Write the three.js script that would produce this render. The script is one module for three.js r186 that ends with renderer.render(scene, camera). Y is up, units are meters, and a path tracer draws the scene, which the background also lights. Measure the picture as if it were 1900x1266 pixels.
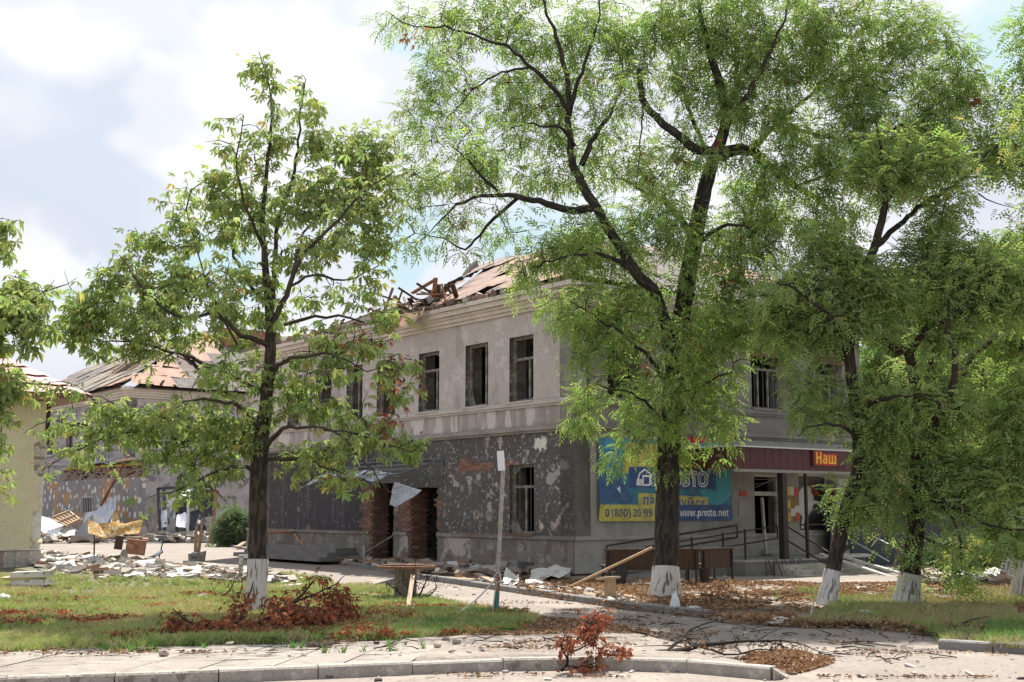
import * as THREE from 'three';

// ---------------------------------------------------------------- camera, sky, sun, exposure
const F = 2290, PITCH = Math.atan(312 / F), EYE = 1.7;
const scene = new THREE.Scene();
const camera = new THREE.PerspectiveCamera(2 * Math.atan(633 / F) * 180 / Math.PI, 1024 / 682, 0.1, 900);
camera.position.set(0, EYE, 0);
camera.rotation.x = PITCH;
scene.add(camera);

const renderer = new THREE.WebGLRenderer({ antialias: true });
renderer.toneMapping = THREE.LinearToneMapping;
renderer.toneMappingExposure = 2.1;
renderer.shadowMap.enabled = true;

const sun = new THREE.DirectionalLight(new THREE.Color(1.0, 0.95, 0.87), 4.6);
sun.name = 'sun';
sun.position.set(6, 86, -78);
sun.target.position.set(0, 0, -30);
sun.castShadow = true;
Object.assign(sun.shadow.camera, { left: -60, right: 60, top: 60, bottom: -60, near: 1, far: 250 });
sun.shadow.mapSize.set(4096, 4096);
scene.add(sun, sun.target);

// ---------------------------------------------------------------- noise and random numbers
function rng(seed) { let a = seed >>> 0; return () => { a = (a + 0x6D2B79F5) | 0; let t = Math.imul(a ^ (a >>> 15), 1 | a); t = (t + Math.imul(t ^ (t >>> 7), 61 | t)) ^ t; return ((t ^ (t >>> 14)) >>> 0) / 4294967296; }; }
const LAT = new Float32Array(65536); { const r = rng(7); for (let i = 0; i < 65536; i++) LAT[i] = r(); }
function vn(x, y) {
  const xi = Math.floor(x), yi = Math.floor(y); let fx = x - xi, fy = y - yi;
  fx = fx * fx * (3 - 2 * fx); fy = fy * fy * (3 - 2 * fy);
  const a = xi & 255, b = (xi + 1) & 255, c = (yi & 255) << 8, d = ((yi + 1) & 255) << 8;
  return (LAT[a + c] * (1 - fx) + LAT[b + c] * fx) * (1 - fy) + (LAT[a + d] * (1 - fx) + LAT[b + d] * fx) * fy;
}
function fbm(x, y, o = 4) { let s = 0, a = 0.5, t = 0; for (let i = 0; i < o; i++) { s += a * vn(x, y); t += a; a *= 0.5; x = x * 2.03 + 17.3; y = y * 2.03 + 9.1; } return s / t; }
const clamp = (x, a = 0, b = 1) => Math.min(b, Math.max(a, x));
const sst = (a, b, x) => { x = clamp((x - a) / (b - a)); return x * x * (3 - 2 * x); };
const mix = (a, b, t) => a + (b - a) * t;
const mix3 = (a, b, t) => [mix(a[0], b[0], t), mix(a[1], b[1], t), mix(a[2], b[2], t)];
const V = (x, y, z) => new THREE.Vector3(x, y, z);

// ---------------------------------------------------------------- sky: thin blue between bright summer clouds
{
  const W = 1536, H = 768, data = new Float32Array(W * H * 4);
  // puffs of cloud: azimuth and elevation in degrees from the street's axis, radii, strength
  const puffs = [[-11.5, 19.5, 5.5, 4.2, 1], [-7, 18.2, 3.2, 2.8, .9], [-14.5, 16, 4, 4, .8], [-9, 15.5, 4, 2.2, .7], [-1, 24, 8, 3, .8], [-20, 22, 7, 4, .75], [14, 25, 14, 6, .8], [12, 14, 10, 4, .7], [-5, 9.5, 6, 2, .7], [-16, 8.5, 9, 1.6, .6], [-22, 11.5, 2.6, 1.3, .6]];
  for (let j = 0; j < H; j++) {
    const el = (j + .5) / H * Math.PI - Math.PI / 2, ce = Math.cos(el), se = Math.sin(el);
    for (let i = 0; i < W; i++) {
      const ph = ((i + .5) / W - .5) * 2 * Math.PI, dx = Math.cos(ph) * ce, dz = Math.sin(ph) * ce;
      const k = 1 / (Math.max(se, 0) + .22), px = dx * k * 2.1 + 40, py = dz * k * 2.1 + 40;
      let c = fbm(px + .35 * fbm(px * 2, py * 2, 3), py, 6);
      const az = Math.atan2(dx, -dz) * 180 / Math.PI, ed = el * 180 / Math.PI;
      const w1 = (fbm(az * .35 + 60, ed * .5 + 11, 5) - .5) * 5.2, w2 = (fbm(az * .35 + 9, ed * .5 + 71, 5) - .5) * 4.2;
      let puff = 0;
      for (const [pa, pe, ra, re, s] of puffs) { const q = ((az + w1 - pa) / ra) ** 2 + ((ed + w2 - pe) / re) ** 2; if (q < 1) puff = Math.max(puff, s * sst(1, .45, q)); }
      const veil = sst(.40, .62, c), body = sst(.48, .62, fbm(px * .8 + 7, py * .8 + 3, 5));
      let blue = sst(.50, .36, c) * .22; // clear gaps
      for (const [pa, pe, ra, re] of [[-6.2, 19.8, 3.6, 2.2], [-20, 8.6, 4.5, 1.6], [-5, 12.5, 2.6, 2.2], [23.5, 20, 3.5, 3], [3, 12, 6, 3], [-14, 10.5, 3, 1.6]]) { const q = ((az + w1 * .6 - pa) / ra) ** 2 + ((ed + w2 * .6 - pe) / re) ** 2; if (q < 1) blue = Math.max(blue, sst(1, .3, q)); }
      let col = mix3([.352, .37, .43], [.33, .352, .418], sst(.1, .8, se)); // pale lilac haze of thin cloud
      col = mix3(col, [.43, .438, .468], veil * .5);
      col = mix3(col, [.475, .48, .505], body * .5);
      col = mix3(col, [.315, .41, .455], blue);
      { const f = sst(.35, .65, fbm(az * .22 + 31, ed * .4 + 5, 5)); col = mix3(col, mix3([.43, .437, .465], [.54, .54, .545], f), puff * .95); }
      const sd = (dx * .07 + se * .87 - dz * .49), glow = Math.pow(Math.max(0, sd), 6) * .12;
      const lo = sst(.10, 0, se) * .5; col = mix3(col, [.50, .53, .56], lo);
      if (el < 0) col = mix3([.50, .53, .56], [.2, .18, .15], sst(0, .1, -se));
      const o = (j * W + i) * 4; data[o] = col[0] + glow; data[o + 1] = col[1] + glow * .98; data[o + 2] = col[2] + glow * .94; data[o + 3] = 1;
    }
  }
  const sky = new THREE.DataTexture(data, W, H, THREE.RGBAFormat, THREE.FloatType);
  sky.mapping = THREE.EquirectangularReflectionMapping; sky.magFilter = THREE.LinearFilter; sky.minFilter = THREE.LinearFilter; sky.needsUpdate = true;
  scene.background = sky; scene.environment = sky;
}

// ---------------------------------------------------------------- from photo pixels to places
function ray(px, py) { const u = (px - 950) / F, v = (633 - py) / F; return [u, v * Math.cos(PITCH) + Math.sin(PITCH), Math.cos(PITCH) - v * Math.sin(PITCH)]; }
function G(px, py, h = 0) { const r = ray(px, py), t = (h - EYE) / r[1]; return V(r[0] * t, h, -r[2] * t); }          // where a pixel meets level ground
function at(px, py, D) { const r = ray(px, py), t = D / r[2]; return V(r[0] * t, EYE + r[1] * t, -D); }               // a pixel at a known distance
const TH = 37.9 * Math.PI / 180, CX = 1.539, CD = 31.2;
const dR = [Math.cos(TH), Math.sin(TH)], dL = [-Math.sin(TH), Math.cos(TH)];   // along the two street fronts, in (x, distance)
const bLocal = (x, z) => { const rx = x - CX, rD = -z - CD; return [rx * dR[0] + rD * dR[1], rx * dL[0] + rD * dL[1]]; };   // (along front R, along front L)

// ---------------------------------------------------------------- geometry builder
class GB {
  constructor(colored) { this.p = []; this.n = []; this.u = []; this.i = []; this.c = colored ? [] : null; this.col = [1, 1, 1]; this.m = null; }
  v(x, y, z, nx, ny, nz, u, w) {
    if (this.m) { const e = this.m.elements; const X = e[0] * x + e[4] * y + e[8] * z + e[12], Y = e[1] * x + e[5] * y + e[9] * z + e[13], Z = e[2] * x + e[6] * y + e[10] * z + e[14]; const A = e[0] * nx + e[4] * ny + e[8] * nz, B = e[1] * nx + e[5] * ny + e[9] * nz, C = e[2] * nx + e[6] * ny + e[10] * nz, l = Math.hypot(A, B, C) || 1; x = X; y = Y; z = Z; nx = A / l; ny = B / l; nz = C / l; }
    this.p.push(x, y, z); this.n.push(nx, ny, nz); this.u.push(u, w); if (this.c) this.c.push(...this.col);
    return this.p.length / 3 - 1;
  }
  quad(a, b, c, d, uv) {
    const n = V().crossVectors(V().subVectors(b, a), V().subVectors(d, a)).normalize();
    const w = a.distanceTo(b), h = a.distanceTo(d); uv = uv || [0, 0, w, 0, w, h, 0, h];
    const k = this.v(a.x, a.y, a.z, n.x, n.y, n.z, uv[0], uv[1]); this.v(b.x, b.y, b.z, n.x, n.y, n.z, uv[2], uv[3]); this.v(c.x, c.y, c.z, n.x, n.y, n.z, uv[4], uv[5]); this.v(d.x, d.y, d.z, n.x, n.y, n.z, uv[6], uv[7]);
    this.i.push(k, k + 1, k + 2, k, k + 2, k + 3); return this;
  }
  tri(a, b, c) { const n = V().crossVectors(V().subVectors(b, a), V().subVectors(c, a)).normalize(); const k = this.v(a.x, a.y, a.z, n.x, n.y, n.z, 0, 0); this.v(b.x, b.y, b.z, n.x, n.y, n.z, a.distanceTo(b), 0); this.v(c.x, c.y, c.z, n.x, n.y, n.z, 0, a.distanceTo(c)); this.i.push(k, k + 1, k + 2); return this; }
  hull8(q) { // 8 corners: 0-3 bottom loop (seen from above anticlockwise in x,z order), 4-7 above them
    const f = [[3, 2, 1, 0], [4, 5, 6, 7], [0, 1, 5, 4], [1, 2, 6, 5], [2, 3, 7, 6], [3, 0, 4, 7]]; for (const [a, b, c, d] of f) this.quad(q[a], q[b], q[c], q[d]); return this;
  }
  box(x0, x1, y0, y1, z0, z1) { return this.hull8([V(x0, y0, z1), V(x1, y0, z1), V(x1, y0, z0), V(x0, y0, z0), V(x0, y1, z1), V(x1, y1, z1), V(x1, y1, z0), V(x0, y1, z0)]); }
  beam(a, b, w, h, up = V(0, 1, 0)) {
    const d = V().subVectors(b, a).normalize(); let s = V().crossVectors(d, up); if (s.lengthSq() < 1e-4) s = V().crossVectors(d, V(1, 0, 0)); s.normalize(); const t = V().crossVectors(s, d);
    const S = s.clone().multiplyScalar(w / 2), T = t.clone().multiplyScalar(h / 2), o = (p, i, j) => p.clone().addScaledVector(S, i).addScaledVector(T, j);
    return this.hull8([o(a, -1, -1), o(a, 1, -1), o(b, 1, -1), o(b, -1, -1), o(a, -1, 1), o(a, 1, 1), o(b, 1, 1), o(b, -1, 1)]);
  }
  tube(pts, rad, sides = 6, opt = {}) {
    const n = pts.length; let side = null, len = 0, prev = -1; const cap = opt.cap;
    for (let k = 0; k < n; k++) {
      const t = V().subVectors(pts[Math.min(k + 1, n - 1)], pts[Math.max(k - 1, 0)]).normalize();
      if (!side) { side = V().crossVectors(t, Math.abs(t.y) < .9 ? V(0, 1, 0) : V(1, 0, 0)).normalize(); } else { side.addScaledVector(t, -side.dot(t)).normalize(); }
      const up = V().crossVectors(t, side), r = Array.isArray(rad) ? rad[k] : rad; if (k) len += pts[k].distanceTo(pts[k - 1]);
      const start = this.p.length / 3;
      for (let s = 0; s <= sides; s++) {
        const a = s / sides * Math.PI * 2, ca = Math.cos(a), sa = Math.sin(a); let rr = r; if (opt.rough) rr *= 1 + opt.rough * (fbm((s % sides) * 1.9 + (opt.seed || 0), len * 2.3 + (opt.seed || 0), 2) - .5) * 2;
        const nx = side.x * ca + up.x * sa, ny = side.y * ca + up.y * sa, nz = side.z * ca + up.z * sa;
        this.v(pts[k].x + nx * rr, pts[k].y + ny * rr, pts[k].z + nz * rr, nx, ny, nz, s / sides * (opt.uw || 1), len);
      }
      if (prev >= 0) for (let s = 0; s < sides; s++) { const a = prev + s, b = prev + s + 1, c = start + s + 1, d = start + s; this.i.push(a, b, c, a, c, d); }
      if (cap && (k === 0 || k === n - 1)) { const c0 = this.v(pts[k].x, pts[k].y, pts[k].z, t.x * (k ? 1 : -1), t.y * (k ? 1 : -1), t.z * (k ? 1 : -1), .5, .5); for (let s = 0; s < sides; s++) k ? this.i.push(start + s, start + s + 1, c0) : this.i.push(start + s + 1, start + s, c0); }
      prev = start;
    }
    return this;
  }
  rod(a, b, r, sides = 8) { return this.tube([a, b], r, sides, { cap: true }); }
  sheet(f, nu, nv, uvs = 1) { // f(u,v) -> Vector3, smooth normals
    const g = [], base = this.p.length / 3; for (let j = 0; j <= nv; j++) for (let i = 0; i <= nu; i++) g.push(f(i / nu, j / nv));
    const I = (i, j) => j * (nu + 1) + i;
    for (let j = 0; j <= nv; j++) for (let i = 0; i <= nu; i++) { const a = V().subVectors(g[I(Math.min(i + 1, nu), j)], g[I(Math.max(i - 1, 0), j)]), b = V().subVectors(g[I(i, Math.min(j + 1, nv))], g[I(i, Math.max(j - 1, 0))]), n = V().crossVectors(a, b).normalize(), q = g[I(i, j)]; this.v(q.x, q.y, q.z, n.x, n.y, n.z, i / nu * uvs, j / nv * uvs); }
    for (let j = 0; j < nv; j++) for (let i = 0; i < nu; i++) { const a = base + I(i, j), b = base + I(i + 1, j), c = base + I(i + 1, j + 1), d = base + I(i, j + 1); this.i.push(a, b, c, a, c, d); }
    return this;
  }
  chunk(x, y, z, sx, sy, sz, r) { // a broken lump
    const e = new THREE.Matrix4().makeRotationFromEuler(new THREE.Euler((r() - .5) * .7, r() * 6.3, (r() - .5) * .7)); const q = []; const J = () => .75 + r() * .5;
    for (const [a, b, c] of [[-1, -1, 1], [1, -1, 1], [1, -1, -1], [-1, -1, -1], [-1, 1, 1], [1, 1, 1], [1, 1, -1], [-1, 1, -1]]) q.push(V(a * sx / 2 * J(), b * sy / 2 * J(), c * sz / 2 * J()).applyMatrix4(e).add(V(x, y, z)));
    return this.hull8(q);
  }
  geo() {
    const g = new THREE.BufferGeometry(); g.setAttribute('position', new THREE.Float32BufferAttribute(this.p, 3)); g.setAttribute('normal', new THREE.Float32BufferAttribute(this.n, 3)); g.setAttribute('uv', new THREE.Float32BufferAttribute(this.u, 2));
    if (this.c) g.setAttribute('color', new THREE.Float32BufferAttribute(this.c, 3)); g.setIndex(this.i); return g;
  }
}
const used = {};
function numbered(n) { if (!(n in used)) { used[n] = 0; return n; } return `${n}_${String(++used[n]).padStart(3, '0')}`; }
function put(name, gb, m, parent) { const o = new THREE.Mesh(gb instanceof GB ? gb.geo() : gb, m); o.name = parent && parent !== scene ? name : numbered(name); o.castShadow = o.receiveShadow = true; (parent || scene).add(o); return o; }
function tag(o, label, category, group) { o.userData.label = label; o.userData.category = category; if (group) o.userData.group = group; return o; }
function thing(name, label, category, pos, turn = 0, group) { const o = new THREE.Group(); o.name = numbered(name); if (pos) o.position.copy(pos); o.rotation.y = turn; scene.add(o); return tag(o, label, category, group); }
function structure(name, gb, m) { const o = gb ? put(name, gb, m) : new THREE.Group(); if (!gb) { o.name = numbered(name); scene.add(o); } o.userData.kind = 'structure'; return o; }
function stuff(name, gb, m, label, category, parent) { const o = put(name, gb, m, parent); o.userData.kind = 'stuff'; if (!parent) tag(o, label, category); return o; }

// ---------------------------------------------------------------- textures and materials
const enc = x => { x = clamp(x); return Math.round(255 * (x <= .0031308 ? 12.92 * x : 1.055 * Math.pow(x, 1 / 2.4) - .055)); };
function colorTex(W, H, f, rx = 1, ry = 1) { const d = new Uint8Array(W * H * 4); for (let j = 0; j < H; j++) for (let i = 0; i < W; i++) { const c = f((i + .5) / W, (j + .5) / H), o = (j * W + i) * 4; d[o] = enc(c[0]); d[o + 1] = enc(c[1]); d[o + 2] = enc(c[2]); d[o + 3] = 255; } const t = new THREE.DataTexture(d, W, H); t.colorSpace = THREE.SRGBColorSpace; return wrap(t, rx, ry); }
function greyTex(W, H, f, rx = 1, ry = 1) { const d = new Uint8Array(W * H * 4); for (let j = 0; j < H; j++) for (let i = 0; i < W; i++) { const c = Math.round(255 * clamp(f((i + .5) / W, (j + .5) / H))), o = (j * W + i) * 4; d[o] = d[o + 1] = d[o + 2] = c; d[o + 3] = 255; } return wrap(new THREE.DataTexture(d, W, H), rx, ry); }
function wrap(t, rx, ry) { t.wrapS = t.wrapT = THREE.RepeatWrapping; t.magFilter = THREE.LinearFilter; t.minFilter = THREE.LinearMipmapLinearFilter; t.generateMipmaps = true; t.repeat.set(rx, ry); t.needsUpdate = true; return t; }
// tileable noise: value noise whose lattice repeats with the tile
const tn = (u, v, fx, fy = fx) => { const x = u * fx, y = v * fy, xi = Math.floor(x), yi = Math.floor(y); let a = x - xi, b = y - yi; a = a * a * (3 - 2 * a); b = b * b * (3 - 2 * b); const q = (i, j) => LAT[((((i % fx) + fx) % fx) * 7 + fx * 13 & 255) + ((((((j % fy) + fy) % fy) * 5 + fy * 3) & 255) << 8)]; return (q(xi, yi) * (1 - a) + q(xi + 1, yi) * a) * (1 - b) + (q(xi, yi + 1) * (1 - a) + q(xi + 1, yi + 1) * a) * b; };
const tf = (u, v, f, o = 4) => { let s = 0, a = .5, t = 0; for (let i = 0; i < o; i++) { s += a * tn(u, v, f); t += a; a *= .55; f *= 2; } return s / t; };
const M = (color, roughness = .9, o = {}) => { const m = new THREE.MeshPhysicalMaterial({ roughness, side: THREE.DoubleSide, ...o }); if (Array.isArray(color)) m.color.setRGB(...color); else m.color.set(color); return m; };
const grainTex = greyTex(256, 256, (u, v) => .5 * tn(u, v, 128) + .5 * tf(u, v, 16, 3));
// a mottled material: two colours mixed by noise, with grain and light relief; uv in metres
function mottled(a, b, { scale = 1, rough = .92, grain = .25, f = 5, bump = .003, size = 256, c = null, cAt = .62 } = {}) {
  const map = colorTex(size, size, (u, v) => { let k = sst(.3, .7, tf(u, v, f, 5)); let q = mix3(a, b, k); if (c) { const s = tf(u + .37, v + .61, f * 2, 4); q = mix3(q, c, sst(cAt, cAt + .06, s)); } const g = 1 + (tn(u, v, 128) - .5) * grain + (tn(u, v, 64) - .5) * grain; return [q[0] * g, q[1] * g, q[2] * g]; }, 1 / scale, 1 / scale);
  const bm = wrap(grainTex.clone(), 1 / scale, 1 / scale);
  return M([1, 1, 1], rough, { map, bumpMap: bm, bumpScale: bump });
}
const woodTex = (a, b, dark) => colorTex(128, 512, (u, v) => { const g = tn(u, v, 32, 4) * .5 + tn(u, v, 64, 2) * .5, k = tf(u, v, 4, 4); let q = mix3(a, b, sst(.25, .75, g)); q = mix3(q, dark, sst(.55, .75, k) * .5); return q; }, 2, 1);
const MT = {
  bark: null,
  wood: M([1, 1, 1], .85, { map: woodTex([.36, .26, .17], [.22, .15, .10], [.12, .09, .07]) }),
  woodGrey: M([1, 1, 1], .9, { map: woodTex([.30, .26, .22], [.19, .16, .13], [.09, .075, .06]) }),
  woodDark: M([1, 1, 1], .8, { map: woodTex([.085, .045, .032], [.05, .028, .02], [.03, .02, .015]) }),
  woodPale: M([1, 1, 1], .8, { map: woodTex([.55, .40, .24], [.42, .29, .16], [.26, .18, .10]) }),
  rust: mottled([.30, .15, .09], [.20, .085, .05], { scale: 1.2, c: [.36, .22, .15], cAt: .6, rough: .85 }),
  rustRoof: mottled([.215, .128, .092], [.15, .083, .058], { scale: 2.2, c: [.24, .185, .155], cAt: .58, rough: .8, f: 4 }),
  orangeRoof: mottled([.30, .165, .11], [.24, .122, .08], { scale: 1.8, rough: .8, c: [.2, .14, .11] }),
  slate: mottled([.20, .18, .168], [.14, .127, .118], { scale: 1.4, rough: .95, c: [.085, .078, .07], cAt: .6 }),
  darkIron: M([.035, .025, .022], .55, { metalness: .3 }),
  greyIron: M([.16, .165, .18], .55, { metalness: .3 }),
  zinc: mottled([.44, .47, .52], [.34, .37, .42], { scale: .9, rough: .45, grain: .1, c: [.25, .2, .17], cAt: .68 }),
  white: mottled([.58, .565, .54], [.47, .45, .42], { scale: .8, rough: .75, grain: .12, c: [.30, .26, .22], cAt: .58 }),
  concrete: mottled([.34, .32, .29], [.25, .235, .21], { scale: 1.3, c: [.17, .155, .14], cAt: .62, bump: .005 }),
  concreteDark: mottled([.19, .18, .175], [.13, .125, .12], { scale: 1.3, bump: .005 }),
  brick: mottled([.18, .095, .07], [.13, .07, .053], { scale: .7, c: [.23, .175, .145], cAt: .58 }),
  brick2: mottled([.26, .15, .11], [.18, .10, .075], { scale: .7, c: [.32, .27, .23], cAt: .54 }),
  mortar: mottled([.26, .22, .19], [.18, .14, .12], { scale: .8 }),
  dark: M([.03, .028, .028], .95),
};
const corr = (a, b, c, d, waves, amp, rag = 0, seed = 0) => { // a corrugated rectangle between four corners
  const g = new GB(), n = waves * 4, nn = V().crossVectors(V().subVectors(b, a), V().subVectors(d, a)).normalize(), L = a.distanceTo(b), H = a.distanceTo(d);
  g.sheet((u, v) => { const vv = v + (rag && v > .5 ? (fbm(u * 5 + seed, seed, 2) - .5) * rag : 0); const p = a.clone().lerp(b, u).lerp(d.clone().lerp(c, u), vv); return p.addScaledVector(nn, Math.sin(u * waves * Math.PI * 2) * amp + (rag ? (fbm(u * 2 + seed, v * 2 + seed, 2) - .5) * rag * .6 : 0)); }, n, rag ? 5 : 2, 1);
  for (let i = 0; i < g.u.length; i += 2) { g.u[i] *= L; g.u[i + 1] *= H; } return g;
};

// ---------------------------------------------------------------- ground, lane, kerbs, pavement
function sdPoly(x, z, P) { // signed distance to a polygon of [x, z], inside positive
  let d = 1e9, s = false; for (let i = 0, j = P.length - 1; i < P.length; j = i++) {
    const [ax, az] = P[i], [bx, bz] = P[j], ex = bx - ax, ez = bz - az, wx = x - ax, wz = z - az, t = clamp((wx * ex + wz * ez) / (ex * ex + ez * ez)), qx = wx - ex * t, qz = wz - ez * t; d = Math.min(d, qx * qx + qz * qz);
    if ((az > z) !== (bz > z) && x < (bx - ax) * (z - az) / (bz - az) + ax) s = !s;
  } return (s ? 1 : -1) * Math.sqrt(d);
}
const pix = (L, h = 0) => L.map(([x, y]) => { const g = G(x, y, h); return [g.x, g.z]; });
const lawnFront = [[-420, 1232], [-150, 1221], [0, 1213], [200, 1204], [400, 1196], [640, 1190], [760, 1186], [900, 1178], [972, 1168]];
const laneNear = [[1000, 1154], [990, 1144], [888, 1134], [830, 1120], [740, 1100], [617, 1077], [488, 1063], [330, 1047], [200, 1033], [80, 1025], [-150, 1014], [-420, 1010]];
const LAWN = pix([...lawnFront, ...laneNear], .1);
const laneFar = [[1312, 1147], [1160, 1131], [960, 1101], [780, 1076], [735, 1066], [620, 1046], [510, 1031], [460, 1021], [400, 1009], [320, 1002]];
const STRIP = [...pix(laneFar, 0), ...pix([[250, 1001], [80, 1002], [-100, 1001]], .0), [-60, -75], [-60, -140], [90, -140], [90, -14], ...pix([[2300, 1250], [1905, 1217], [1748, 1204], [1736, 1190], [1700, 1176], [1600, 1167], [1500, 1166], [1420, 1162], [1350, 1156]], .0)];
function stripH(x, z) {
  const [a, l] = bLocal(x, z), off = -l; let h = .06;
  h += -.17 * sst(0, 4.5, a) * sst(9, 3, Math.abs(off)) + .05 * sst(-1, -4, a) * sst(4, 0, Math.abs(a + 2));
  return h + (fbm(x * .8 + 50, z * .8 + 50, 3) - .5) * .07;
}
function lawnH(x, z) { return .10 + (fbm(x * .7 + 20, z * .7 + 90, 3) - .5) * .08; }
function field(name, x0, x1, z0, z1, step, P, hf, m, lowest = -.09, edge = [-.18, .06]) {
  const g = new GB(), nx = Math.round((x1 - x0) / step), nz = Math.round((z1 - z0) / step), hs = new Float32Array((nx + 1) * (nz + 1));
  for (let j = 0; j <= nz; j++) for (let i = 0; i <= nx; i++) { const x = x0 + i * step, z = z0 + j * step; hs[j * (nx + 1) + i] = mix(lowest, hf(x, z), sst(edge[0], edge[1], sdPoly(x, z, P))); }
  const H = (i, j) => hs[clamp(j, 0, nz) * (nx + 1) + clamp(i, 0, nx)];
  for (let j = 0; j <= nz; j++) for (let i = 0; i <= nx; i++) { const n = V(H(i - 1, j) - H(i + 1, j), 2 * step, H(i, j - 1) - H(i, j + 1)).normalize(), x = x0 + i * step, z = z0 + j * step; g.v(x, H(i, j), z, n.x, n.y, n.z, x, z); }
  for (let j = 0; j < nz; j++) for (let i = 0; i < nx; i++) { const a = j * (nx + 1) + i, b = a + 1, d = a + nx + 1, c = d + 1; if (Math.max(hs[a], hs[b], hs[c], hs[d]) > lowest + .002) g.i.push(a, d, c, a, c, b); }
  return structure(name, g, m);
}
const dirtM = mottled([.19, .145, .105], [.125, .095, .07], { scale: 4, f: 8, c: [.27, .22, .17], cAt: .6, bump: .012, grain: .5 });
const soilM = mottled([.085, .095, .04], [.13, .11, .06], { scale: 3, f: 8, bump: .012, grain: .5 });
const asphaltM = (() => {
  const map = colorTex(1024, 1024, (u, v) => { let q = mix3([.245, .208, .177], [.208, .176, .15], tf(u, v, 4, 5)); q = mix3(q, [.17, .145, .128], sst(.60, .72, tf(u + .3, v + .7, 6, 5)) * .55); q = mix3(q, [.32, .275, .225], sst(.58, .7, tf(u + .8, v + .2, 8, 4)) * .5); const g = 1 + (tn(u, v, 256) - .5) * .32 + (tn(u, v, 128) - .5) * .16; const k = Math.abs(tf(u + .11, v + .43, 5, 5) - .5) < .0035 ? .72 : 1; return q.map(c => c * g * k); }, 1 / 7, 1 / 7);
  return M([1, 1, 1], .93, { map, bumpMap: greyTex(512, 512, (u, v) => .6 * tn(u, v, 256) + .4 * tf(u, v, 32, 2), 1 / 3, 1 / 3), bumpScale: .004 });
})();
{ const g = new GB(); g.quad(V(-300, -.1, 60), V(300, -.1, 60), V(300, -.1, -420), V(-300, -.1, -420)); structure('ground', g, mottled([.12, .12, .06], [.17, .14, .09], { scale: 9, f: 6 })); }
{ const g = new GB(); g.sheet((u, v) => V(mix(-90, 90, u), 0, mix(40, -110, v)), 40, 40); for (let i = 0; i < g.p.length / 3; i++) { g.u[i * 2] = g.p[i * 3]; g.u[i * 2 + 1] = g.p[i * 3 + 2]; } structure('road', g, asphaltM); }
field('lawn', -24, 2, -52, -13, .16, LAWN, lawnH, soilM);
field('verge', -12, 24, -52, -14, .16, STRIP, stripH, dirtM, -.09, [-.02, .2]);
field('yard', -60, 90, -140, -52.02, 1.2, STRIP, stripH, dirtM, -.09, [-1, .3]);
field('yard', -60, -12.02, -52, -36, .6, STRIP, stripH, dirtM, -.09, [-.5, .2]);
field('yard', 24.02, 90, -52, -14, .8, STRIP, stripH, dirtM, -.09, [-.5, .2]);
const groundAt = (x, z) => { if (sdPoly(x, z, LAWN) > -.05) return lawnH(x, z); if (sdPoly(x, z, STRIP) > -.05) return stripH(x, z); return 0; };

// kerbs: one stone after another along a line
const stoneM = [mottled([.36, .325, .285], [.30, .272, .24], { scale: 1.1, c: [.19, .165, .14], cAt: .56, bump: .008, f: 7 }), mottled([.33, .30, .265], [.27, .247, .22], { scale: .9, c: [.4, .36, .31], cAt: .62, bump: .006 })];
const kerbGrey = [mottled([.23, .22, .21], [.17, .163, .155], { scale: 1.1, bump: .005 }), mottled([.2, .192, .185], [.15, .145, .14], { scale: .8, bump: .005 })];
function kerbLine(name, pts, h, w, len, mats, seed, under = -.06, low = 0) {
  const r = rng(seed), root = structure(name), curve = new THREE.CatmullRomCurve3(pts, false, 'catmullrom', .3), L = curve.getLength(), n = Math.max(1, Math.round(L / len));
  for (let k = 0; k < n; k++) {
    const a = curve.getPointAt(k / n), b = curve.getPointAt((k + 1) / n - .012 / L), d = V().subVectors(b, a).setY(0).normalize(), s = V(d.z, 0, -d.x), g = new GB(), y = h + (r() - .5) * .024, c = .018, j = (r() - .5) * .03;
    const ring = p => [V(p.x, under, p.z).addScaledVector(s, j), V(p.x, y - c, p.z).addScaledVector(s, j), V(p.x, y, p.z).addScaledVector(s, j + c), V(p.x, y, p.z).addScaledVector(s, j + w), V(p.x, under, p.z).addScaledVector(s, j + w)];
    const A = ring(a), B = ring(b); for (let i = 0; i < 4; i++) g.quad(A[i], B[i], B[i + 1], A[i + 1]); g.quad(A[0], A[1], A[3], A[4]); g.quad(B[4], B[3], B[1], B[0]); g.tri(A[1], A[2], A[3]); g.tri(B[3], B[2], B[1]);
    put('kerb_stone', g, mats[Math.floor(r() * mats.length)], root);
  } return root;
}
const kerbFrontPx = [[-420, 1272], [-200, 1264], [0, 1257], [240, 1250], [480, 1242], [700, 1233], [880, 1225.5], [1000, 1222.5], [1100, 1222], [1200, 1224], [1300, 1228], [1380, 1233], [1430, 1240]];
const kerbFront = kerbFrontPx.map(([x, y]) => G(x, y, .12)); kerbFront.forEach(p => p.y = 0);
kerbLine('kerb', kerbFront, .12, .15, 1.0, stoneM, 3);
{ // the broken last stone sinks into the road
  const e = kerbFront[kerbFront.length - 1], t = G(1462, 1259, .01), g = new GB(); g.hull8([V(e.x + .02, -.05, e.z), V(t.x, -.05, t.z), V(t.x + .05, -.05, t.z - .12), V(e.x + .06, -.05, e.z - .15), V(e.x + .02, .118, e.z), V(t.x, .012, t.z), V(t.x + .03, .03, t.z - .12), V(e.x + .06, .118, e.z - .15)]); const k = structure('kerb', g, stoneM[0]); k.name = 'broken_kerb';
}
const kerbFar = laneFar.slice(0, 8).map(([x, y]) => G(x, y, 0)); kerbFar.reverse();
kerbLine('kerb', kerbFar, .125, .14, 1.0, kerbGrey, 5);
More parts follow.
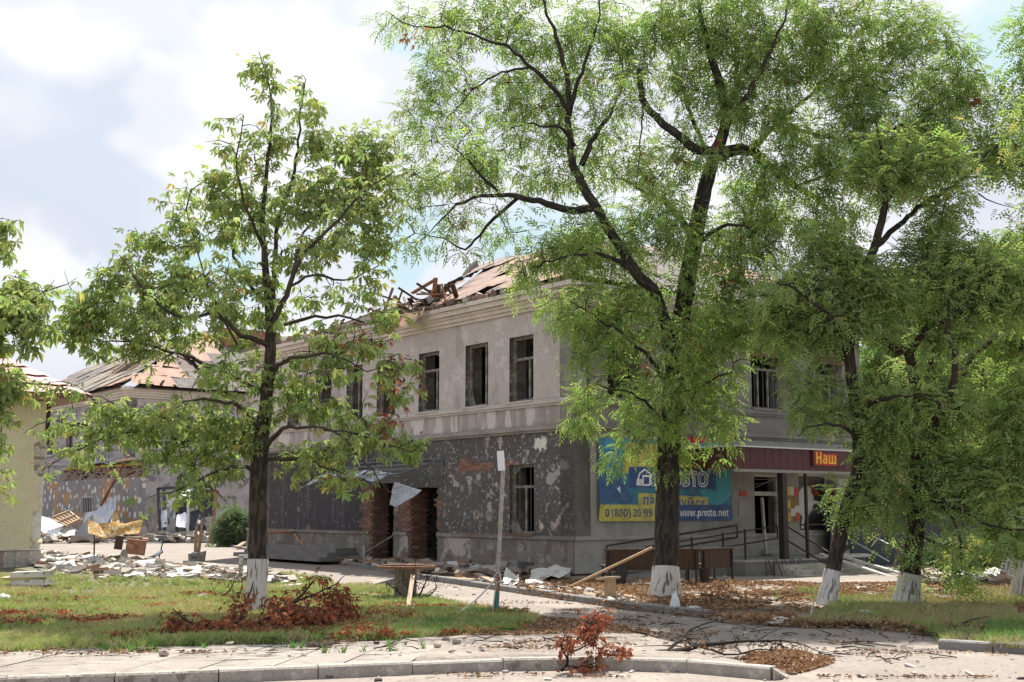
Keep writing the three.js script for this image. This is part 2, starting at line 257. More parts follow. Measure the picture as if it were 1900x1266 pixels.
kerbLine('kerb', [[250, 1002], [320, 1003], [400, 1010], [455, 1021]].map(([x, y]) => G(x, y, 0)), .1, .14, 1, kerbGrey, 6);
kerbLine('kerb', [[832, 1121], [888, 1135], [990, 1146], [1103, 1159], [1196, 1181]].map(([x, y]) => G(x, y, 0)), .05, .1, 1, kerbGrey, 8);
kerbLine('kerb', [[1741, 1205], [1800, 1209], [1862, 1212.5], [1960, 1219], [2060, 1227]].map(([x, y]) => G(x, y, 0)), .12, .16, .62, kerbGrey, 9);

// footpath of worn asphalt beyond the slabs, dipping to the lane
const PATH = pix([[740, 1189], [900, 1181], [985, 1170], [1095, 1163], [1205, 1183], [1330, 1206], [1462, 1250], [1430, 1241], [1380, 1234], [1300, 1229], [1200, 1225], [1100, 1223], [1000, 1223.5], [880, 1226.5], [700, 1234]], .07);
const NOSE = pix([[700, 1189], [880, 1181], [960, 1172], [1000, 1152], [1100, 1160], [1205, 1182], [1100, 1182], [940, 1186]], .06);
field('footpath', -3.5, 4.5, -20, -12.5, .12, PATH, (x, z) => mix(.112, .012, sst(1.2, 3.0, x) * .92) + (fbm(x * 2, z * 2, 3) - .5) * .02, asphaltM, -.06, [-.12, .02]);
field('verge', -4, 4.5, -20.5, -15, .12, NOSE, (x, z) => .075 + (fbm(x * 2.3 + 9, z * 2.3, 3) - .5) * .05, dirtM, -.06, [-.25, .1]);

// paving slabs between kerb and lawn
{
  const pave = structure('pavement'), r = rng(12), mats = [mottled([.24, .212, .183], [.205, .182, .158], { scale: 1.7, c: [.16, .14, .12], cAt: .6 }), mottled([.275, .243, .21], [.235, .207, .178], { scale: 1.5, c: [.18, .16, .14], cAt: .6 }), mottled([.25, .222, .19], [.215, .19, .165], { scale: 1.2, c: [.29, .26, .23], cAt: .62 })];
  const curve = new THREE.CatmullRomCurve3(kerbFrontPx.slice(0, 7).map(([x, y]) => { const g = G(x, y, .12); g.y = 0; return g; })), L = curve.getLength(), n = Math.round(L / .74);
  const bed = new GB();
  for (let k = 0; k < n; k++) {
    const a = curve.getPointAt(k / n), b = curve.getPointAt((k + 1) / n), d = V().subVectors(b, a).normalize(), s = V(.14, 0, -1).normalize();
    const A0 = a.clone().addScaledVector(s, .16), B0 = b.clone().addScaledVector(s, .16), A1 = a.clone().addScaledVector(s, 2.75), B1 = b.clone().addScaledVector(s, 2.75); for (const p of [A0, B0, A1, B1]) p.y = .085; bed.quad(A0, B0, B1, A1);
    for (let q = 0; q < 3; q++) {
      if (a.x > -1.9 && q > 1 || a.x > -1.3) continue;
      const w0 = .168 + q * .8, w1 = w0 + .788, g = new GB(), y = .118 + (r() - .5) * .009, tx = (r() - .5) * .012, sh = 0, o = (p, w, yy) => p.clone().addScaledVector(d, sh).addScaledVector(s, w).setY(yy), e = .006 + r() * .01;
      const a2 = a.clone().addScaledVector(d, e), b2 = b.clone().addScaledVector(d, -e);
      g.hull8([o(a2, w0, .02), o(b2, w0, .02), o(b2, w1, .02), o(a2, w1, .02), o(a2, w0, y - tx), o(b2, w0, y + tx), o(b2, w1, y + tx), o(a2, w1, y - tx)]);
      put('paving_slab', g, mats[Math.floor(r() * 3)], pave);
    }
  }
  put('joint_bed', bed, mottled([.10, .085, .06], [.09, .105, .045], { scale: 1 }), pave);
}

// ---------------------------------------------------------------- the ruined two-storey building on the corner
const building = thing('ruined_building', 'burnt two storey grey corner building with collapsed roof and empty windows', 'building', V(CX, 0, -CD), TH);
const LL = 18.2, RR = 11.9, TOPH = 7.45;
// facade coordinates: along the front, height, depth into the wall (negative stands proud)
const loc = (s, u, h, d) => s === 'L' ? V(d, h, -u) : V(u, h, -d);
function fbox(g, s, u0, u1, h0, h1, d0, d1) { return s === 'L' ? g.box(d0, d1, h0, h1, -u1, -u0) : g.box(u0, u1, h0, h1, -d1, -d0); }
const upL = [[1.58, 2.62], [3.58, 4.66], [5.97, 7.05], [8.34, 9.42], [10.3, 11.3], [12.3, 13.35], [14.35, 15.35]].map(w => [...w, 4.55, 6.31]);
const upR = [[1.2, 2.5], [4.0, 5.35], [6.79, 8.17], [9.69, 11.0]].map(w => [...w, 4.57, 6.25]);
const doorsL = [[5.98, 7.45, .1, 2.32], [8.3, 9.62, .1, 2.5]];
const lowL = [[1.57, 2.61, 1.05, 2.87]];
const doorR = [6.79, 7.95, .39, 2.7], shopR = [8.75, 11.5, 1.0, 2.75];
function wallShape(L, holes, ragged) { const s = new THREE.Shape(); s.moveTo(0, -.4); s.lineTo(L, -.4); s.lineTo(L, TOPH); s.lineTo(0, TOPH); s.closePath(); const r = rng(4); for (const [a, b, c, d, rag] of holes) { const h = new THREE.Path(); if (rag) { const P = []; const seg = (x0, y0, x1, y1, n) => { for (let i = 0; i < n; i++) { const t = i / n; P.push([mix(x0, x1, t) + (r() - .5) * .09, mix(y0, y1, t) + (r() - .5) * .04]); } }; seg(a, c, b, c, 1); seg(b, c, b, d, 9); seg(b, d, a, d, 3); seg(a, d, a, c, 9); h.moveTo(...P[0]); P.slice(1).forEach(p => h.lineTo(...p)); h.closePath(); } else { h.moveTo(a, c); h.lineTo(a, d); h.lineTo(b, d); h.lineTo(b, c); h.closePath(); } s.holes.push(h); } return s; }
// plaster with flaking paint: the coats of paint, what they have flaked off from, and where
const pocks = [...Array(70)].map((_, i) => { const r = rng(900 + i); const near = i < 52; return [near ? .3 + r() * 5.6 : 5.5 + r() * 11, near ? .3 + r() * 3.3 : .4 + r() * 6, .02 + r() * r() * .09, r()]; });
const plasterL = colorTex(1536, 675, (u, v) => {
  const t = u * LL, h = v * 8 - .4; const n1 = fbm(t * 1.2, h * 1.2, 5), n2 = fbm(t * 5 + 30, h * 5, 4), n3 = fbm(t * 16 + 9, h * 16, 3), str = fbm(t * 7 + 3, h * .5, 3);
  let light = mix3([.50, .455, .425], [.41, .365, .34], n1); light = mix3(light, [.60, .565, .54], sst(.56, .72, n2) * .6); light = mix3(light, [.28, .245, .225], sst(.56, .74, fbm(t * 2.2 + 70, h * 1.1, 5)) * .55);
  light = mix3(light, [.22, .19, .175], sst(.70, .78, n3) * .5);
  let q;
  if (h > 3.72) {
    q = light; const under = h < 4.5 ? 1 : 0;
    if (under) { q = mix3(q, [.26, .23, .21], .35 + .4 * sst(.45, .65, str)); q = mix3(q, [.56, .52, .49], sst(.54, .6, fbm(t * 2.3 + 11, h * .7 + 2, 3)) * sst(4.5, 4.3, h) * .9); }
    if (t < .44) q = mix3([.23, .207, .197], [.185, .165, .157], n1);
  } else if (h > .93) {
    const far = sst(.46, .54, (t - 8.2) / 3 + (fbm(t * 1.5 + 4, h * 1.5 + 1, 4) - .5) * 1.4); let paint = mix3([.075, .070, .067], [.115, .106, .10], n1); paint = mix3(paint, [.035, .033, .04], far * .75); paint = mix3(paint, [.16, .15, .15], far * sst(.58, .75, str) * .4);
    const spots = sst(.69, .715, n3 - .03 * sst(4.5, 7, t) + .12 * (fbm(t * 1.7 + 5, h * 1.7 + 8, 4) - .5) - far * .05), flakes = sst(.665, .685, (n2 - .09 * sst(4.2, 6, t)) * .55 + .45 * fbm(t * 2 + 33, h * 2 + 7, 4) - far * .06 + (h > 3.25 ? .10 * (h - 3.25) : 0) + .05 * sst(1.6, 1.0, Math.abs(t - 5.2)));
    q = mix3(paint, [.37, .34, .325], clamp(spots * .8 + flakes * .9));
    const br = (x0, x1, y0, y1) => sst(0, .12, Math.min(t - x0, x1 - t) + (n2 - .5) * .4) * sst(0, .1, Math.min(h - y0, y1 - h) + (n3 - .5) * .3);
    q = mix3(q, [.25, .115, .08], clamp(br(3.4, 5.1, 2.72, 2.98) + br(4.35, 5.0, 2.8, 3.1) + br(2.2, 3.1, 2.78, 3.0) + br(2.8, 3.1, 2.3, 2.6) + br(3.0, 5.2, .9, 1.08) * .7 + br(1.5, 2.7, .93, 1.04) + br(7.3, 8.2, 1.1, 2.2) * .35));
    q = mix3(q, [.66, .64, .62], br(.95, 1.6, 3.2, 3.58)); q = mix3(q, [.55, .42, .38], br(1.12, 1.5, 1.15, 1.45) + br(.6, .95, 1.1, 1.4));
  } else {
    q = mix3([.23, .205, .185], [.14, .125, .115], n1); q = mix3(q, [.09, .085, .085], sst(.46, .54, (t - 8) / 3 + (n1 - .5) * 1.4) * .6); q = mix3(q, [.34, .31, .285], sst(.6, .66, n2) * .6); q = mix3(q, [.40, .36, .33], sst(0, .2, Math.min(t - .3, 1.6 - t, h - .2) + (n2 - .5) * .6));
    q = mix3(q, [.16, .11, .08], sst(.66, .7, fbm(t * 3 + 2, h * 3 + 4, 3)) * .8); 
  }
  for (const [pt, ph, pr, pk] of pocks) { const dx = t - pt, dy = h - ph; if (Math.abs(dx) > pr * 2.6 || Math.abs(dy) > pr * 2.6) continue; const dd = Math.hypot(dx, dy) / pr + (n2 - .5) * 2.6 + (n3 - .5) * 1.6; if (dd < 1) q = mix3(q, pk < .5 ? [.22, .12, .085] : [.27, .23, .2], sst(1, .8, dd)); else if (dd < 1.6) q = mix3(q, [.38, .35, .33], sst(1.6, 1.35, dd) * .85); }
  return q.map(c => c * (1 + (n3 - .5) * .25));
}, 1 / LL, 1 / 8);
plasterL.offset.set(0, .4 / 8);
const bumpL = greyTex(1024, 450, (u, v) => { const t = u * LL, h = v * 8 - .4, n2 = fbm(t * 5 + 30, h * 5, 4), n3 = fbm(t * 16 + 9, h * 16, 3); let b = .7 + .25 * (n3 - .5); for (const [pt, ph, pr] of pocks) { const dx = t - pt, dy = h - ph; if (Math.abs(dx) > pr * 2 || Math.abs(dy) > pr * 2) continue; const dd = Math.hypot(dx, dy) / pr + (n2 - .5) * 1.6; b -= .6 * sst(1.2, .4, dd); } if (h < 3.72) b -= .4 * sst(.675, .72, n3) + .2 * sst(.645, .68, n2 * .55 + .45 * fbm(t * 2 + 33, h * 2 + 7, 4)); return b; }, 1 / LL, 1 / 8); bumpL.offset.set(0, .05);
const plasterR = colorTex(1024, 640, (u, v) => {
  const t = u * 12, h = v * 8 - .4, n1 = fbm(t * 1.1 + 60, h * 1.1, 5), n2 = fbm(t * 5 + 80, h * 5, 4), n3 = fbm(t * 15, h * 15 + 40, 3), str = fbm(t * 6 + 40, h * .45, 3); let q;
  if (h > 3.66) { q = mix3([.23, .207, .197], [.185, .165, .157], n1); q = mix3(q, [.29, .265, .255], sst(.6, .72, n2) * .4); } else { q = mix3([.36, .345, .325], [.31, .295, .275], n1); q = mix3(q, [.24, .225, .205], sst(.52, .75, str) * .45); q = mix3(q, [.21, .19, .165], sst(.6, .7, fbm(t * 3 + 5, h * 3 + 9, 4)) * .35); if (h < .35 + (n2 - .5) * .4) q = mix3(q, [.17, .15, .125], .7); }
  return q.map(c => c * (1 + (n3 - .5) * .2));
}, 1 / 12, 1 / 8); plasterR.offset.set(0, .05);
const wallLM = M([1, 1, 1], .95, { map: plasterL, bumpMap: bumpL, bumpScale: .03 }), wallRM = M([1, 1, 1], .95, { map: plasterR, bumpMap: MT.concrete.bumpMap, bumpScale: .004 });
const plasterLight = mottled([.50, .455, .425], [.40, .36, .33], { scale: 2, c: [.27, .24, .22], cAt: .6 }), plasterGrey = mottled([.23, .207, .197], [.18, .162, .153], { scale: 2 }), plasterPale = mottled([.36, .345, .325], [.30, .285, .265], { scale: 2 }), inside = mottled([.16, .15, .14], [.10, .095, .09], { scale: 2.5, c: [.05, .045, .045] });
{
  const g = new THREE.ExtrudeGeometry(wallShape(LL, [...upL, ...doorsL.map(d => [...d, 1]), ...lowL]), { depth: .58, bevelEnabled: false }); g.rotateY(Math.PI / 2); put('wall', g, wallLM, building).userData.label = 'scorched wall with dark flaking paint below and pale plaster above';
  const h = new THREE.ExtrudeGeometry(wallShape(RR, [...upR, doorR, shopR]), { depth: .5, bevelEnabled: false }); h.translate(.0, 0, -.5); h.applyMatrix4(new THREE.Matrix4().makeTranslation(0, 0, 0));
  put('wall', h, wallRM, building).userData.label = 'shaded grey wall carrying the banner and shop entrance';
  // other walls, floors and rooms inside
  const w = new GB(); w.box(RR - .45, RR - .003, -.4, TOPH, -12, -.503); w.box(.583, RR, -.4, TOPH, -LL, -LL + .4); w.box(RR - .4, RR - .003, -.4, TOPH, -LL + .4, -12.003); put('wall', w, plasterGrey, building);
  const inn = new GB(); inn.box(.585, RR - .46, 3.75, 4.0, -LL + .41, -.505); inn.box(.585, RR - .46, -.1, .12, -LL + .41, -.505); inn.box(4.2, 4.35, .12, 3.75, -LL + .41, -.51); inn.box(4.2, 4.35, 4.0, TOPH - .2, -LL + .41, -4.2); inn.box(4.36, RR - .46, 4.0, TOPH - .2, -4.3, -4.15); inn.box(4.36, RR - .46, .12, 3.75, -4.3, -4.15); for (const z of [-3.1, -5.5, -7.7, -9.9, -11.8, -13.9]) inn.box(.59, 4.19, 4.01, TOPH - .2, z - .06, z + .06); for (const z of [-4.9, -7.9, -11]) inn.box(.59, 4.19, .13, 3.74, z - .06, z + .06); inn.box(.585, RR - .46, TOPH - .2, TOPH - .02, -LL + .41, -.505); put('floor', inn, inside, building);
}
// mouldings swept along both fronts: [height from, to, how far they stand proud]
function course(name, bands, mL, mR, uL0 = 0, uL1 = LL, uR1 = RR, cuts = []) {
  const a = new GB(), b = new GB();
  for (const [h0, h1, d] of bands) {
    let spans = [[uL0, uL1]]; for (const [c0, c1] of cuts) spans = spans.flatMap(([x, y]) => c1 <= x || c0 >= y ? [[x, y]] : [[x, Math.min(c0, y)], [Math.max(c1, x), y]].filter(([p, q]) => q - p > .02));
    for (const [x, y] of spans) fbox(a, 'L', x === uL0 ? -d : x, y, h0, h1, -d, -.002);
    fbox(b, 'R', .001, uR1, h0, h1, -d, -.002);
  }
  put(name, a, mL, building); put(name, b, mR, building);
}
const corniceM = mottled([.60, .545, .48], [.50, .45, .395], { scale: 2.4, c: [.36, .29, .21], cAt: .6 });
course('cornice', [[6.93, 7.02, .07], [7.023, 7.12, .14], [7.123, 7.2, .19], [7.203, 7.34, .30], [7.343, 7.46, .38]], corniceM, plasterLight);
course('sill_course', [[4.42, 4.53, .09], [4.36, 4.417, .05]], plasterLight, plasterGrey);
course('string_course', [[3.68, 3.74, .06], [3.743, 3.84, .13], [3.843, 3.87, .09]], mottled([.30, .27, .25], [.2, .18, .17], { scale: 1.5, c: [.42, .38, .35], cAt: .6 }), plasterGrey);
course('plinth_band', [[.90, .925, .05], [.928, 1.02, .09], [.1, .897, .04]], wallLM, plasterPale, 0, LL, RR, doorsL.map(d => [d[0] - .04, d[1] + .04]));
for (const s of ['L', 'R']) { const g = new GB(); fbox(g, s, s === 'L' ? -.035 : .002, .44, 3.875, 6.925, -.035, -.003); put('corner_pilaster', g, s === 'L' ? plasterGrey : wallRM, building); }
// windows: a recessed frame with what is left of the sashes
const frameM = mottled([.20, .18, .155], [.13, .115, .10], { scale: .5, c: [.34, .32, .29], cAt: .58 }), glassM = M([.9, .95, .95], .05, { transmission: 1, thickness: 0, ior: 1.45 });
const dirtyGlass = M([.42, .45, .45], .25, { transmission: .5, thickness: 0 });
function window_(s, [u0, u1, h0, h1], o = {}) {
  const w = new GB(), d0 = o.d ?? .16, d1 = d0 + .07, t = .07; fbox(w, s, u0 + .005, u0 + t, h0, h1 - .005, d0, d1); fbox(w, s, u1 - t, u1 - .005, h0, h1 - .005, d0, d1); fbox(w, s, u0 + t, u1 - t, h0 + .003, h0 + t, d0, d1); fbox(w, s, u0 + t, u1 - t, h1 - t, h1 - .005, d0, d1);
  const f = put('window', w, o.m || frameM, building);
  const sill = new GB(); fbox(sill, s, u0 - .06, u1 + .06, h0 - .045, h0 - .002, -.12, d0); put('sill', sill, o.sill || plasterLight, f);
  if (o.transom) { const g = new GB(), ht = mix(h0, h1, o.transom); fbox(g, s, u0 + t, u1 - t, ht - .035, ht + .035, d0 + .006, d1 - .006); put('transom_bar', g, o.m || frameM, f); }
  if (o.mull) for (const k of o.mull) { const g = new GB(), um = mix(u0, u1, k); fbox(g, s, um - .03, um + .03, h0 + t, h0 + (h1 - h0) * (o.transom || .96), d0 + .01, d1 - .01); put('mullion', g, o.m || frameM, f); }
  if (o.open) { // a casement swung inward
    const hu = o.open > 0 ? u1 - t : u0 + t, dir = o.open > 0 ? -1 : 1, len = (u1 - u0) * .42, ang = .9, top = h0 + (h1 - h0) * (o.openH || .62), g = new GB(), P = (r, h) => loc(s, hu + dir * r * Math.cos(ang), h, d1 + .01 + r * Math.sin(ang)); const up = V(0, 1, 0);
    for (const r of [.03, len]) g.beam(P(r, h0 + t), P(r, top), .045, .045, V(1, 0, 0)); for (const h of [h0 + t + .03, top - .02]) g.beam(P(.05, h), P(len - .02, h), .04, .05, up); put('casement', g, o.m || frameM, f);
  }
  { const r = rng(Math.round(u0 * 97 + h0 * 13)); for (let k = 0; k < 3; k++) { const side = r() < .5, top = r() < .5, ua = side ? u0 + t : u1 - t, ha = top ? h1 - t : h0 + t, w = (side ? 1 : -1) * (.1 + r() * .28), h = (top ? -1 : 1) * (.12 + r() * .45), g = new GB(), d = d0 + .035, P = (a, b) => [loc(s, a, b, d), loc(s, a, b, d + .004)]; const A = P(ua, ha), B = P(ua + w, ha), C = P(ua + w * r() * .6, ha + h * .5), E = P(ua, ha + h); for (const i of [0, 1]) { g.tri(A[i], B[i], C[i]); g.tri(A[i], C[i], E[i]); } put('glass_shard', g, dirtyGlass, f); } }
  if (o.bars) for (const k of o.bars) { const g = new GB(), um = mix(u0 + t, u1 - t, k); g.rod(loc(s, um, h0 + .01, d0 - .04), loc(s, um, h1 - .01, d0 - .04), .009, 5); put('bar', g, MT.greyIron, f); }
  return f;
}
upL.forEach((w, i) => window_('L', w, [{ transom: .66, mull: [.36], open: -1 }, { transom: 0, open: 0, mull: [.3] }, { mull: [.34], transom: .7 }, { transom: .66, mull: [.5] }, { mull: [.5] }, { transom: .7 }, { transom: .66, mull: [.5] }][i]));
window_('L', lowL[0], { transom: .68, mull: [.5], bars: [.2, .72], sill: MT.brick, d: .14 });
upR.forEach((w, i) => window_('R', w, { transom: .7, mull: [.34, .66], bars: i > 1 ? [.15, .45, .8] : [], m: i > 1 ? frameM : MT.woodDark, sill: plasterGrey }));
{ const lm = mottled([.14, .06, .045], [.09, .045, .035]); for (const [u0, u1, h0, h1] of upR.slice(2)) { const g = new GB(); fbox(g, 'R', u0 - .02, u1 + .02, h1 - .16, h1 + .1, -.03, -.004); put('lintel', g, lm, building); } }
// bricks laid bare round the two burnt doorways
{
  const r = rng(21); const brickG = (() => { const g = new GB(); g.box(-.122, .122, -.03, .03, -.058, .058); return g.geo(); })(); const add = (p, ry, m) => { const b = new THREE.Mesh(brickG, m); b.name = 'brick'; b.position.copy(p); b.rotation.y = ry; b.scale.set(.92 + r() * .12, .96 + r() * .1, 1); b.castShadow = b.receiveShadow = true; building.add(b); };
  for (const [u0, u1, h0, h1] of doorsL) {
    for (let c = 0; h0 + .06 + c * .072 < h1 - .04; c++) { const h = h0 + .06 + c * .072, odd = c % 2; // the far jamb of each opening, two bricks deep
      for (let k = 0; k < 2; k++) { if (r() < .04) continue; add(loc('L', u1 - .025 - r() * .05, h, .13 + k * .26 + odd * .07 + r() * .01), 0, r() < .65 ? MT.brick : MT.brick2); }
      const wide = (u0 < 7 ? .32 : .55) * (.4 + .9 * fbm(c * .3 + u0, 3, 3)); for (let k = 0; k * .252 < wide; k++) add(loc('L', u1 + .12 + k * .252 - odd * .1, h, .028 + r() * .012), Math.PI / 2, r() < .6 ? MT.brick : MT.brick2);
      if (r() < .5) add(loc('L', u0 - .06, h, .045 + r() * .02), Math.PI / 2, MT.brick);
    }
  }
  // patches where the plaster is gone
  for (const [uc, hc, nx, ny] of [[4.3, 2.86, 7, 2], [4.65, 3.0, 2, 2], [4.1, 1.0, 5, 1], [2.1, .98, 4, 1], [2.9, 2.42, 1, 3], [6.05, 1.75, 1, 4]]) for (let j = 0; j < ny; j++) for (let i = 0; i < nx; i++) if (r() < .8) add(loc('L', uc + (i - nx / 2) * .255 + (j % 2) * .12, hc + j * .072, .05 - .012 * r()), Math.PI / 2, r() < .5 ? MT.brick : MT.brick2);
}
{ // broken door leaf and planks in the doorways
  const g = new GB(); g.beam(loc('L', 8.85, .15, .35), loc('L', 9.05, 2.0, .5), .07, .05); put('door_jamb', g, MT.woodGrey, building);
  const b = new GB(); b.beam(loc('L', 9.6, .3, -.3), loc('L', 8.5, .95, .2), .14, .04); put('fallen_board', b, MT.woodGrey, building);
  const s = new GB(); for (let k = 0; k < 3; k++) fbox(s, 'L', 10.2 + k * .12, 16.2 - k * .12, .1 + k * .13, .228 + k * .13, -1.5 + k * .35, -.045); const st = tag(put('porch_steps', s, MT.concreteDark), 'low dark concrete porch steps along the sooty wall', 'steps'); st.position.copy(building.position); st.rotation.y = TH;
}
// torn canopy frame over the doorways
{
  const c = thing('door_canopy', 'bare metal canopy frame with torn hanging sheets over burnt doorways', 'canopy', V(CX, 0, -CD), TH), m = MT.greyIron;
  const P = (u, h, d) => loc('L', u, h, -d); const bar = (a, b, r = .022) => { const g = new GB(); g.rod(a, b, r, 6); put('frame_bar', g, m, c); };
  for (let k = 0; k < 4; k++) { const d = .05 + k * .42, h = 3.14 - k * .15; bar(P(5.7 + k * .12, h, d), P(10.6, h, d)); } for (const u of [5.7, 6.5, 7.5, 8.5, 9.5, 10.5]) { bar(P(u, 3.14, .05), P(u + .36, 2.69, 1.31), .018); bar(P(u, 2.62, .05), P(u + .36, 2.69, 1.31), .014); } bar(P(5.7, 3.14, .05), P(5.7, 2.6, .05)); bar(P(5.7, 2.6, .05), P(6.06, 2.69, 1.31), .016);
  const sh = (a, b, cc, d, seed, rag) => put('torn_sheet', corr(a, b, cc, d, 5, .02, rag, seed), MT.zinc, c);
  sh(P(7.9, 2.76, 1.2), P(10.7, 2.7, 1.3), P(11.0, 2.35, 1.9), P(8.3, 2.62, 1.7), 3, .5); sh(P(9.0, 2.85, .9), P(10.6, 2.86, .9), P(10.7, 2.66, 1.4), P(9.1, 2.7, 1.4), 5, .3); sh(P(6.9, 2.75, 1.0), P(8.0, 2.78, 1.1), P(8.0, 2.55, 1.5), P(7.0, 2.5, 1.5), 9, .4); sh(P(6.1, 2.25, .5), P(7.1, 2.5, .8), P(7.0, 1.75, 1.0), P(6.6, 1.78, .9), 12, .3);
}
// ---- roof: a hip over the corner, half of it gone
{
  const roof = new THREE.Group(); roof.name = 'roof'; building.add(roof); const r = rng(31), H0 = 7.52, H1 = 10.5, RD = 6.0, OV = .42;
  const slope = (s, u, w) => loc(s, u, mix(H0, H1, w), mix(-OV, RD, w));
  const SL = Math.hypot(RD + OV, H1 - H0);
  const piece = (s, u0, u1, w0, w1, m, corrug, name) => { // one sheet, a little askew, above the boards
    const lift = .03 + r() * .05, tw = (r() - .5) * .05; const Q = (u, w, l) => slope(s, u, w).add(V(0, l, 0)); const j = () => (r() - .5) * .05;
    const a = Q(u0 + j(), w0, lift), b = Q(u1 + j(), w0, lift + tw), c = Q(u1 + j(), w1, lift + .05), d = Q(u0 + j(), w1, lift + .05 - tw);
    const g = corrug ? corr(a, b, c, d, corrug, .022) : corr(a, b, c, d, 2, .004, .06, r() * 90); put(name || 'roof_sheet', g, m, roof);
  };
  const hipMin = w => mix(-OV, RD, w), tornMax = w => mix(6.2, 12.2, w) + (fbm(w * 6, 3, 3) - .5) * 1.3;
  // left slope: rusty sheet metal, torn off beyond a ragged line, with holes
  const rows = 6; for (let k = 0; k < rows; k++) { const w0 = k / rows, w1 = (k + 1.06) / rows; const lo = hipMin((k + .5) / rows), hi = tornMax((k + .5) / rows); for (let u = lo - .15; u < hi; u += 1.05) { if (r() < (u > hi - 2.2 ? .5 : .14)) continue; piece('L', Math.max(u, hipMin(w0) - .05), Math.min(u + 1.1, hi + .3), w0, w1, r() < .8 ? MT.rustRoof : MT.orangeRoof, 0); } }
  // right slope: corrugated slate, rusty metal by the gable
  for (let k = 0; k < rows; k++) { const w0 = k / rows, w1 = (k + 1.06) / rows, lo = hipMin((k + .5) / rows); for (let u = lo - .1; u < RR + .3; u += 1.0) { if (r() < .06) continue; const rust = u > RR - 4.2 && k > 2; piece('R', Math.max(u, hipMin(w0) - .05), Math.min(u + 1.06, RR + .45), w0, w1, rust ? MT.orangeRoof : MT.slate, rust ? 0 : 7); } }
  // back slopes and gable close the attic
  const back = new GB(); back.quad(V(RR + .4, H1, -RD), V(RD, H1, -RD), V(RD, H0 + .05, -12), V(RR + .4, H0 + .05, -12)); back.quad(V(RD, H1, -12.2), V(RD, H1, -RD), V(RR - .5, H0 + .3, -RD - 4), V(RR - .5, H0 + .3, -12.2)); put('back_slope', back, MT.slate, roof);
  const gab = new GB(); gab.tri(V(RR - .05, TOPH, 0), V(RR - .05, TOPH, -12), V(RR - .05, H1 - .1, -RD)); put('gable', gab, plasterGrey, roof);
  // dark boards under the sheets, rafters
  const under = new GB(); under.quad(slope('L', 0, .03).add(V(0, -.08, 0)), slope('L', 6.2, .03).add(V(0, -.08, 0)), slope('L', 11.6, .98).add(V(0, -.08, 0)), slope('L', 6, .98).add(V(0, -.08, 0))); under.quad(slope('R', 0, .03).add(V(0, -.08, 0)), slope('R', RR, .03).add(V(0, -.08, 0)), slope('R', RR, .98).add(V(0, -.08, 0)), slope('R', 6, .98).add(V(0, -.08, 0))); put('roof_boarding', under, MT.woodDark, roof);
  const tar = new GB(); tar.sheet((u, v) => { const w = mix(.02, 1, v), e = mix(6.4, 12.3, w); return slope('L', mix(e - .3, e + .12, u), w).add(V(0, .10 + .14 * Math.sin(v * 5 + u * 3) + (fbm(v * 6, u * 3, 3) - .5) * .35, 0)); }, 8, 24); put('torn_felt', tar, M([.012, .011, .01], .95), roof);
  for (let k = 0; k < 20; k++) { const u = 5.6 + k * .36 + r() * .2, e = clamp(.15 + r() * .35); const g = new GB(); g.beam(slope('L', u, .0), slope('L', u + (r() - .5) * .5, e).add(V(0, -(r()) * .4, 0)), .06, .12); put('rafter', g, MT.woodGrey, roof); }
  // splintered boards, laths and bent sheets heaped on the cornice
  for (let k = 0; k < 70; k++) { const u = k < 46 ? 5.2 + r() * 3.4 : 8.4 + r() * 8.5, d = -.5 + r() * 1.1, h = 7.48 + r() * (k < 46 ? .7 : .28), a = V((r() - .5) * 1.6, (r() - .35) * (k < 46 ? .9 : .22), (r() - .5) * 2.2), p = loc('L', u, h, d), g = new GB(); g.beam(p, p.clone().add(a), .05 + r() * .12, .025 + r() * .03); put('splintered_board', g, r() < .4 ? MT.woodGrey : r() < .5 ? MT.woodDark : MT.rust, roof); }
  for (let k = 0; k < 9; k++) { const u = 5.0 + r() * 3, p = loc('L', u, 7.5 + r() * .4, -.4 + r() * .7), w = .5 + r() * .8, g = corr(p, p.clone().add(V(.15, (r() - .5) * .4, -w)), p.clone().add(V(-.5 * r() + .3, .35 * r(), -w)), p.clone().add(V(-.6 + r() * .3, -.1 - .3 * r(), 0)), 1, .01, .35, k * 7); put('bent_sheet', g, r() < .6 ? MT.rustRoof : MT.orangeRoof, roof); }
  { const p = loc('L', 5.9, 7.45, -.45); put('bent_sheet', corr(p, p.clone().add(V(-.1, .06, -1.1)), p.clone().add(V(-.55, -.42, -1.45)), p.clone().add(V(-.45, -.5, -.5)), 1, .01, .1, 3), MT.orangeRoof, roof); }
  const rub = new GB(true); for (let k = 0; k < 520; k++) { const u = r() * LL, c = r(); rub.col = c < .4 ? [.30, .2, .15] : c < .7 ? [.16, .12, .1] : [.42, .37, .32]; const s = .04 + r() * .13; const p = loc('L', u, 7.47 + s * .3 + r() * .08, -.33 + r() * .7); rub.chunk(p.x, p.y, p.z, s * 1.8, s, s * 1.3, r); } const rb = put('roof_rubble', rub, M([1, 1, 1], .95, { vertexColors: true }), roof); rb.userData.kind = 'stuff';
}
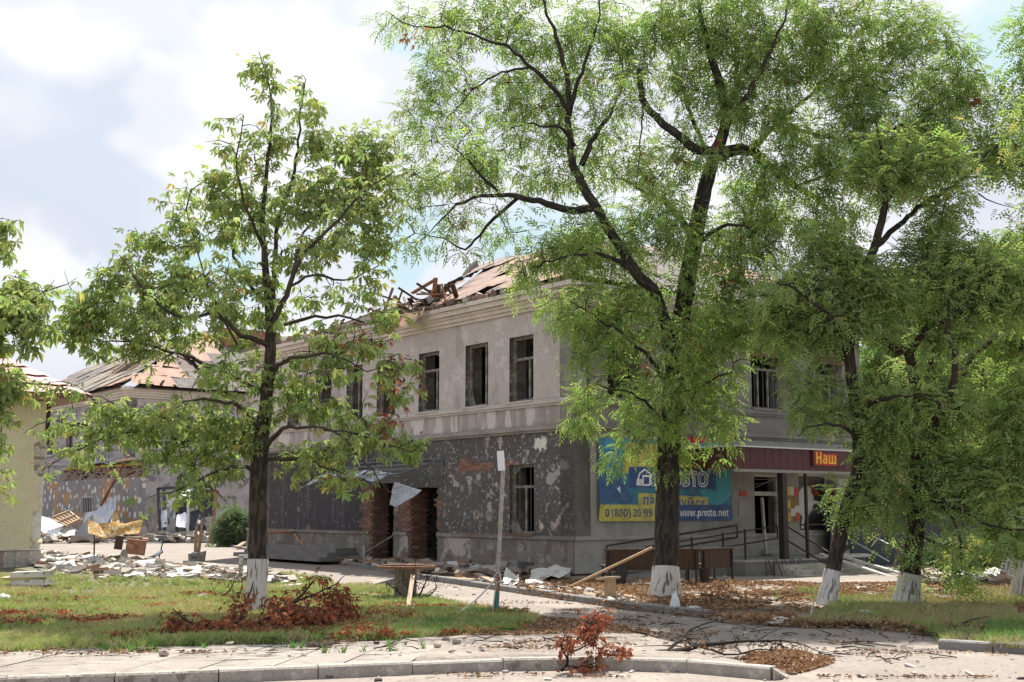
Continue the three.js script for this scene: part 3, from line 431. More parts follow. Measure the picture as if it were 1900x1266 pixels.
// ---- things on the shaded front
{
  const turn = o => { o.position.copy(building.position); o.rotation.y = TH; return o; };
  const cv = document.createElement('canvas'); cv.width = 1660; cv.height = 720; const x = cv.getContext('2d');
  const lg = (a, b) => { x.fillStyle = a; return b; };
  x.fillStyle = '#1a6f90'; x.fillRect(0, 0, 1660, 720); x.fillStyle = '#2a5688'; x.beginPath(); x.moveTo(0, 300); x.quadraticCurveTo(300, 330, 420, 560); x.lineTo(0, 560); x.fill(); x.fillStyle = '#2f9bb0'; x.beginPath(); x.ellipse(1480, 250, 260, 330, .3, 0, 7); x.fill(); x.fillStyle = '#2a8cae'; x.beginPath(); x.ellipse(260, 130, 240, 180, 0, 0, 7); x.fill();
  x.fillStyle = '#c2b95a'; x.save(); x.translate(300, 30); x.transform(1, 0, -.08, 1, 0, 0); x.fillRect(0, 0, 1180, 270); x.restore(); x.fillStyle = '#214a86'; x.save(); x.translate(380, 240); x.transform(1, .0, -.06, 1, 0, 0); x.fillRect(-30, 0, 1090, 190); x.restore();
  x.fillStyle = '#e9eef0'; x.beginPath(); x.moveTo(150, 380); x.lineTo(200, 440); x.lineTo(230, 410); x.lineTo(240, 480); x.fill(); x.strokeStyle = '#eef2f4'; x.lineWidth = 16; x.lineJoin = 'round'; x.beginPath(); x.moveTo(440, 400); x.lineTo(470, 300); x.lineTo(530, 260); x.lineTo(600, 300); x.lineTo(610, 400); x.stroke(); x.strokeRect(510, 320, 80, 80); x.fillStyle = '#eef2f4'; x.fillRect(440, 350, 60, 55);
  x.font = 'bold 190px sans-serif'; x.lineWidth = 12; x.strokeText('ПРОSТО'.slice(0, 0) + 'PROSTO', 640, 405, 700);
  x.fillStyle = '#c2b95c'; x.save(); x.translate(460, 470); x.transform(1, .04, -.03, 1, 0, 0); x.fillRect(0, 0, 880, 160); x.fillStyle = '#2a4f8c'; x.font = 'bold 118px sans-serif'; x.fillText('ПРИЄДНУЙСЯ', 48, 118, 790); x.restore();
  x.fillStyle = '#c4bb52'; x.fillRect(0, 575, 850, 145); x.fillStyle = '#1d4580'; x.fillRect(850, 575, 810, 145); x.fillStyle = '#24426f'; x.font = 'bold 96px sans-serif'; x.fillText('0 (800) 20 99', 60, 682, 690); x.fillStyle = '#eef2f6'; x.font = 'bold 92px sans-serif'; x.fillText('www.prosto.net', 960, 680, 640);
  { const rr = rng(88); for (let k = 0; k < 2600; k++) { const d = rr() < .6; x.fillStyle = d ? `rgba(150,140,125,${.05 + rr() * .12})` : `rgba(40,40,40,${.04 + rr() * .1})`; const w = 3 + rr() * rr() * 46; x.beginPath(); x.ellipse(rr() * 1660, rr() * 720, w * (.3 + rr()), w, rr() * 3, 0, 7); x.fill(); } } const bt = new THREE.CanvasTexture(cv); bt.colorSpace = THREE.SRGBColorSpace; const g = new GB(); g.sheet((u, v) => loc('R', mix(.8, 5.78, u), mix(1.39, 3.5, v), -.05 - .035 * Math.pow(Math.abs(Math.sin(u * 17 + v * 3 + 2 * fbm(u * 5, v * 2, 2))), 3) - .03 * fbm(u * 6, v * 5, 3)), 96, 32);
  turn(tag(put('advertising_banner', g, M([1, 1, 1], .5, { map: bt })), 'blue and yellow advertising banner with white lettering on grey wall', 'banner'));
  const red = new GB(); for (const [a, b] of [[3.05, 3.3], [3.36, 3.6], [3.95, 4.15], [4.22, 4.5], [4.56, 4.8]]) { fbox(red, 'R', a, b, 3.5, 3.64, -.09, -.05); fbox(red, 'R', a + .03, b - .1, 3.4, 3.499, -.09, -.05); } turn(tag(put('red_lettering', red, M([.5, .02, .02], .5)), 'red raised lettering above the blue banner, half hidden by leaves', 'sign'));
  const pl = new GB(); fbox(pl, 'R', 6.15, 6.45, 2.06, 2.2, -.02, -.004); turn(tag(put('door_plate', pl, M([.45, .03, .03], .5)), 'small red plate on grey wall beside the shop door', 'sign')); const pl2 = new GB(); fbox(pl2, 'R', 6.1, 6.5, 1.5, 1.95, -.02, -.004); turn(tag(put('wall_plaque', pl2, M([.25, .25, .25], .4)), 'plain grey plaque on wall under the red plate', 'sign'));
  // shop door: frame, transom, open leaf
  const d = turn(thing('shop_door', 'battered pale door frame standing open under the shop canopy', 'door')); const [u0, u1, h0, h1] = doorR, fm = mottled([.52, .5, .46], [.42, .40, .37], { scale: 1, c: [.3, .26, .21] });
  const fr = new GB(); fbox(fr, 'R', u0 + .003, u0 + .09, h0, h1 - .003, .1, .2); fbox(fr, 'R', u1 - .09, u1 - .003, h0, h1 - .003, .1, .2); fbox(fr, 'R', u0 + .09, u1 - .09, 2.08, 2.2, .1, .2); fbox(fr, 'R', u0 + .09, u1 - .09, h1 - .08, h1 - .003, .1, .2); put('frame', fr, fm, d);
  const leaf = new GB(); leaf.beam(loc('R', u0 + .14, h0 + .02, -.25), loc('R', u0 + .2, 2.02, -.1), .10, .05, V(1, 0, .3)); put('door_leaf', leaf, fm, d); const sc = new GB(); sc.sheet((u, v) => loc('R', u0 + .1 + u * .55, h0 + .03 + .16 * Math.sin(u * 3) * (1 - v) + v * .06, -.1 - v * .4), 6, 4); put('torn_panel', sc, MT.white, d);
  // shop windows and posters
  const wn = turn(thing('shop_window', 'wide shop window with torn posters behind the leaning tree', 'window')); { const g = new GB(); for (const u of [8.75, 10.1, 11.42]) fbox(g, 'R', u, u + .08, 1.0, 2.75, .08, .18); fbox(g, 'R', 8.83, 11.42, 1.0, 1.08, .082, .178); fbox(g, 'R', 8.83, 11.42, 2.67, 2.75, .082, .178); put('frame', g, M([.55, .55, .54], .5), wn); }
  const pc = document.createElement('canvas'); pc.width = 512; pc.height = 640; { const q = pc.getContext('2d'); q.fillStyle = '#3c3a3c'; q.fillRect(0, 0, 512, 640); q.fillStyle = '#c9cac8'; q.beginPath(); q.ellipse(150, 300, 150, 190, .3, 0, 7); q.fill(); q.strokeStyle = '#dcdcd8'; q.lineWidth = 44; q.beginPath(); q.ellipse(330, 640, 250, 330, 0, 3.2, 6.2); q.stroke(); q.strokeStyle = '#8a8a88'; q.lineWidth = 18; q.beginPath(); q.ellipse(340, 660, 200, 270, 0, 3.2, 6.2); q.stroke(); q.fillStyle = '#b7502f'; q.fillRect(330, 180, 60, 40); q.fillStyle = '#7a3b2c'; q.fillRect(260, 90, 90, 120); q.fillStyle = '#54503f'; q.fillRect(60, 20, 380, 50); }
  const pt = new THREE.CanvasTexture(pc); pt.colorSpace = THREE.SRGBColorSpace; const pg = new GB(); pg.quad(loc('R', 8.83, 1.08, .13), loc('R', 10.1, 1.08, .13), loc('R', 10.1, 2.67, .13), loc('R', 8.83, 2.67, .13), [0, 0, 1, 0, 1, 1, 0, 1]); put('poster', pg, M([1, 1, 1], .35, { map: pt }), wn);
  const p2 = new GB(); p2.quad(loc('R', 10.18, 1.08, .13), loc('R', 11.42, 1.08, .13), loc('R', 11.42, 2.67, .13), loc('R', 10.18, 2.67, .13)); put('poster', p2, mottled([.5, .5, .49], [.38, .38, .37], { scale: 2, c: [.42, .04, .04], cAt: .56 }), wn);
  // notice board with papers
  const nb = turn(thing('notice_board', 'cork notice board with yellow, red and white papers by shop door', 'notice board')); { const g = new GB(); fbox(g, 'R', 8.06, 8.7, 1.3, 2.3, -.04, -.004); put('board', g, mottled([.30, .23, .13], [.24, .18, .1], { scale: .6 }), nb); const r = rng(5), cs = [[.6, .5, .08], [.62, .6, .57], [.55, .07, .06], [.6, .5, .08], [.62, .61, .58], [.6, .35, .1], [.64, .62, .6], [.5, .1, .06]]; [[8.08, 2.1], [8.28, 2.1], [8.46, 2.06], [8.09, 1.72], [8.3, 1.5], [8.09, 1.34], [8.48, 1.6], [8.5, 1.36]].forEach(([u, h], i) => { const q = new GB(); fbox(q, 'R', u, u + .17 + r() * .05, h, h + .2 + r() * .08, -.052 - i * .001, -.044); put('paper', q, M(cs[i], .7), nb); }); }
  // wall lamp under the eaves
  const lamp = turn(thing('wall_lamp', 'small white lamp on bent bracket high on the shaded wall', 'lamp')); { const g = new GB(); g.tube([loc('R', 9.1, 6.45, 0), loc('R', 9.1, 6.7, -.4), loc('R', 9.1, 6.72, -.7)], .018, 6); put('bracket', g, MT.greyIron, lamp); const h = new GB(); h.tube([loc('R', 9.1, 6.76, -.62), loc('R', 9.1, 6.73, -.75), loc('R', 9.1, 6.66, -1.0), loc('R', 9.1, 6.64, -1.06)], [.03, .09, .1, .02], 10); put('lamp_head', h, M([.75, .75, .73], .4), lamp); }
  // canopy band, letters, posts
  const can = turn(thing('shop_canopy', 'dark red shop canopy on brown posts with yellow lettering', 'canopy')); { const A = 3.78, B = 11.6, mm = mottled([.075, .012, .016], [.055, .01, .013], { scale: 2, rough: .5, grain: .1 });
    for (let k = 0; k < 26; k++) { const g = new GB(), w = (B - A) / 26; fbox(g, 'R', A + k * w, A + (k + 1) * w - .012, 2.74, 3.3, -2.0, -1.975); put('fascia_panel', g, mm, can); } for (let k = 0; k < 6; k++) { const g = new GB(), w = 1.97 / 6; fbox(g, 'R', A, A + .02, 2.74, 3.3, -1.97 + k * w, -1.97 + (k + 1) * w - .012); put('fascia_panel', g, mm, can); }
    const top = new GB(); fbox(top, 'R', A - .05, B, 3.303, 3.34, -2.06, -.005); put('roof', top, M([.6, .61, .62], .5), can); const sof = new GB(); fbox(sof, 'R', A + .03, B, 2.78, 2.8, -1.97, -.005); put('soffit', sof, M([.3, .28, .27], .8), can); const rail = new GB(); fbox(rail, 'R', A, B, 2.66, 2.735, -2.0, -1.93); put('rail', rail, M([.26, .25, .24], .6), can);
    const post = (u, h0, w) => { const g = new GB(); fbox(g, 'R', u - w, u + w, h0, 2.655, -2.0, -2.0 + w * 2); put('post', g, MT.darkIron, can); }; post(5.72, .39, .09); post(6.62, -.1, .035);
    const wire = new GB(); for (let k = 0; k < 3; k++) { const P = []; for (let i = 0; i <= 10; i++) P.push(loc('R', mix(4.4, 6.9, i / 10), 2.62 - (.12 + k * .09) * Math.sin(i / 10 * Math.PI) - k * .04, -1.2 + k * .3)); wire.tube(P, .008, 4); } put('cable', wire, M([.25, .25, .25], .7), can);
    const fr = new GB(); fbox(fr, 'R', 6.86, 8.32, 2.86, 3.32, -2.05, -2.006); put('letter_panel', fr, M([.12, .02, .02], .5), can);
    const lc = document.createElement('canvas'); lc.width = 1024; lc.height = 300; const q = lc.getContext('2d'); q.clearRect(0, 0, 1024, 300); q.fillStyle = '#4a0e10'; q.fillRect(0, 0, 1024, 300); q.lineJoin = 'round'; q.font = 'bold 300px sans-serif'; q.strokeStyle = '#b8170f'; q.lineWidth = 56; q.strokeText('Наш', 60, 262, 900); q.fillStyle = '#f0b81c'; q.fillText('Наш', 60, 262, 900);
    const lt = new THREE.CanvasTexture(lc); lt.colorSpace = THREE.SRGBColorSpace; const lg2 = new GB(); lg2.quad(loc('R', 6.88, 2.88, -2.056), loc('R', 8.3, 2.88, -2.056), loc('R', 8.3, 3.32, -2.056), loc('R', 6.88, 3.32, -2.056), [0, 0, 1, 0, 1, 1, 0, 1]); put('lettering', lg2, M([1, 1, 1], .5, { map: lt }), can);
    const c2 = document.createElement('canvas'); c2.width = 512; c2.height = 220; const q2 = c2.getContext('2d'); q2.fillStyle = '#4a0e10'; q2.fillRect(0, 0, 512, 220); q2.font = 'bold 190px sans-serif'; q2.fillStyle = '#f0b81c'; q2.strokeStyle = '#c4180f'; q2.lineWidth = 18; q2.strokeText('край', 20, 165, 470); q2.fillText('край', 20, 165, 470); const t2 = new THREE.CanvasTexture(c2); t2.colorSpace = THREE.SRGBColorSpace; const l3 = new GB(); l3.quad(loc('R', 8.9, 2.84, -2.03), loc('R', 10.6, 2.84, -2.03), loc('R', 10.6, 3.28, -2.03), loc('R', 8.9, 3.28, -2.03), [0, 0, 1, 0, 1, 1, 0, 1]); put('lettering', l3, M([1, 1, 1], .5, { map: t2 }), can);
  }
  // one-storey shop extension with dark cladding
  const ext = turn(thing('shop_extension', 'dark navy clad shop extension behind the broken tree trunk', 'building')); { const g = new GB(); g.box(RR + .005, 18.5, -.4, 3.5, -9, -.35); put('wall', g, plasterPale, ext); const nv = M([.012, .015, .024], .45); for (let k = 0; k < 8; k++) { const q = new GB(); fbox(q, 'R', 9.6 + k * 1.0, 10.59 + k, -.2, k < 6 ? 1.62 : 2.9, -.42, -.36); put('cladding_panel', q, nv, ext); } const pw = new GB(); for (const [a, b, h0, h1] of [[12.05, 12.5, 1.68, 2.7], [13.9, 14.6, 1.7, 2.9]]) fbox(pw, 'R', a, b, h0, h1, -.4, .3); put('pilaster', pw, M([.55, .55, .54], .6), ext);
    const rs = new GB(); for (const [a, b] of [[10.75, 11.15], [13.0, 13.5]]) fbox(rs, 'R', a, b, 1.68, 2.35, -.395, -.3); put('poster', rs, mottled([.4, .03, .04], [.5, .2, .19], { scale: .8, f: 3 }), ext); const ws = new GB(); for (const [a, b] of [[10.0, 10.7], [11.3, 11.9]]) fbox(ws, 'R', a, b, 1.66, 2.6, -.394, -.3); put('poster', ws, mottled([.55, .56, .56], [.3, .33, .32], { scale: 1 }), ext);
    const cc = document.createElement('canvas'); cc.width = 256; cc.height = 256; const q = cc.getContext('2d'); q.fillStyle = '#111318'; q.fillRect(0, 0, 256, 256); q.fillStyle = '#b9bcc0'; q.font = 'bold 74px sans-serif'; q.fillText('ий', 110, 100); q.fillText('лай', 90, 210); const tx = new THREE.CanvasTexture(cc); tx.colorSpace = THREE.SRGBColorSpace; const lq = new GB(); lq.quad(loc('R', 9.9, .25, -.424), loc('R', 10.55, .25, -.424), loc('R', 10.55, .9, -.424), loc('R', 9.9, .9, -.424), [0, 0, 1, 0, 1, 1, 0, 1]); put('lettering', lq, M([1, 1, 1], .6, { map: tx }), ext); }
  // platform, steps, ramp, railings
  const pf = turn(thing('entrance_platform', 'raised concrete entrance platform with steps and ramp below shop canopy', 'steps')); { const cm = MT.concrete, g = new GB(); fbox(g, 'R', 3.9, 8.9, -.3, .345, -2.15, -.045); put('platform', g, MT.concreteDark, pf); const t = new GB(); for (let i = 0; i < 8; i++) for (let j = 0; j < 4; j++) { const q = new GB(); fbox(q, 'R', 3.9 + i * .625 + .004, 3.9 + (i + 1) * .625 - .004, .348, .385, -2.17 + j * .53 + .004, -2.17 + (j + 1) * .53 - .004); put('paving_tile', q, cm, pf); } const pale = mottled([.44, .41, .36], [.35, .325, .285], { scale: 1.2, c: [.26, .235, .2] }); for (let k = 0; k < 3; k++) { const q = new GB(); fbox(q, 'R', 5.0 - k * .0, 8.4, -.3, .265 - k * .125, -2.5 - k * .33, -2.153 - k * .33 - (k ? .0 : 0)); put('step', q, pale, pf); } const slab = new GB(); fbox(slab, 'R', 6.9, 8.9, .39, .47, -2.3, -1.9); put('loose_slab', slab, MT.white, pf);
    const ramp = new GB(); ramp.hull8([loc('R', 1.2, -.1, -1.6), loc('R', 3.9, -.1, -1.6), loc('R', 3.9, -.1, -.3), loc('R', 1.2, -.1, -.3), loc('R', 1.2, .0, -1.6), loc('R', 3.9, .34, -1.6), loc('R', 3.9, .34, -.3), loc('R', 1.2, .0, -.3)]); put('ramp', ramp, MT.concreteDark, pf); }
  const ra = turn(thing('ramp_railing', 'long dark pipe railing climbing along the ramp', 'railing')); { const bar = (a, b, r = .02) => { const g = new GB(); g.rod(a, b, r, 7); put('rail', g, MT.darkIron, ra); }; const q = (u, h, d) => loc('R', u, h, -d); for (const d of [.12, 1.55]) { bar(q(1.0, .78, d), q(5.9, 1.25, d)); bar(q(1.0, .45, d), q(5.9, .92, d)); bar(q(1.0, .78, d), q(1.0, .45, d)); bar(q(5.9, 1.25, d), q(5.9, .92, d)); } for (const [u, h] of [[2.6, .1], [3.75, .3], [4.6, .385]]) { const g = new GB(); g.rod(q(u, h - .15, 1.55), q(u, 1.0 + (u - 2.6) * .09, 1.55), .03, 7); put('post', g, MT.darkIron, ra); } }
  const hr = turn(thing('stair_railing', 'brown pipe handrail beside entrance steps by the post', 'railing')); { const bar = (a, b, r = .022) => { const g = new GB(); g.rod(a, b, r, 7); put('rail', g, MT.darkIron, hr); }; const q = (u, h, d) => loc('R', u, h, -d); bar(q(5.75, 1.22, 2.05), q(5.75, .62, 3.3)); bar(q(5.75, .85, 2.05), q(5.75, .28, 3.3)); const c = new GB(); c.tube([q(5.75, .62, 3.3), q(5.75, .5, 3.42), q(5.75, .38, 3.4), q(5.75, .28, 3.3)], .022, 7); put('rail', c, MT.darkIron, hr); bar(q(6.4, 1.28, 1.9), q(8.3, 1.28, 1.9)); }
  const h2 = turn(thing('stair_railing', 'pale pipe handrail beside entrance steps against dark cladding', 'railing')); { const bar = (a, b) => { const g = new GB(); g.rod(a, b, .02, 7); put('rail', g, M([.5, .5, .5], .35, { metalness: .5 }), h2); }; const q = (u, h, d) => loc('R', u, h, -d); bar(q(8.35, 1.3, 2.0), q(8.35, .68, 3.5)); bar(q(8.35, .9, 2.0), q(8.35, .3, 3.3)); const g = new GB(); g.tube([q(8.35, .68, 3.5), q(8.35, .52, 3.62), q(8.35, .3, 3.5), q(8.35, -.1, 3.45)], .025, 7); put('post', g, MT.rust, h2); }
  for (let k = 0; k < 2; k++) { const g = new GB(); g.beam(loc('R', 7.0 + k * .5, .5, -2.1), loc('R', 7.2 + k * .65, -.05, -4.2 - k * .2), .16, .05); turn(tag(put('plank', g, MT.white), k ? 'white plank on the entrance steps, the one beside the pale handrail' : 'white plank on the entrance steps, the one beside the leaning acacia', 'plank', 'white planks on the steps')); }
  const bk = turn(thing('bike_rack', 'dark zigzag bicycle rack below the entrance platform', 'bike rack')); for (let k = 0; k < 5; k++) { const g = new GB(), u = 4.35 + k * .32; g.tube([loc('R', u, -.08, -2.45), loc('R', u + .12, .42, -2.35), loc('R', u + .2, .42, -2.35), loc('R', u + .1, -.08, -2.65)], .012, 5); put('hoop', g, MT.darkIron, bk); } { const g = new GB(); g.rod(loc('R', 4.3, -.06, -2.5), loc('R', 5.9, -.06, -2.5), .014, 5); put('rail', g, MT.darkIron, bk); }
}

// ---------------------------------------------------------------- buildings behind and beside
{
  const S = 7 / 6, K = at(230, 945, 60 * S), H = 8.6, W1 = 24, W2 = 16, b = thing('damaged_building', 'pale two storey building with broken slate roof behind the chestnut', 'building', V(K.x, 0, K.z), TH);
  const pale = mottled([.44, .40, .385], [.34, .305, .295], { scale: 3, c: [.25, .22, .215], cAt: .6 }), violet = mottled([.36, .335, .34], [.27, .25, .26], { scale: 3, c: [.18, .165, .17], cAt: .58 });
  const shape = (L, holes) => { const s = new THREE.Shape(); s.moveTo(0, -.3); s.lineTo(L, -.3); s.lineTo(L, H - .6); s.lineTo(0, H - .6); s.closePath(); for (const [a, c, d, e] of holes) { const h = new THREE.Path(); h.moveTo(a, d); h.lineTo(a, e); h.lineTo(c, e); h.lineTo(c, d); h.closePath(); s.holes.push(h); } return s; };
  const wl = [2.3, 5.7, 9.2, 12.8, 16].map(u => [u, u + 1.3, 5.2, 7.1]), wr = [2.6, 6.4, 10].map(u => [u, u + 1.3, 5.2, 7.1]);
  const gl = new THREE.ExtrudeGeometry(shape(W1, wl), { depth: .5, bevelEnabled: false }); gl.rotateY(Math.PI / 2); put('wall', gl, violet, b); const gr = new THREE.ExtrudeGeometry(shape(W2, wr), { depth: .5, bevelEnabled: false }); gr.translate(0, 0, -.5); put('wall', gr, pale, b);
  const inn = new GB(); inn.box(3, 3.2, -.3, H - .7, -W1, -3); inn.box(3, W2, -.3, H - .7, -3.2, -3); inn.box(.51, W2, H - .75, H - .62, -W1, -.51); inn.box(.51, W2, 4.2, 4.4, -W1, -.51); put('partition', inn, inside, b);
  for (const [s, l] of [['L', wl], ['R', wr]]) for (const [a, c, d, e] of l) { const g = new GB(); fbox(g, s, a, a + .1, d, e, .15, .25); fbox(g, s, c - .1, c, d, e, .15, .25); fbox(g, s, a + .1, c - .1, d, d + .1, .15, .25); fbox(g, s, a + .1, c - .1, e - .1, e, .15, .25); fbox(g, s, (a + c) / 2 - .04, (a + c) / 2 + .04, d + .1, e - .1, .17, .23); put('window_frame', g, frameM, b); const q = new GB(); fbox(q, s, a - .1, c + .1, d - .12, d - .003, -.12, .14); put('sill', q, pale, b); }
  const cor = new GB(); for (const [h0, h1, d] of [[8.0, 8.12, .1], [8.123, 8.25, .2], [8.253, 8.4, .28], [8.403, 8.6, .42]]) { fbox(cor, 'L', -d, W1, h0, h1, -d, .5); fbox(cor, 'R', .501, W2, h0, h1, -d, .5); } put('cornice', cor, corniceM, b);
  const led = new GB(); fbox(led, 'L', -.12, W1, 4.45, 4.62, -.12, -.003); fbox(led, 'R', .0, W2, 4.45, 4.62, -.12, -.003); put('string_course', led, violet, b); const pip = new GB(); for (const u of [8.6, 9.3]) { pip.rod(loc('R', u, 0, -.12), loc('R', u, 8, -.12), .07, 8); } put('downpipe', pip, MT.greyIron, b);
  // hip roof: patched slopes of slate, boards and rusty sheets, one torn open
  const roof = new THREE.Group(); roof.name = 'roof'; b.add(roof); const H0 = 8.62, H1 = 13.4, RD = 8.2, OV = .6, r = rng(61), slope = (s, u, w) => loc(s, u, mix(H0, H1, w), mix(-OV, RD, w)), hip = w => mix(-OV, RD, w);
  const under = new GB(); under.quad(slope('L', 0, 0).add(V(0, -.12, 0)), slope('L', W1, 0).add(V(0, -.12, 0)), slope('L', W1, .99).add(V(0, -.12, 0)), slope('L', RD, .99).add(V(0, -.12, 0))); under.quad(slope('R', 0, 0).add(V(0, -.12, 0)), slope('R', W2, 0).add(V(0, -.12, 0)), slope('R', W2, .99).add(V(0, -.12, 0)), slope('R', RD, .99).add(V(0, -.12, 0))); put('roof_boarding', under, MT.woodDark, roof);
  const rows = 7; for (const s of ['L', 'R']) for (let k = 0; k < rows; k++) { const w0 = k / rows, w1 = (k + 1.05) / rows, L = s === 'L' ? W1 : W2; for (let u = hip((k + .5) / rows) - .2; u < L; u += 1.4) { const hole = s === 'L' && k > 1 && k < 5 && u > 5 && u < 9.5; if (hole || r() < .07) continue; const rust = s === 'R' ? (u - hip((k + .5) / rows) < 2.2 && k < 6) : (k === 0 && u < 1.5), board = s === 'L' && r() < .5, j = () => (r() - .5) * .12, l = .05 + r() * .14, Q = (u, w) => slope(s, u, w).add(V(0, l, 0)); const a = Q(u + j(), w0), c = Q(u + 1.45 + j(), w1), bb = Q(u + 1.45 + j(), w0), d = Q(Math.max(u, hip(w1) - .3) + j(), w1); put('roof_sheet', corr(a, bb, c, d, rust ? 1 : 9, rust ? .01 : .03, rust ? .12 : 0, u), rust ? MT.orangeRoof : board ? MT.woodGrey : MT.slate, roof); } }
  for (let k = 0; k < 14; k++) { const u = 4.5 + r() * 5.5, g = new GB(), w = .15 + r() * .4; g.beam(slope('L', u, w), slope('L', u + (r() - .5) * 3, w + .2 + r() * .3).add(V(0, (r() - .3) * .6, 0)), .1, .1); put('rafter', g, r() < .5 ? MT.woodGrey : MT.wood, roof); }
  for (let k = 0; k < 24; k++) { const u = k < 8 ? r() * 6 : r() * W1, g = new GB(), p = slope(k % 3 ? 'L' : 'R', u * (k % 3 ? 1 : .5), .02 + r() * .03); g.beam(p, p.clone().add(V((r() - .5) * 1.5, (r() - .5) * .3, (r() - .5) * 2.6)), .16, .05); put('loose_board', g, r() < .4 ? MT.rust : MT.woodGrey, roof); }
  // ridge dormer gable
  const dg = new GB(); const p = slope('R', 10.5, .8); dg.hull8([V(p.x - 1.8, p.y - .2, p.z + .9), V(p.x + 1.8, p.y - .2, p.z + .9), V(p.x + 1.8, p.y - .2, p.z - 2), V(p.x - 1.8, p.y - .2, p.z - 2), V(p.x - 1.6, p.y + 1.0, p.z + .8), V(p.x + 1.8, p.y + 1.0, p.z + .8), V(p.x + 1.8, p.y + 1.4, p.z - 2), V(p.x - 1.6, p.y + 1.4, p.z - 2)]); put('dormer', dg, MT.rust, roof);
  // annex with bare insulation glue
  const K2 = at(255, 945, 57 * S), a = thing('annex', 'low annex wall dotted with white glue spots beneath torn eaves', 'building', V(K2.x, 0, K2.z), TH), AH = 4.15;
  const dots = colorTex(1024, 256, (u, v) => { const x = u * 16, y = v * 4, n = fbm(x * 2, y * 2, 4); let q = mix3([.26, .25, .25], [.19, .18, .185], n); q = mix3(q, [.42, .23, .09], sst(.56, .6, fbm(x * 1.1 + 9, y * 1.3 + 4, 4)) * .8); const cx = Math.floor(x / .62), cy = Math.floor(y / .52), dx = x - (cx + .5 + (LAT[(cx * 31 + cy * 17) & 65535] - .5) * .75) * .62, dy = y - (cy + .5 + (LAT[(cx * 13 + cy * 71 + 9) & 65535] - .5) * .75) * .52, rr = .08 + .12 * LAT[(cx * 5 + cy * 3 + 77) & 65535]; return mix3(q, [.62, .61, .6], sst(rr, rr - .03, Math.hypot(dx, dy)) * (LAT[(cx * 7 + cy * 29 + 5) & 65535] > .3 ? .9 : 0)); }, 1 / 16, 1 / 4);
  const sh = new THREE.Shape(); sh.moveTo(0, -.3); sh.lineTo(16, -.3); sh.lineTo(16, 3.4); sh.lineTo(0, 3.4); sh.closePath(); const ho = new THREE.Path(); ho.moveTo(7.0, 1.5); ho.lineTo(7.0, 2.45); ho.lineTo(9.2, 2.45); ho.lineTo(9.2, 1.5); ho.closePath(); sh.holes.push(ho); const ag = new THREE.ExtrudeGeometry(sh, { depth: .4, bevelEnabled: false }); ag.rotateY(Math.PI / 2); put('wall', ag, M([1, 1, 1], .95, { map: dots }), a);
  const rw = new GB(); rw.box(.405, 7.5, -.3, 3.9, -.35, 0); rw.box(.41, 7.5, -.3, 3.3, -16, -15.7); rw.box(2.4, 2.5, -.3, 3.3, -15.7, -.36); put('wall', rw, violet, a);
  const br = rng(9); for (let c = 0; c < 8; c++) for (let k = 0; k < 30; k++) { if (br() < .12 + c * .03) continue; const g = new GB(); fbox(g, 'L', k * .42 + (c % 2) * .2, k * .42 + .4 + (c % 2) * .2, 3.41 + c * .085, 3.485 + c * .085, .02 + br() * .04, .3); put('brick', g, br() < .5 ? MT.brick2 : MT.mortar, a); }
  const wb = new GB(); fbox(wb, 'L', 7.0, 7.1, 1.5, 2.45, .05, .15); fbox(wb, 'L', 9.1, 9.2, 1.5, 2.45, .05, .15); fbox(wb, 'L', 7.1, 9.1, 2.37, 2.45, .05, .15); const wf = put('window', wb, M([.5, .5, .5], .6), a); for (let k = 0; k < 6; k++) { const g = new GB(), u = 7.35 + k * .3; g.rod(loc('L', u, 1.5, .08), loc('L', u, 2.37, .08), .025, 5); put('bar', g, M([.45, .45, .45], .5), wf); }
  for (let k = 0; k < 9; k++) put('eave_sheet', corr(loc('L', k * 1.4 - .3, 4.2 + br() * .12, -.5), loc('L', k * 1.4 + 1.15, 4.2 + br() * .12, -.5), loc('L', k * 1.4 + 1.15, 4.5, 1.6), loc('L', k * 1.4 - .3, 4.5, 1.6), 5, .03, .1, k), br() < .6 ? MT.white : MT.slate, a);
  for (let k = 0; k < 10; k++) { const g = new GB(); fbox(g, 'L', k * 1.2, k * 1.2 + .9, 4.02 + br() * .05, 4.14 + br() * .06, -.1, .3); put('insulation', g, M([.5, .37, .08], .95), a); }
  const post = new GB(); post.beam(loc('L', 3.9, 1.9, -.6), loc('L', .9, 4.6, -.3), .14, .1); put('leaning_beam', post, MT.rust, a); const cb = new GB(); cb.beam(loc('L', -.4, 4.35, -.5), loc('L', 2.0, 4.3, -.5), .18, .1); put('loose_board', cb, MT.woodPale, a);
}
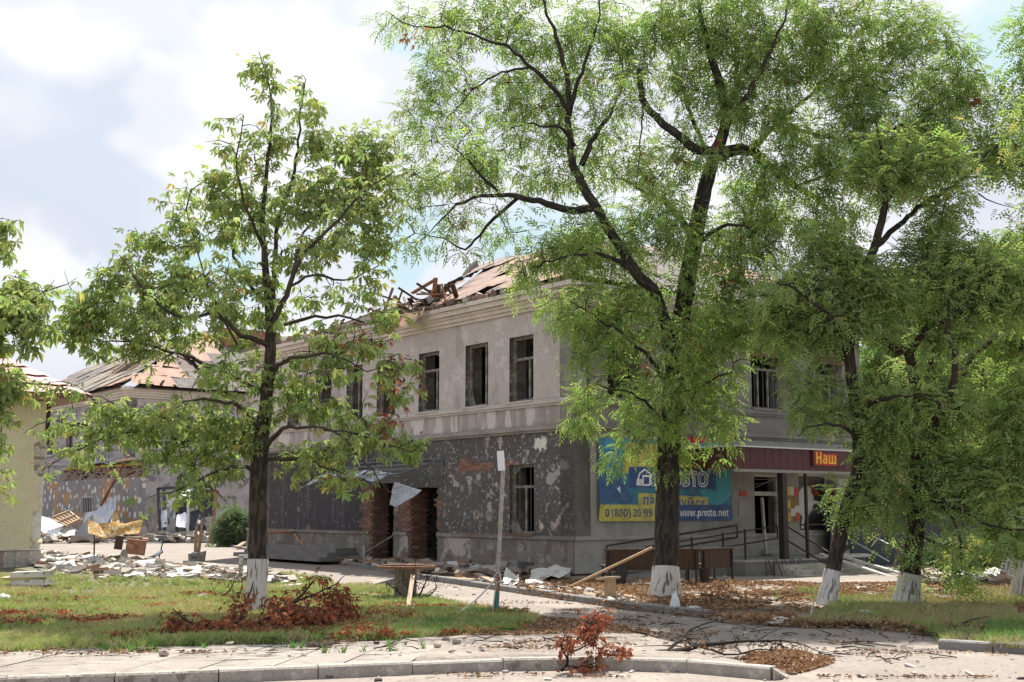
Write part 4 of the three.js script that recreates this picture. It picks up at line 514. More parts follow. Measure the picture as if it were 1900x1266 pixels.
{ // yellow house
  const E = at(80, 945, 35.2), h = thing('yellow_house', 'pale yellow house with torn plaster edge and pinkish metal tile roof', 'building', V(E.x, 0, E.z), TH), WH = 4.75, r = rng(44);
  const yel = mottled([.61, .56, .375], [.56, .51, .335], { scale: 1.5, grain: .16, c: [.53, .48, .34], cAt: .66 }), foam = mottled([.62, .6, .54], [.5, .47, .4], { scale: .8 });
  const body = new GB(); body.box(-11, -.02, .0, WH, -8, -.1); put('wall', body, plasterPale, h);
  const s = new THREE.Shape(); const pts = [[-11, .6], [-.28, .6], [-.33, .66], [-.2, .72], [-.3, .85], [-.3, 1.55], [-.24, 1.62], [-.06, 1.66], [-.05, 1.9], [-.14, 2.0], [-.12, 2.5], [-.16, 2.62], [-.3, 2.75], [-.34, 3.5], [-.26, 3.58], [-.16, 3.62], [-.1, 3.7], [-.05, 4.2], [-.03, WH], [-11, WH]]; s.moveTo(...pts[0]); pts.slice(1).forEach(p => s.lineTo(...p)); s.closePath(); const g = new THREE.ExtrudeGeometry(s, { depth: .06, bevelEnabled: false }); g.translate(0, 0, -.09); put('render_coat', g, yel, h);
  const f = new GB(); f.box(-.4, 0, .6, 2.6, -.4, -.095); put('insulation', f, foam, h); const cap = new GB(); cap.sheet((u, v) => V(-.32 + u * .32 + v * .05, .78 + v * .12 - u * .04 + .03 * Math.sin(u * 9), .0 + .05 * Math.sin(v * 3 + u * 2)), 8, 4); put('curled_plaster', cap, yel, h);
  for (let c = 0; c < 13; c++) for (let k = 0; k < 2; k++) { const q = new GB(), x = -.36 + k * .19 + (c % 2) * .05; q.box(x, Math.min(x + .18, .02), 2.64 + c * .077, 2.71 + c * .077, -.3, -.086 + r() * .012); put('brick', q, r() < .7 ? mat9() : MT.mortar, h); }
  function mat9() { return mat9.m ||= mottled([.5, .44, .36], [.4, .34, .27], { scale: .7 }); }
  const rim = new GB(); rim.box(-11, .05, .56, .598, -8, .03); put('plinth_ledge', rim, foam, h);
  const stone = [mottled([.40, .36, .31], [.32, .28, .24], { scale: .5, c: [.5, .47, .43], cAt: .56 }), mottled([.30, .17, .13], [.24, .15, .12], { scale: .35, f: 12, c: [.45, .38, .33], cAt: .52 })]; for (let k = 0; k < 26; k++) for (let j = 0; j < 2; j++) { const q = new GB(); q.box(-.0 - (k + 1) * .34, -.006 - k * .34, -.15 + j * .35, .194 + j * .35, -.3, .0 + r() * .02); put('facing_stone', q, stone[Math.floor(r() * 2)], h); } const pb = new GB(); pb.box(-11, -.01, -.15, .55, -8, -.31); put('plinth', pb, MT.concrete, h);
  const soff = new GB(); soff.box(-11, .85, WH + .02, WH + .1, -8, .75); put('soffit', soff, M([.27, .16, .12], .7), h); const gut = new GB(); gut.box(-.02, .35, WH - 1.2, WH, -1.4, -.9); put('bracket', gut, MT.woodDark, h);
  const tile = M([.36, .13, .125], .45), ed = new GB(); const roofP = (u, w) => V(mix(-11, .95, u) - w * 3.2 * u, WH + .12 + w * 2.4, .85 - w * 5); for (let k = 0; k < 8; k++) { const q = new GB(); q.sheet((u, v) => { const p = roofP(u, (k + v) / 8); p.y += .03 * Math.abs(Math.sin(u * 62)) + (1 - v) * .05; return p; }, 96, 1); put('roof_tile_row', q, tile, h); } ed.sheet((u, v) => V(.95 - v * 3.2, WH + .12 + v * 2.4, .85 - u * 9 - v * (5 - u * 9)), 10, 6); put('hip_slope', ed, tile, h);
  const eav = new GB(); eav.box(-11, .96, WH + .1, WH + .16, .8, .86); put('eave_edge', eav, M([.16, .06, .05], .6), h);
}

// ---------------------------------------------------------------- trees
const barkMap = (a, b, c) => colorTex(256, 256, (u, v) => { const w = tf(u, v, 4, 3) * .12; const ridge = tn(u + w, v, 16, 4) * .6 + tn(u + w, v, 32, 8) * .4; let q = mix3(a, b, sst(.35, .65, ridge)); q = mix3(q, c, sst(.62, .72, tf(u + .3, v, 8, 3)) * .5); return q.map(k => k * (.85 + .3 * tn(u, v, 128))); });
const barkBump = greyTex(256, 256, (u, v) => { const w = tf(u, v, 4, 3) * .12; return tn(u + w, v, 16, 4) * .6 + tn(u + w, v, 32, 8) * .4; });
const barkM = { chestnut: M([1, 1, 1], .95, { map: barkMap([.032, .024, .018], [.085, .064, .048], [.13, .105, .08]), bumpMap: barkBump, bumpScale: .02 }), ash: M([1, 1, 1], .95, { map: barkMap([.018, .014, .0115], [.05, .04, .032], [.085, .072, .058]), bumpMap: barkBump, bumpScale: .03 }), acacia: M([1, 1, 1], .95, { map: barkMap([.02, .014, .011], [.055, .037, .027], [.12, .072, .042]), bumpMap: barkBump, bumpScale: .03 }) };
const limeWash = M([1, 1, 1], .95, { map: colorTex(256, 256, (u, v) => { const r = tn(u, v, 16, 4) * .5 + tn(u, v, 32, 8) * .3 + tf(u, v, 8, 3) * .2; return mix3([.56, .545, .525], [.17, .15, .135], sst(.54, .70, r)).map(k => k * (.9 + .2 * tn(u, v, 128))); }), bumpMap: barkBump, bumpScale: .02 });
// leaf shapes: real small blades
function leaflet(g, base, dir, nrm, len, wid, fold = .18, wide = .55) { // a pointed blade folded along its rib
  const s = V().crossVectors(dir, nrm).normalize(), m = base.clone().addScaledVector(dir, len * wide), tip = base.clone().addScaledVector(dir, len).addScaledVector(nrm, -len * .12), l = m.clone().addScaledVector(s, -wid / 2).addScaledVector(nrm, wid * fold), r = m.clone().addScaledVector(s, wid / 2).addScaledVector(nrm, wid * fold);
  g.tri(base, r, tip); g.tri(base, tip, l);
}
const leafGeo = {
  chestnut: (() => { const g = new GB(), n = V(0, 1, 0); [[-1.75, .66], [-.85, .95], [0, 1.06], [.8, .92], [1.7, .7]].forEach(([a, l], i) => leaflet(g, V(0, 0, 0), V(Math.sin(a), -.2 - .2 * Math.abs(a) - .12 * (i % 2), Math.cos(a)).normalize(), n, .185 * l, .066 * l, .22, .64)); return g.geo(); })(),
  ash: (() => { const g = new GB(), n = V(0, 1, 0); const rib = t => V(0, -.25 * t * t * .26, t * .26); for (let k = 0; k < 3; k++) for (const s of [-1, 1]) leaflet(g, rib(.25 + k * .25), V(s * .85, -.2, .65).normalize(), n, .11, .030, .2, .45); leaflet(g, rib(.9), V(0, -.4, 1).normalize(), n, .12, .034, .2, .45); return g.geo(); })(),
  acacia: (() => { const g = new GB(), n = V(0, 1, 0); const rib = t => V(0, -.3 * t * t * .24, t * .24); for (let k = 0; k < 4; k++) for (const s of [-1, 1]) leaflet(g, rib(.2 + k * .22), V(s, -.12, .3).normalize(), n, .075, .04, .15, .5); leaflet(g, rib(1), V(0, -.3, 1).normalize(), n, .075, .04, .15, .5); return g.geo(); })(),
  dry: (() => { const g = new GB(), n = V(0, 1, 0); for (const [a, l] of [[-1.2, .7], [-.4, 1], [.5, .9], [1.4, .6]]) leaflet(g, V(0, 0, 0), V(Math.sin(a), -.5, Math.cos(a)).normalize(), n, .13 * l, .045 * l, .5, .5); return g.geo(); })(),
};
const leafM = t => M([1, 1, 1], .97, { transmission: t, thickness: 0 }), LM = { chestnut: leafM(.52), ash: leafM(.58), acacia: leafM(.55), dry: leafM(.3) };
LM.dry.roughness = .95; 
function leaves(name, kind, list, parent, palette, r, label) { // list: [position, direction, size]
  const im = new THREE.InstancedMesh(leafGeo[kind], LM[kind], list.length), m = new THREE.Matrix4(), c = new THREE.Color(); im.name = name; im.castShadow = im.receiveShadow = true;
  list.forEach(([p, d, s, pal], i) => {
    const z = d.clone().normalize(); let up = V((r() - .5) * 1.3, 1, (r() - .5) * 1.3); const x = V().crossVectors(up, z); if (x.lengthSq() < 1e-3) x.set(1, 0, 0); x.normalize(); const y = V().crossVectors(z, x);
    m.makeBasis(x.multiplyScalar(s), y.multiplyScalar(s * (.5 + r() * 1.6)), z.multiplyScalar(s)).setPosition(p); im.setMatrixAt(i, m);
    const P = pal || palette, t = r(), odd = kind !== 'dry' && r() < .014, a = odd ? [.46, .38, .1] : P[Math.floor(t * P.length) % P.length], k = .7 + r() * .55; im.setColorAt(i, c.setRGB(a[0] * k * (.9 + r() * .25), a[1] * k, a[2] * k));
  });
  im.userData.kind = 'stuff'; if (label) im.userData.label = label; parent.add(im); return im;
}
const GREEN = { chestnut: [[.29, .40, .105], [.33, .45, .115], [.23, .33, .085], [.40, .47, .12]], ash: [[.25, .40, .075], [.30, .45, .085], [.21, .34, .065], [.34, .45, .1]], acacia: [[.28, .42, .09], [.22, .34, .075], [.34, .47, .105]], brown: [[.38, .12, .045], [.30, .085, .035], [.44, .17, .065], [.24, .07, .03]], tan: [[.34, .2, .1], [.27, .15, .08], [.4, .26, .14], [.22, .12, .06]] };

const wiggle = (P, amp, r) => { const out = []; for (let i = 0; i < P.length - 1; i++) { const n = Math.max(1, Math.round(P[i].distanceTo(P[i + 1]) / .35)); for (let k = 0; k < n; k++) { const q = P[i].clone().lerp(P[i + 1], k / n); if (i + k) q.add(V(r() - .5, r() - .5, r() - .5).multiplyScalar(amp)); out.push(q); } } out.push(P[P.length - 1].clone()); return out; };
function tree(o) {
  const r = rng(o.seed), D = -o.base.z, root = thing(o.name, o.label, o.category || 'tree', o.base, 0, o.group), base = o.base, B = barkM[o.bark];
  const nodes = []; const local = p => p.clone().sub(base);
  const wood = new GB(), trunk = new GB();
  // trunk and limbs traced from the photograph: pixels, distance offset in metres, radius
  o.limbs.forEach((l, li) => {
    const P = l.map(([x, y, dd]) => at(x, y, D + (dd || 0))); if (li === 0) P[0].copy(base);
    const R = l.map(q => q[3]), cr = new THREE.CatmullRomCurve3(P, false, 'catmullrom', .5), n = Math.max(4, Math.round(cr.getLength() / .16)), pts = [], rad = [];
    for (let k = 0; k <= n; k++) { const t = k / n, x = t * (l.length - 1), i = Math.min(l.length - 2, Math.floor(x)); pts.push(cr.getPoint(t).add(k > 1 && k < n - 1 ? V(r() - .5, r() - .5, r() - .5).multiplyScalar(li ? .05 : .02) : V(0, 0, 0))); rad.push(mix(R[i], R[i + 1], x - i)); }
    if (o.fallen) for (const p of pts) p.y = Math.max(p.y, groundAt(p.x, p.z) + .03); if (li === 0 && !o.fallen) { pts[0].y = base.y - .12; for (let k = 0; k < pts.length; k++) { const h = pts[k].y - base.y; rad[k] *= 1 + .45 * Math.exp(-Math.max(0, h) / .16); } }
    (li === 0 ? trunk : wood).tube(pts.map(local), rad, li === 0 && !o.fallen ? 18 : rad[0] > .05 ? 10 : 6, { rough: li === 0 ? .10 : .12, seed: li * 7 + o.seed, uw: Math.max(1, Math.round(rad[0] * 6)) });
    if (li === 0 && o.wash) { const w = new GB(), wp = [], wr = []; for (let k = 0; k < pts.length && pts[k].y - base.y < o.wash; k++) { wp.push(local(pts[k])); wr.push(rad[k] * 1.0 + .012); } w.tube(wp, wr, 18, { rough: .10, seed: o.seed, uw: 2 }); put('whitewash', w, limeWash, root); }
    pts.forEach((p, k) => { if (li > 0 || k > pts.length * (o.bare ?? .45)) nodes.push({ p, t: V().subVectors(pts[Math.min(k + 1, n)], pts[Math.max(0, k - 1)]).normalize() }); });
  });
  put(o.fallen ? 'stem' : 'trunk', trunk, B, root); if (o.limbs.length > 1) put('limbs', wood, B, root);
  // twigs grow from the limbs towards points spread through the crown
  const tips = []; let area = 0; const E = o.crown.map(([x, y, rx, ry, w = 1, dd = 0, th]) => { const a = rx * ry * w; area += a; return { x, y, rx, ry, dd, th: th ?? (rx + ry) / 2 * (D / 2311) * .9, a }; });
  let guard = 0; while (tips.length < o.tips && guard++ < o.tips * 12) {
    let q = r() * area, e = E[0]; for (const k of E) { q -= k.a; if (q <= 0) { e = k; break; } }
    const an = r() * 6.283, rr = Math.sqrt(r()), x = e.x + Math.cos(an) * rr * e.rx, y = e.y + Math.sin(an) * rr * e.ry, dd = e.dd + (r() + r() - 1) * e.th; const p = at(x, y, D + dd);
    if (fbm(p.x * (o.gf ?? 2.4) + o.seed, (p.y + p.z * .7) * (o.gf ?? 2.4), 2) < (o.gap ?? .42)) continue; if (o.clear && o.clear(x, y)) continue; if (o.fallen) { p.y = Math.max(p.y, groundAt(p.x, p.z) + .04); } tips.push(p);
  }
  // every limb carries twigs to its end
  if (!o.fallen) o.limbs.slice(1).forEach(l => { const n = o.limbTips ?? 16, a = l[l.length - 1]; if (a[3] > .035) return; for (let k = 0; k < n; k++) { const t = Math.min(l.length - 1.001, (l.length - 1) * (.4 + .62 * r())), i = Math.floor(t), p = at(mix(l[i][0], l[i + 1][0], t - i), mix(l[i][1], l[i + 1][1], t - i), D + mix(l[i][2] || 0, l[i + 1][2] || 0, t - i)); const s = .55, [qx, qy] = pxOf(p); if (o.clear && o.clear(qx, qy)) continue; tips.push(p.add(V((r() - .5) * 2 * s, (r() - .35) * 1.6 * s, (r() - .5) * 2 * s))); } });
  let XYZ = new Float32Array(300000), known = 0; const near = p => { for (; known < nodes.length; known++) { const q = nodes[known].p; XYZ[known * 3] = q.x; XYZ[known * 3 + 1] = q.y; XYZ[known * 3 + 2] = q.z; } let b = 0, bd = 1e9; const { x, y, z } = p; for (let i = 0, j = 0; i < known; i++, j += 3) { const dx = XYZ[j] - x, dy = XYZ[j + 1] - y, dz = XYZ[j + 2] - z, d = dx * dx + dy * dy + dz * dz; if (d < bd) { bd = d; b = i; } } return [nodes[b], Math.sqrt(bd)]; };
  const order = tips.map(p => [p, near(p)[1]]).sort((a, b) => a[1] - b[1]); const twig = new GB(), list = [], brown = [], len = o.leafLen || .3;
  for (const [p] of order) {
    const [n, d] = near(p); if (d < .05 || d > 4.5) continue;
    const c = n.p.clone().addScaledVector(n.t, d * .35).lerp(p, .3); c.y += (o.arch ?? .08) * d; const segs = Math.max(2, Math.round(d / .22)), P = [], R = []; const r0 = Math.min(.005 + .011 * Math.pow(d, .8), .03), r1 = .003;
    for (let k = 0; k <= segs; k++) { const t = k / segs, q = n.p.clone().multiplyScalar((1 - t) * (1 - t)).addScaledVector(c, 2 * t * (1 - t)).addScaledVector(p, t * t); if (k && k < segs) q.add(V(r() - .5, r() - .5, r() - .5).multiplyScalar(.06)); P.push(q); R.push(mix(r0, r1, t)); }
    twig.tube(P.map(local), R, 4, { uw: 1 });
    P.forEach((q, k) => { if (k && (k % 2 || k === segs)) nodes.push({ p: q, t: V().subVectors(P[Math.min(k + 1, segs)], P[Math.max(0, k - 1)]).normalize() }); });
    const dead = o.dead && o.dead(p, r); const bareTwig = o.bareTwig && r() < o.bareTwig; if (bareTwig) continue;
    const dir = V().subVectors(P[segs], P[segs - 1]).normalize(), cnt = o.perTip * (.6 + r() * .8);
    for (let k = 0; k < cnt; k++) {
      const back = r() * Math.min(d * .8, len), f = 1 - back / d, i = clamp(f, 0, 1) * segs, a = P[Math.floor(Math.min(i, segs - 1))], b = P[Math.min(segs, Math.floor(Math.min(i, segs - 1)) + 1)], q = a.clone().lerp(b, i - Math.floor(Math.min(i, segs - 1)));
      const out = V(r() - .5, (r() - .5) * .8 - (o.droop ?? .1), r() - .5).normalize().multiplyScalar(1.0).addScaledVector(dir, o.align ?? .5).normalize(); const s = (o.leaf || 1) * (.65 + r() * .6); q.addScaledVector(out, .05 + r() * (o.spread ?? .08));
      (dead ? brown : list).push([local(q), out, s]);
    }
  }
  put('twigs', twig, B, root).userData.kind = 'stuff';
  if (list.length) leaves(o.fallen ? 'leaves' : 'crown', o.leafKind || o.bark, list, root, o.green || GREEN[o.bark], r); if (brown.length) leaves('withered_leaves', 'dry', brown, root, GREEN.brown, r, 'withered red brown leaves');
  return root;
}
// the young chestnut on the lawn
const pxOf = p => { const c = p.clone().sub(camera.position), cs = Math.cos(PITCH), sn = Math.sin(PITCH), y = c.y * cs + c.z * sn, z = -c.y * sn + c.z * cs; return [950 + F * c.x / -z, 633 - F * y / -z]; };
const gb = (x, y) => { const p = G(x, y, .1); p.y = groundAt(p.x, p.z); return p; };
tree({
  name: 'chestnut_tree', label: 'slender chestnut with whitewashed trunk on the lawn above fallen red branches', seed: 101, D: 20.0, base: gb(474, 1142), bark: 'chestnut', wash: .98, tips: 1450, clear: (x, y) => x > 655 && y > 842, perTip: 3.7, leaf: .68, leafLen: .4, gap: .37, droop: .28, bare: .25, spread: .22, align: .35,
  dead: (p, r) => { const [x, y] = pxOf(p); return (x > 690 && x < 790 && y > 590 && y < 800 && r() < .35) || (x > 655 && x < 760 && y > 560 && y < 640 && r() < .2) || (x > 265 && x < 300 && y > 440 && y < 500 && r() < .6) || r() < .012; },
  limbs: [
    [[474, 1142, 0, .15], [478, 1030, 0, .145], [481, 900, 0, .13], [485, 817, 0, .12], [494, 740, 0, .10], [500, 670, 0, .088], [501, 605, 0, .078], [494, 522, 0, .06], [488, 435, 0, .045], [487, 400, 0, .04], [496, 303, 0, .03], [503, 234, 0, .022], [500, 164, 0, .014], [480, 95, 0, .006]],
    [[500, 600, 0, .06], [507, 520, .2, .04], [511, 470, .2, .036], [515, 408, .2, .032], [538, 355, .2, .028], [552, 286, .2, .022], [556, 216, .2, .016], [567, 147, .2, .007]],
    [[501, 610, 0, .055], [527, 556, -.3, .042], [552, 490, -.6, .036], [587, 449, -.8, .03], [642, 394, -1, .022], [684, 348, -1.2, .016], [733, 318, -1.3, .007]],
    [[541, 530, -.4, .025], [583, 513, -.2, .022], [640, 520, .2, .016], [690, 500, .4, .012], [722, 473, .6, .006]],
    [[545, 500, -.5, .025], [566, 428, .4, .02], [614, 390, .9, .015], [642, 335, 1.1, .007]],
    [[502, 625, 0, .045], [517, 605, .2, .035], [569, 590, .5, .028], [642, 588, .7, .02], [690, 600, .8, .013], [750, 570, .9, .006]],
    [[500, 690, 0, .045], [520, 676, -.4, .035], [552, 663, -.7, .028], [614, 657, -1.1, .018], [680, 690, -1.3, .008]],
    [[502, 640, 0, .05], [447, 622, -.5, .036], [399, 584, -.9, .03], [343, 588, -1.2, .024], [308, 574, -1.3, .02], [267, 532, -1.4, .014], [221, 473, -1.5, .006]],
    [[495, 730, 0, .05], [430, 700, .3, .04], [350, 657, .7, .032], [288, 615, 1, .024], [215, 567, 1.2, .014], [160, 545, 1.3, .006]],
    [[360, 664, .6, .024], [310, 650, .2, .02], [256, 636, 0, .015], [197, 633, -.2, .008]],
    [[487, 800, 0, .05], [447, 758, -.6, .034], [400, 742, -1, .024], [340, 745, -1.3, .012]],
    [[483, 850, 0, .055], [420, 812, .2, .04], [321, 794, .5, .03], [228, 803, .7, .024], [195, 812, .8, .02], [152, 790, .9, .014], [95, 780, 1, .006]],
    [[195, 812, .8, .016], [140, 835, .9, .012], [101, 858, 1, .006]],
    [[487, 840, 0, .05], [517, 800, -.5, .034], [560, 792, -.9, .025], [620, 800, -1.2, .018], [653, 830, -1.4, .015], [698, 886, -1.5, .01], [728, 918, -1.5, .005]],
    [[486, 852, 0, .04], [552, 850, -.3, .03], [590, 862, -.5, .02], [640, 880, -.7, .009]],
    [[600, 798, -1.1, .018], [680, 810, -.8, .013], [760, 838, -.6, .005]],
    [[482, 880, 0, .04], [440, 865, -.6, .028], [390, 880, -.8, .016], [340, 905, -1, .006]],
    [[489, 560, 0, .04], [440, 490, .4, .026], [420, 420, .8, .018], [396, 340, 1.0, .007]],
    [[492, 470, 0, .03], [455, 380, -.3, .022], [440, 300, -.4, .014], [452, 215, -.5, .006]],
    [[440, 640, -.5, .02], [380, 520, -1.4, .014], [345, 390, -1.6, .006]],
  ],
  crown: [[485, 112, 26, 22], [500, 155, 26, 28], [565, 152, 20, 30], [500, 215, 34, 34], [575, 205, 28, 40], [455, 212, 26, 26], [448, 262, 32, 34], [530, 280, 60, 40], [600, 280, 30, 40], [655, 248, 40, 18], [700, 280, 40, 30], [650, 310, 50, 40], [392, 318, 20, 18], [425, 345, 36, 34], [335, 362, 26, 22], [352, 405, 30, 24], [410, 395, 34, 30], [465, 385, 50, 46], [550, 370, 55, 46], [635, 375, 55, 40], [715, 345, 42, 46], [695, 425, 38, 36], [270, 440, 36, 24], [330, 435, 44, 34], [232, 468, 30, 16], [400, 445, 40, 36], [300, 500, 60, 36], [215, 510, 50, 30], [165, 560, 44, 36], [128, 600, 28, 30], [250, 570, 66, 36], [350, 540, 56, 44], [430, 520, 50, 46], [555, 470, 50, 36], [640, 455, 50, 34], [690, 500, 44, 28], [600, 530, 55, 34], [700, 570, 50, 22], [190, 622, 56, 26], [290, 622, 66, 28], [415, 600, 56, 46], [495, 555, 50, 46], [440, 680, 56, 46], [560, 685, 56, 38], [620, 640, 52, 26], [690, 650, 56, 32, .8], [740, 690, 36, 50, .8], [520, 760, 80, 46], [615, 720, 66, 46], [640, 790, 56, 34], [700, 800, 52, 34, .8], [765, 830, 36, 22, .8], [560, 835, 66, 26], [440, 790, 66, 46], [350, 770, 66, 36], [275, 765, 60, 28], [195, 765, 60, 26], [140, 775, 46, 20], [300, 830, 56, 26], [385, 850, 56, 28], [748, 893, 28, 18], [225, 800, 46, 24], [115, 720, 36, 20, .7], [640, 880, 34, 16], [350, 905, 30, 14, .6], [160, 840, 40, 16, .6]],
});
// its neighbour whose crown reaches in at the edge of the lawn
tree({
  name: 'chestnut_tree', label: 'broad chestnut beside the yellow house, only its leafy crown edge showing', seed: 207, D: 17.5, base: gb(-210, 1180), bark: 'chestnut', wash: 1, tips: 760, limbTips: 8, perTip: 4, leaf: .8, leafLen: .4, gap: .3, droop: .28, bare: .3, spread: .16,
  limbs: [[[-210, 1180, 0, .16], [-205, 1000, 0, .14], [-195, 850, 0, .12], [-190, 700, 0, .09], [-180, 500, 0, .06], [-170, 300, 0, .02]], [[-195, 820, 0, .07], [-120, 720, -.4, .05], [-50, 640, -.6, .035], [5, 575, -.7, .015], [55, 540, -.8, .006]], [[-195, 860, 0, .07], [-100, 800, .4, .05], [-20, 760, .6, .03], [10, 735, .7, .014], [30, 715, .7, .006]], [[-190, 700, 0, .06], [-120, 560, .5, .04], [-50, 470, .8, .02], [5, 420, .9, .008]], [[-195, 900, 0, .06], [-120, 870, -.6, .04], [-60, 850, -.8, .02], [-20, 860, -.9, .008]], [[-190, 780, 0, .05], [-260, 700, .3, .03], [-330, 620, .4, .01]]],
  crown: [[5, 425, 22, 30, .8], [30, 545, 60, 40], [20, 610, 66, 44], [-40, 600, 60, 60], [30, 655, 36, 30, .8], [5, 710, 36, 36], [-40, 760, 50, 50], [-8, 800, 24, 36, .6], [-4, 880, 10, 30, .4], [-80, 500, 60, 60], [-120, 650, 80, 80], [-120, 800, 70, 60], [-250, 600, 90, 120], [-180, 400, 80, 100]],
});
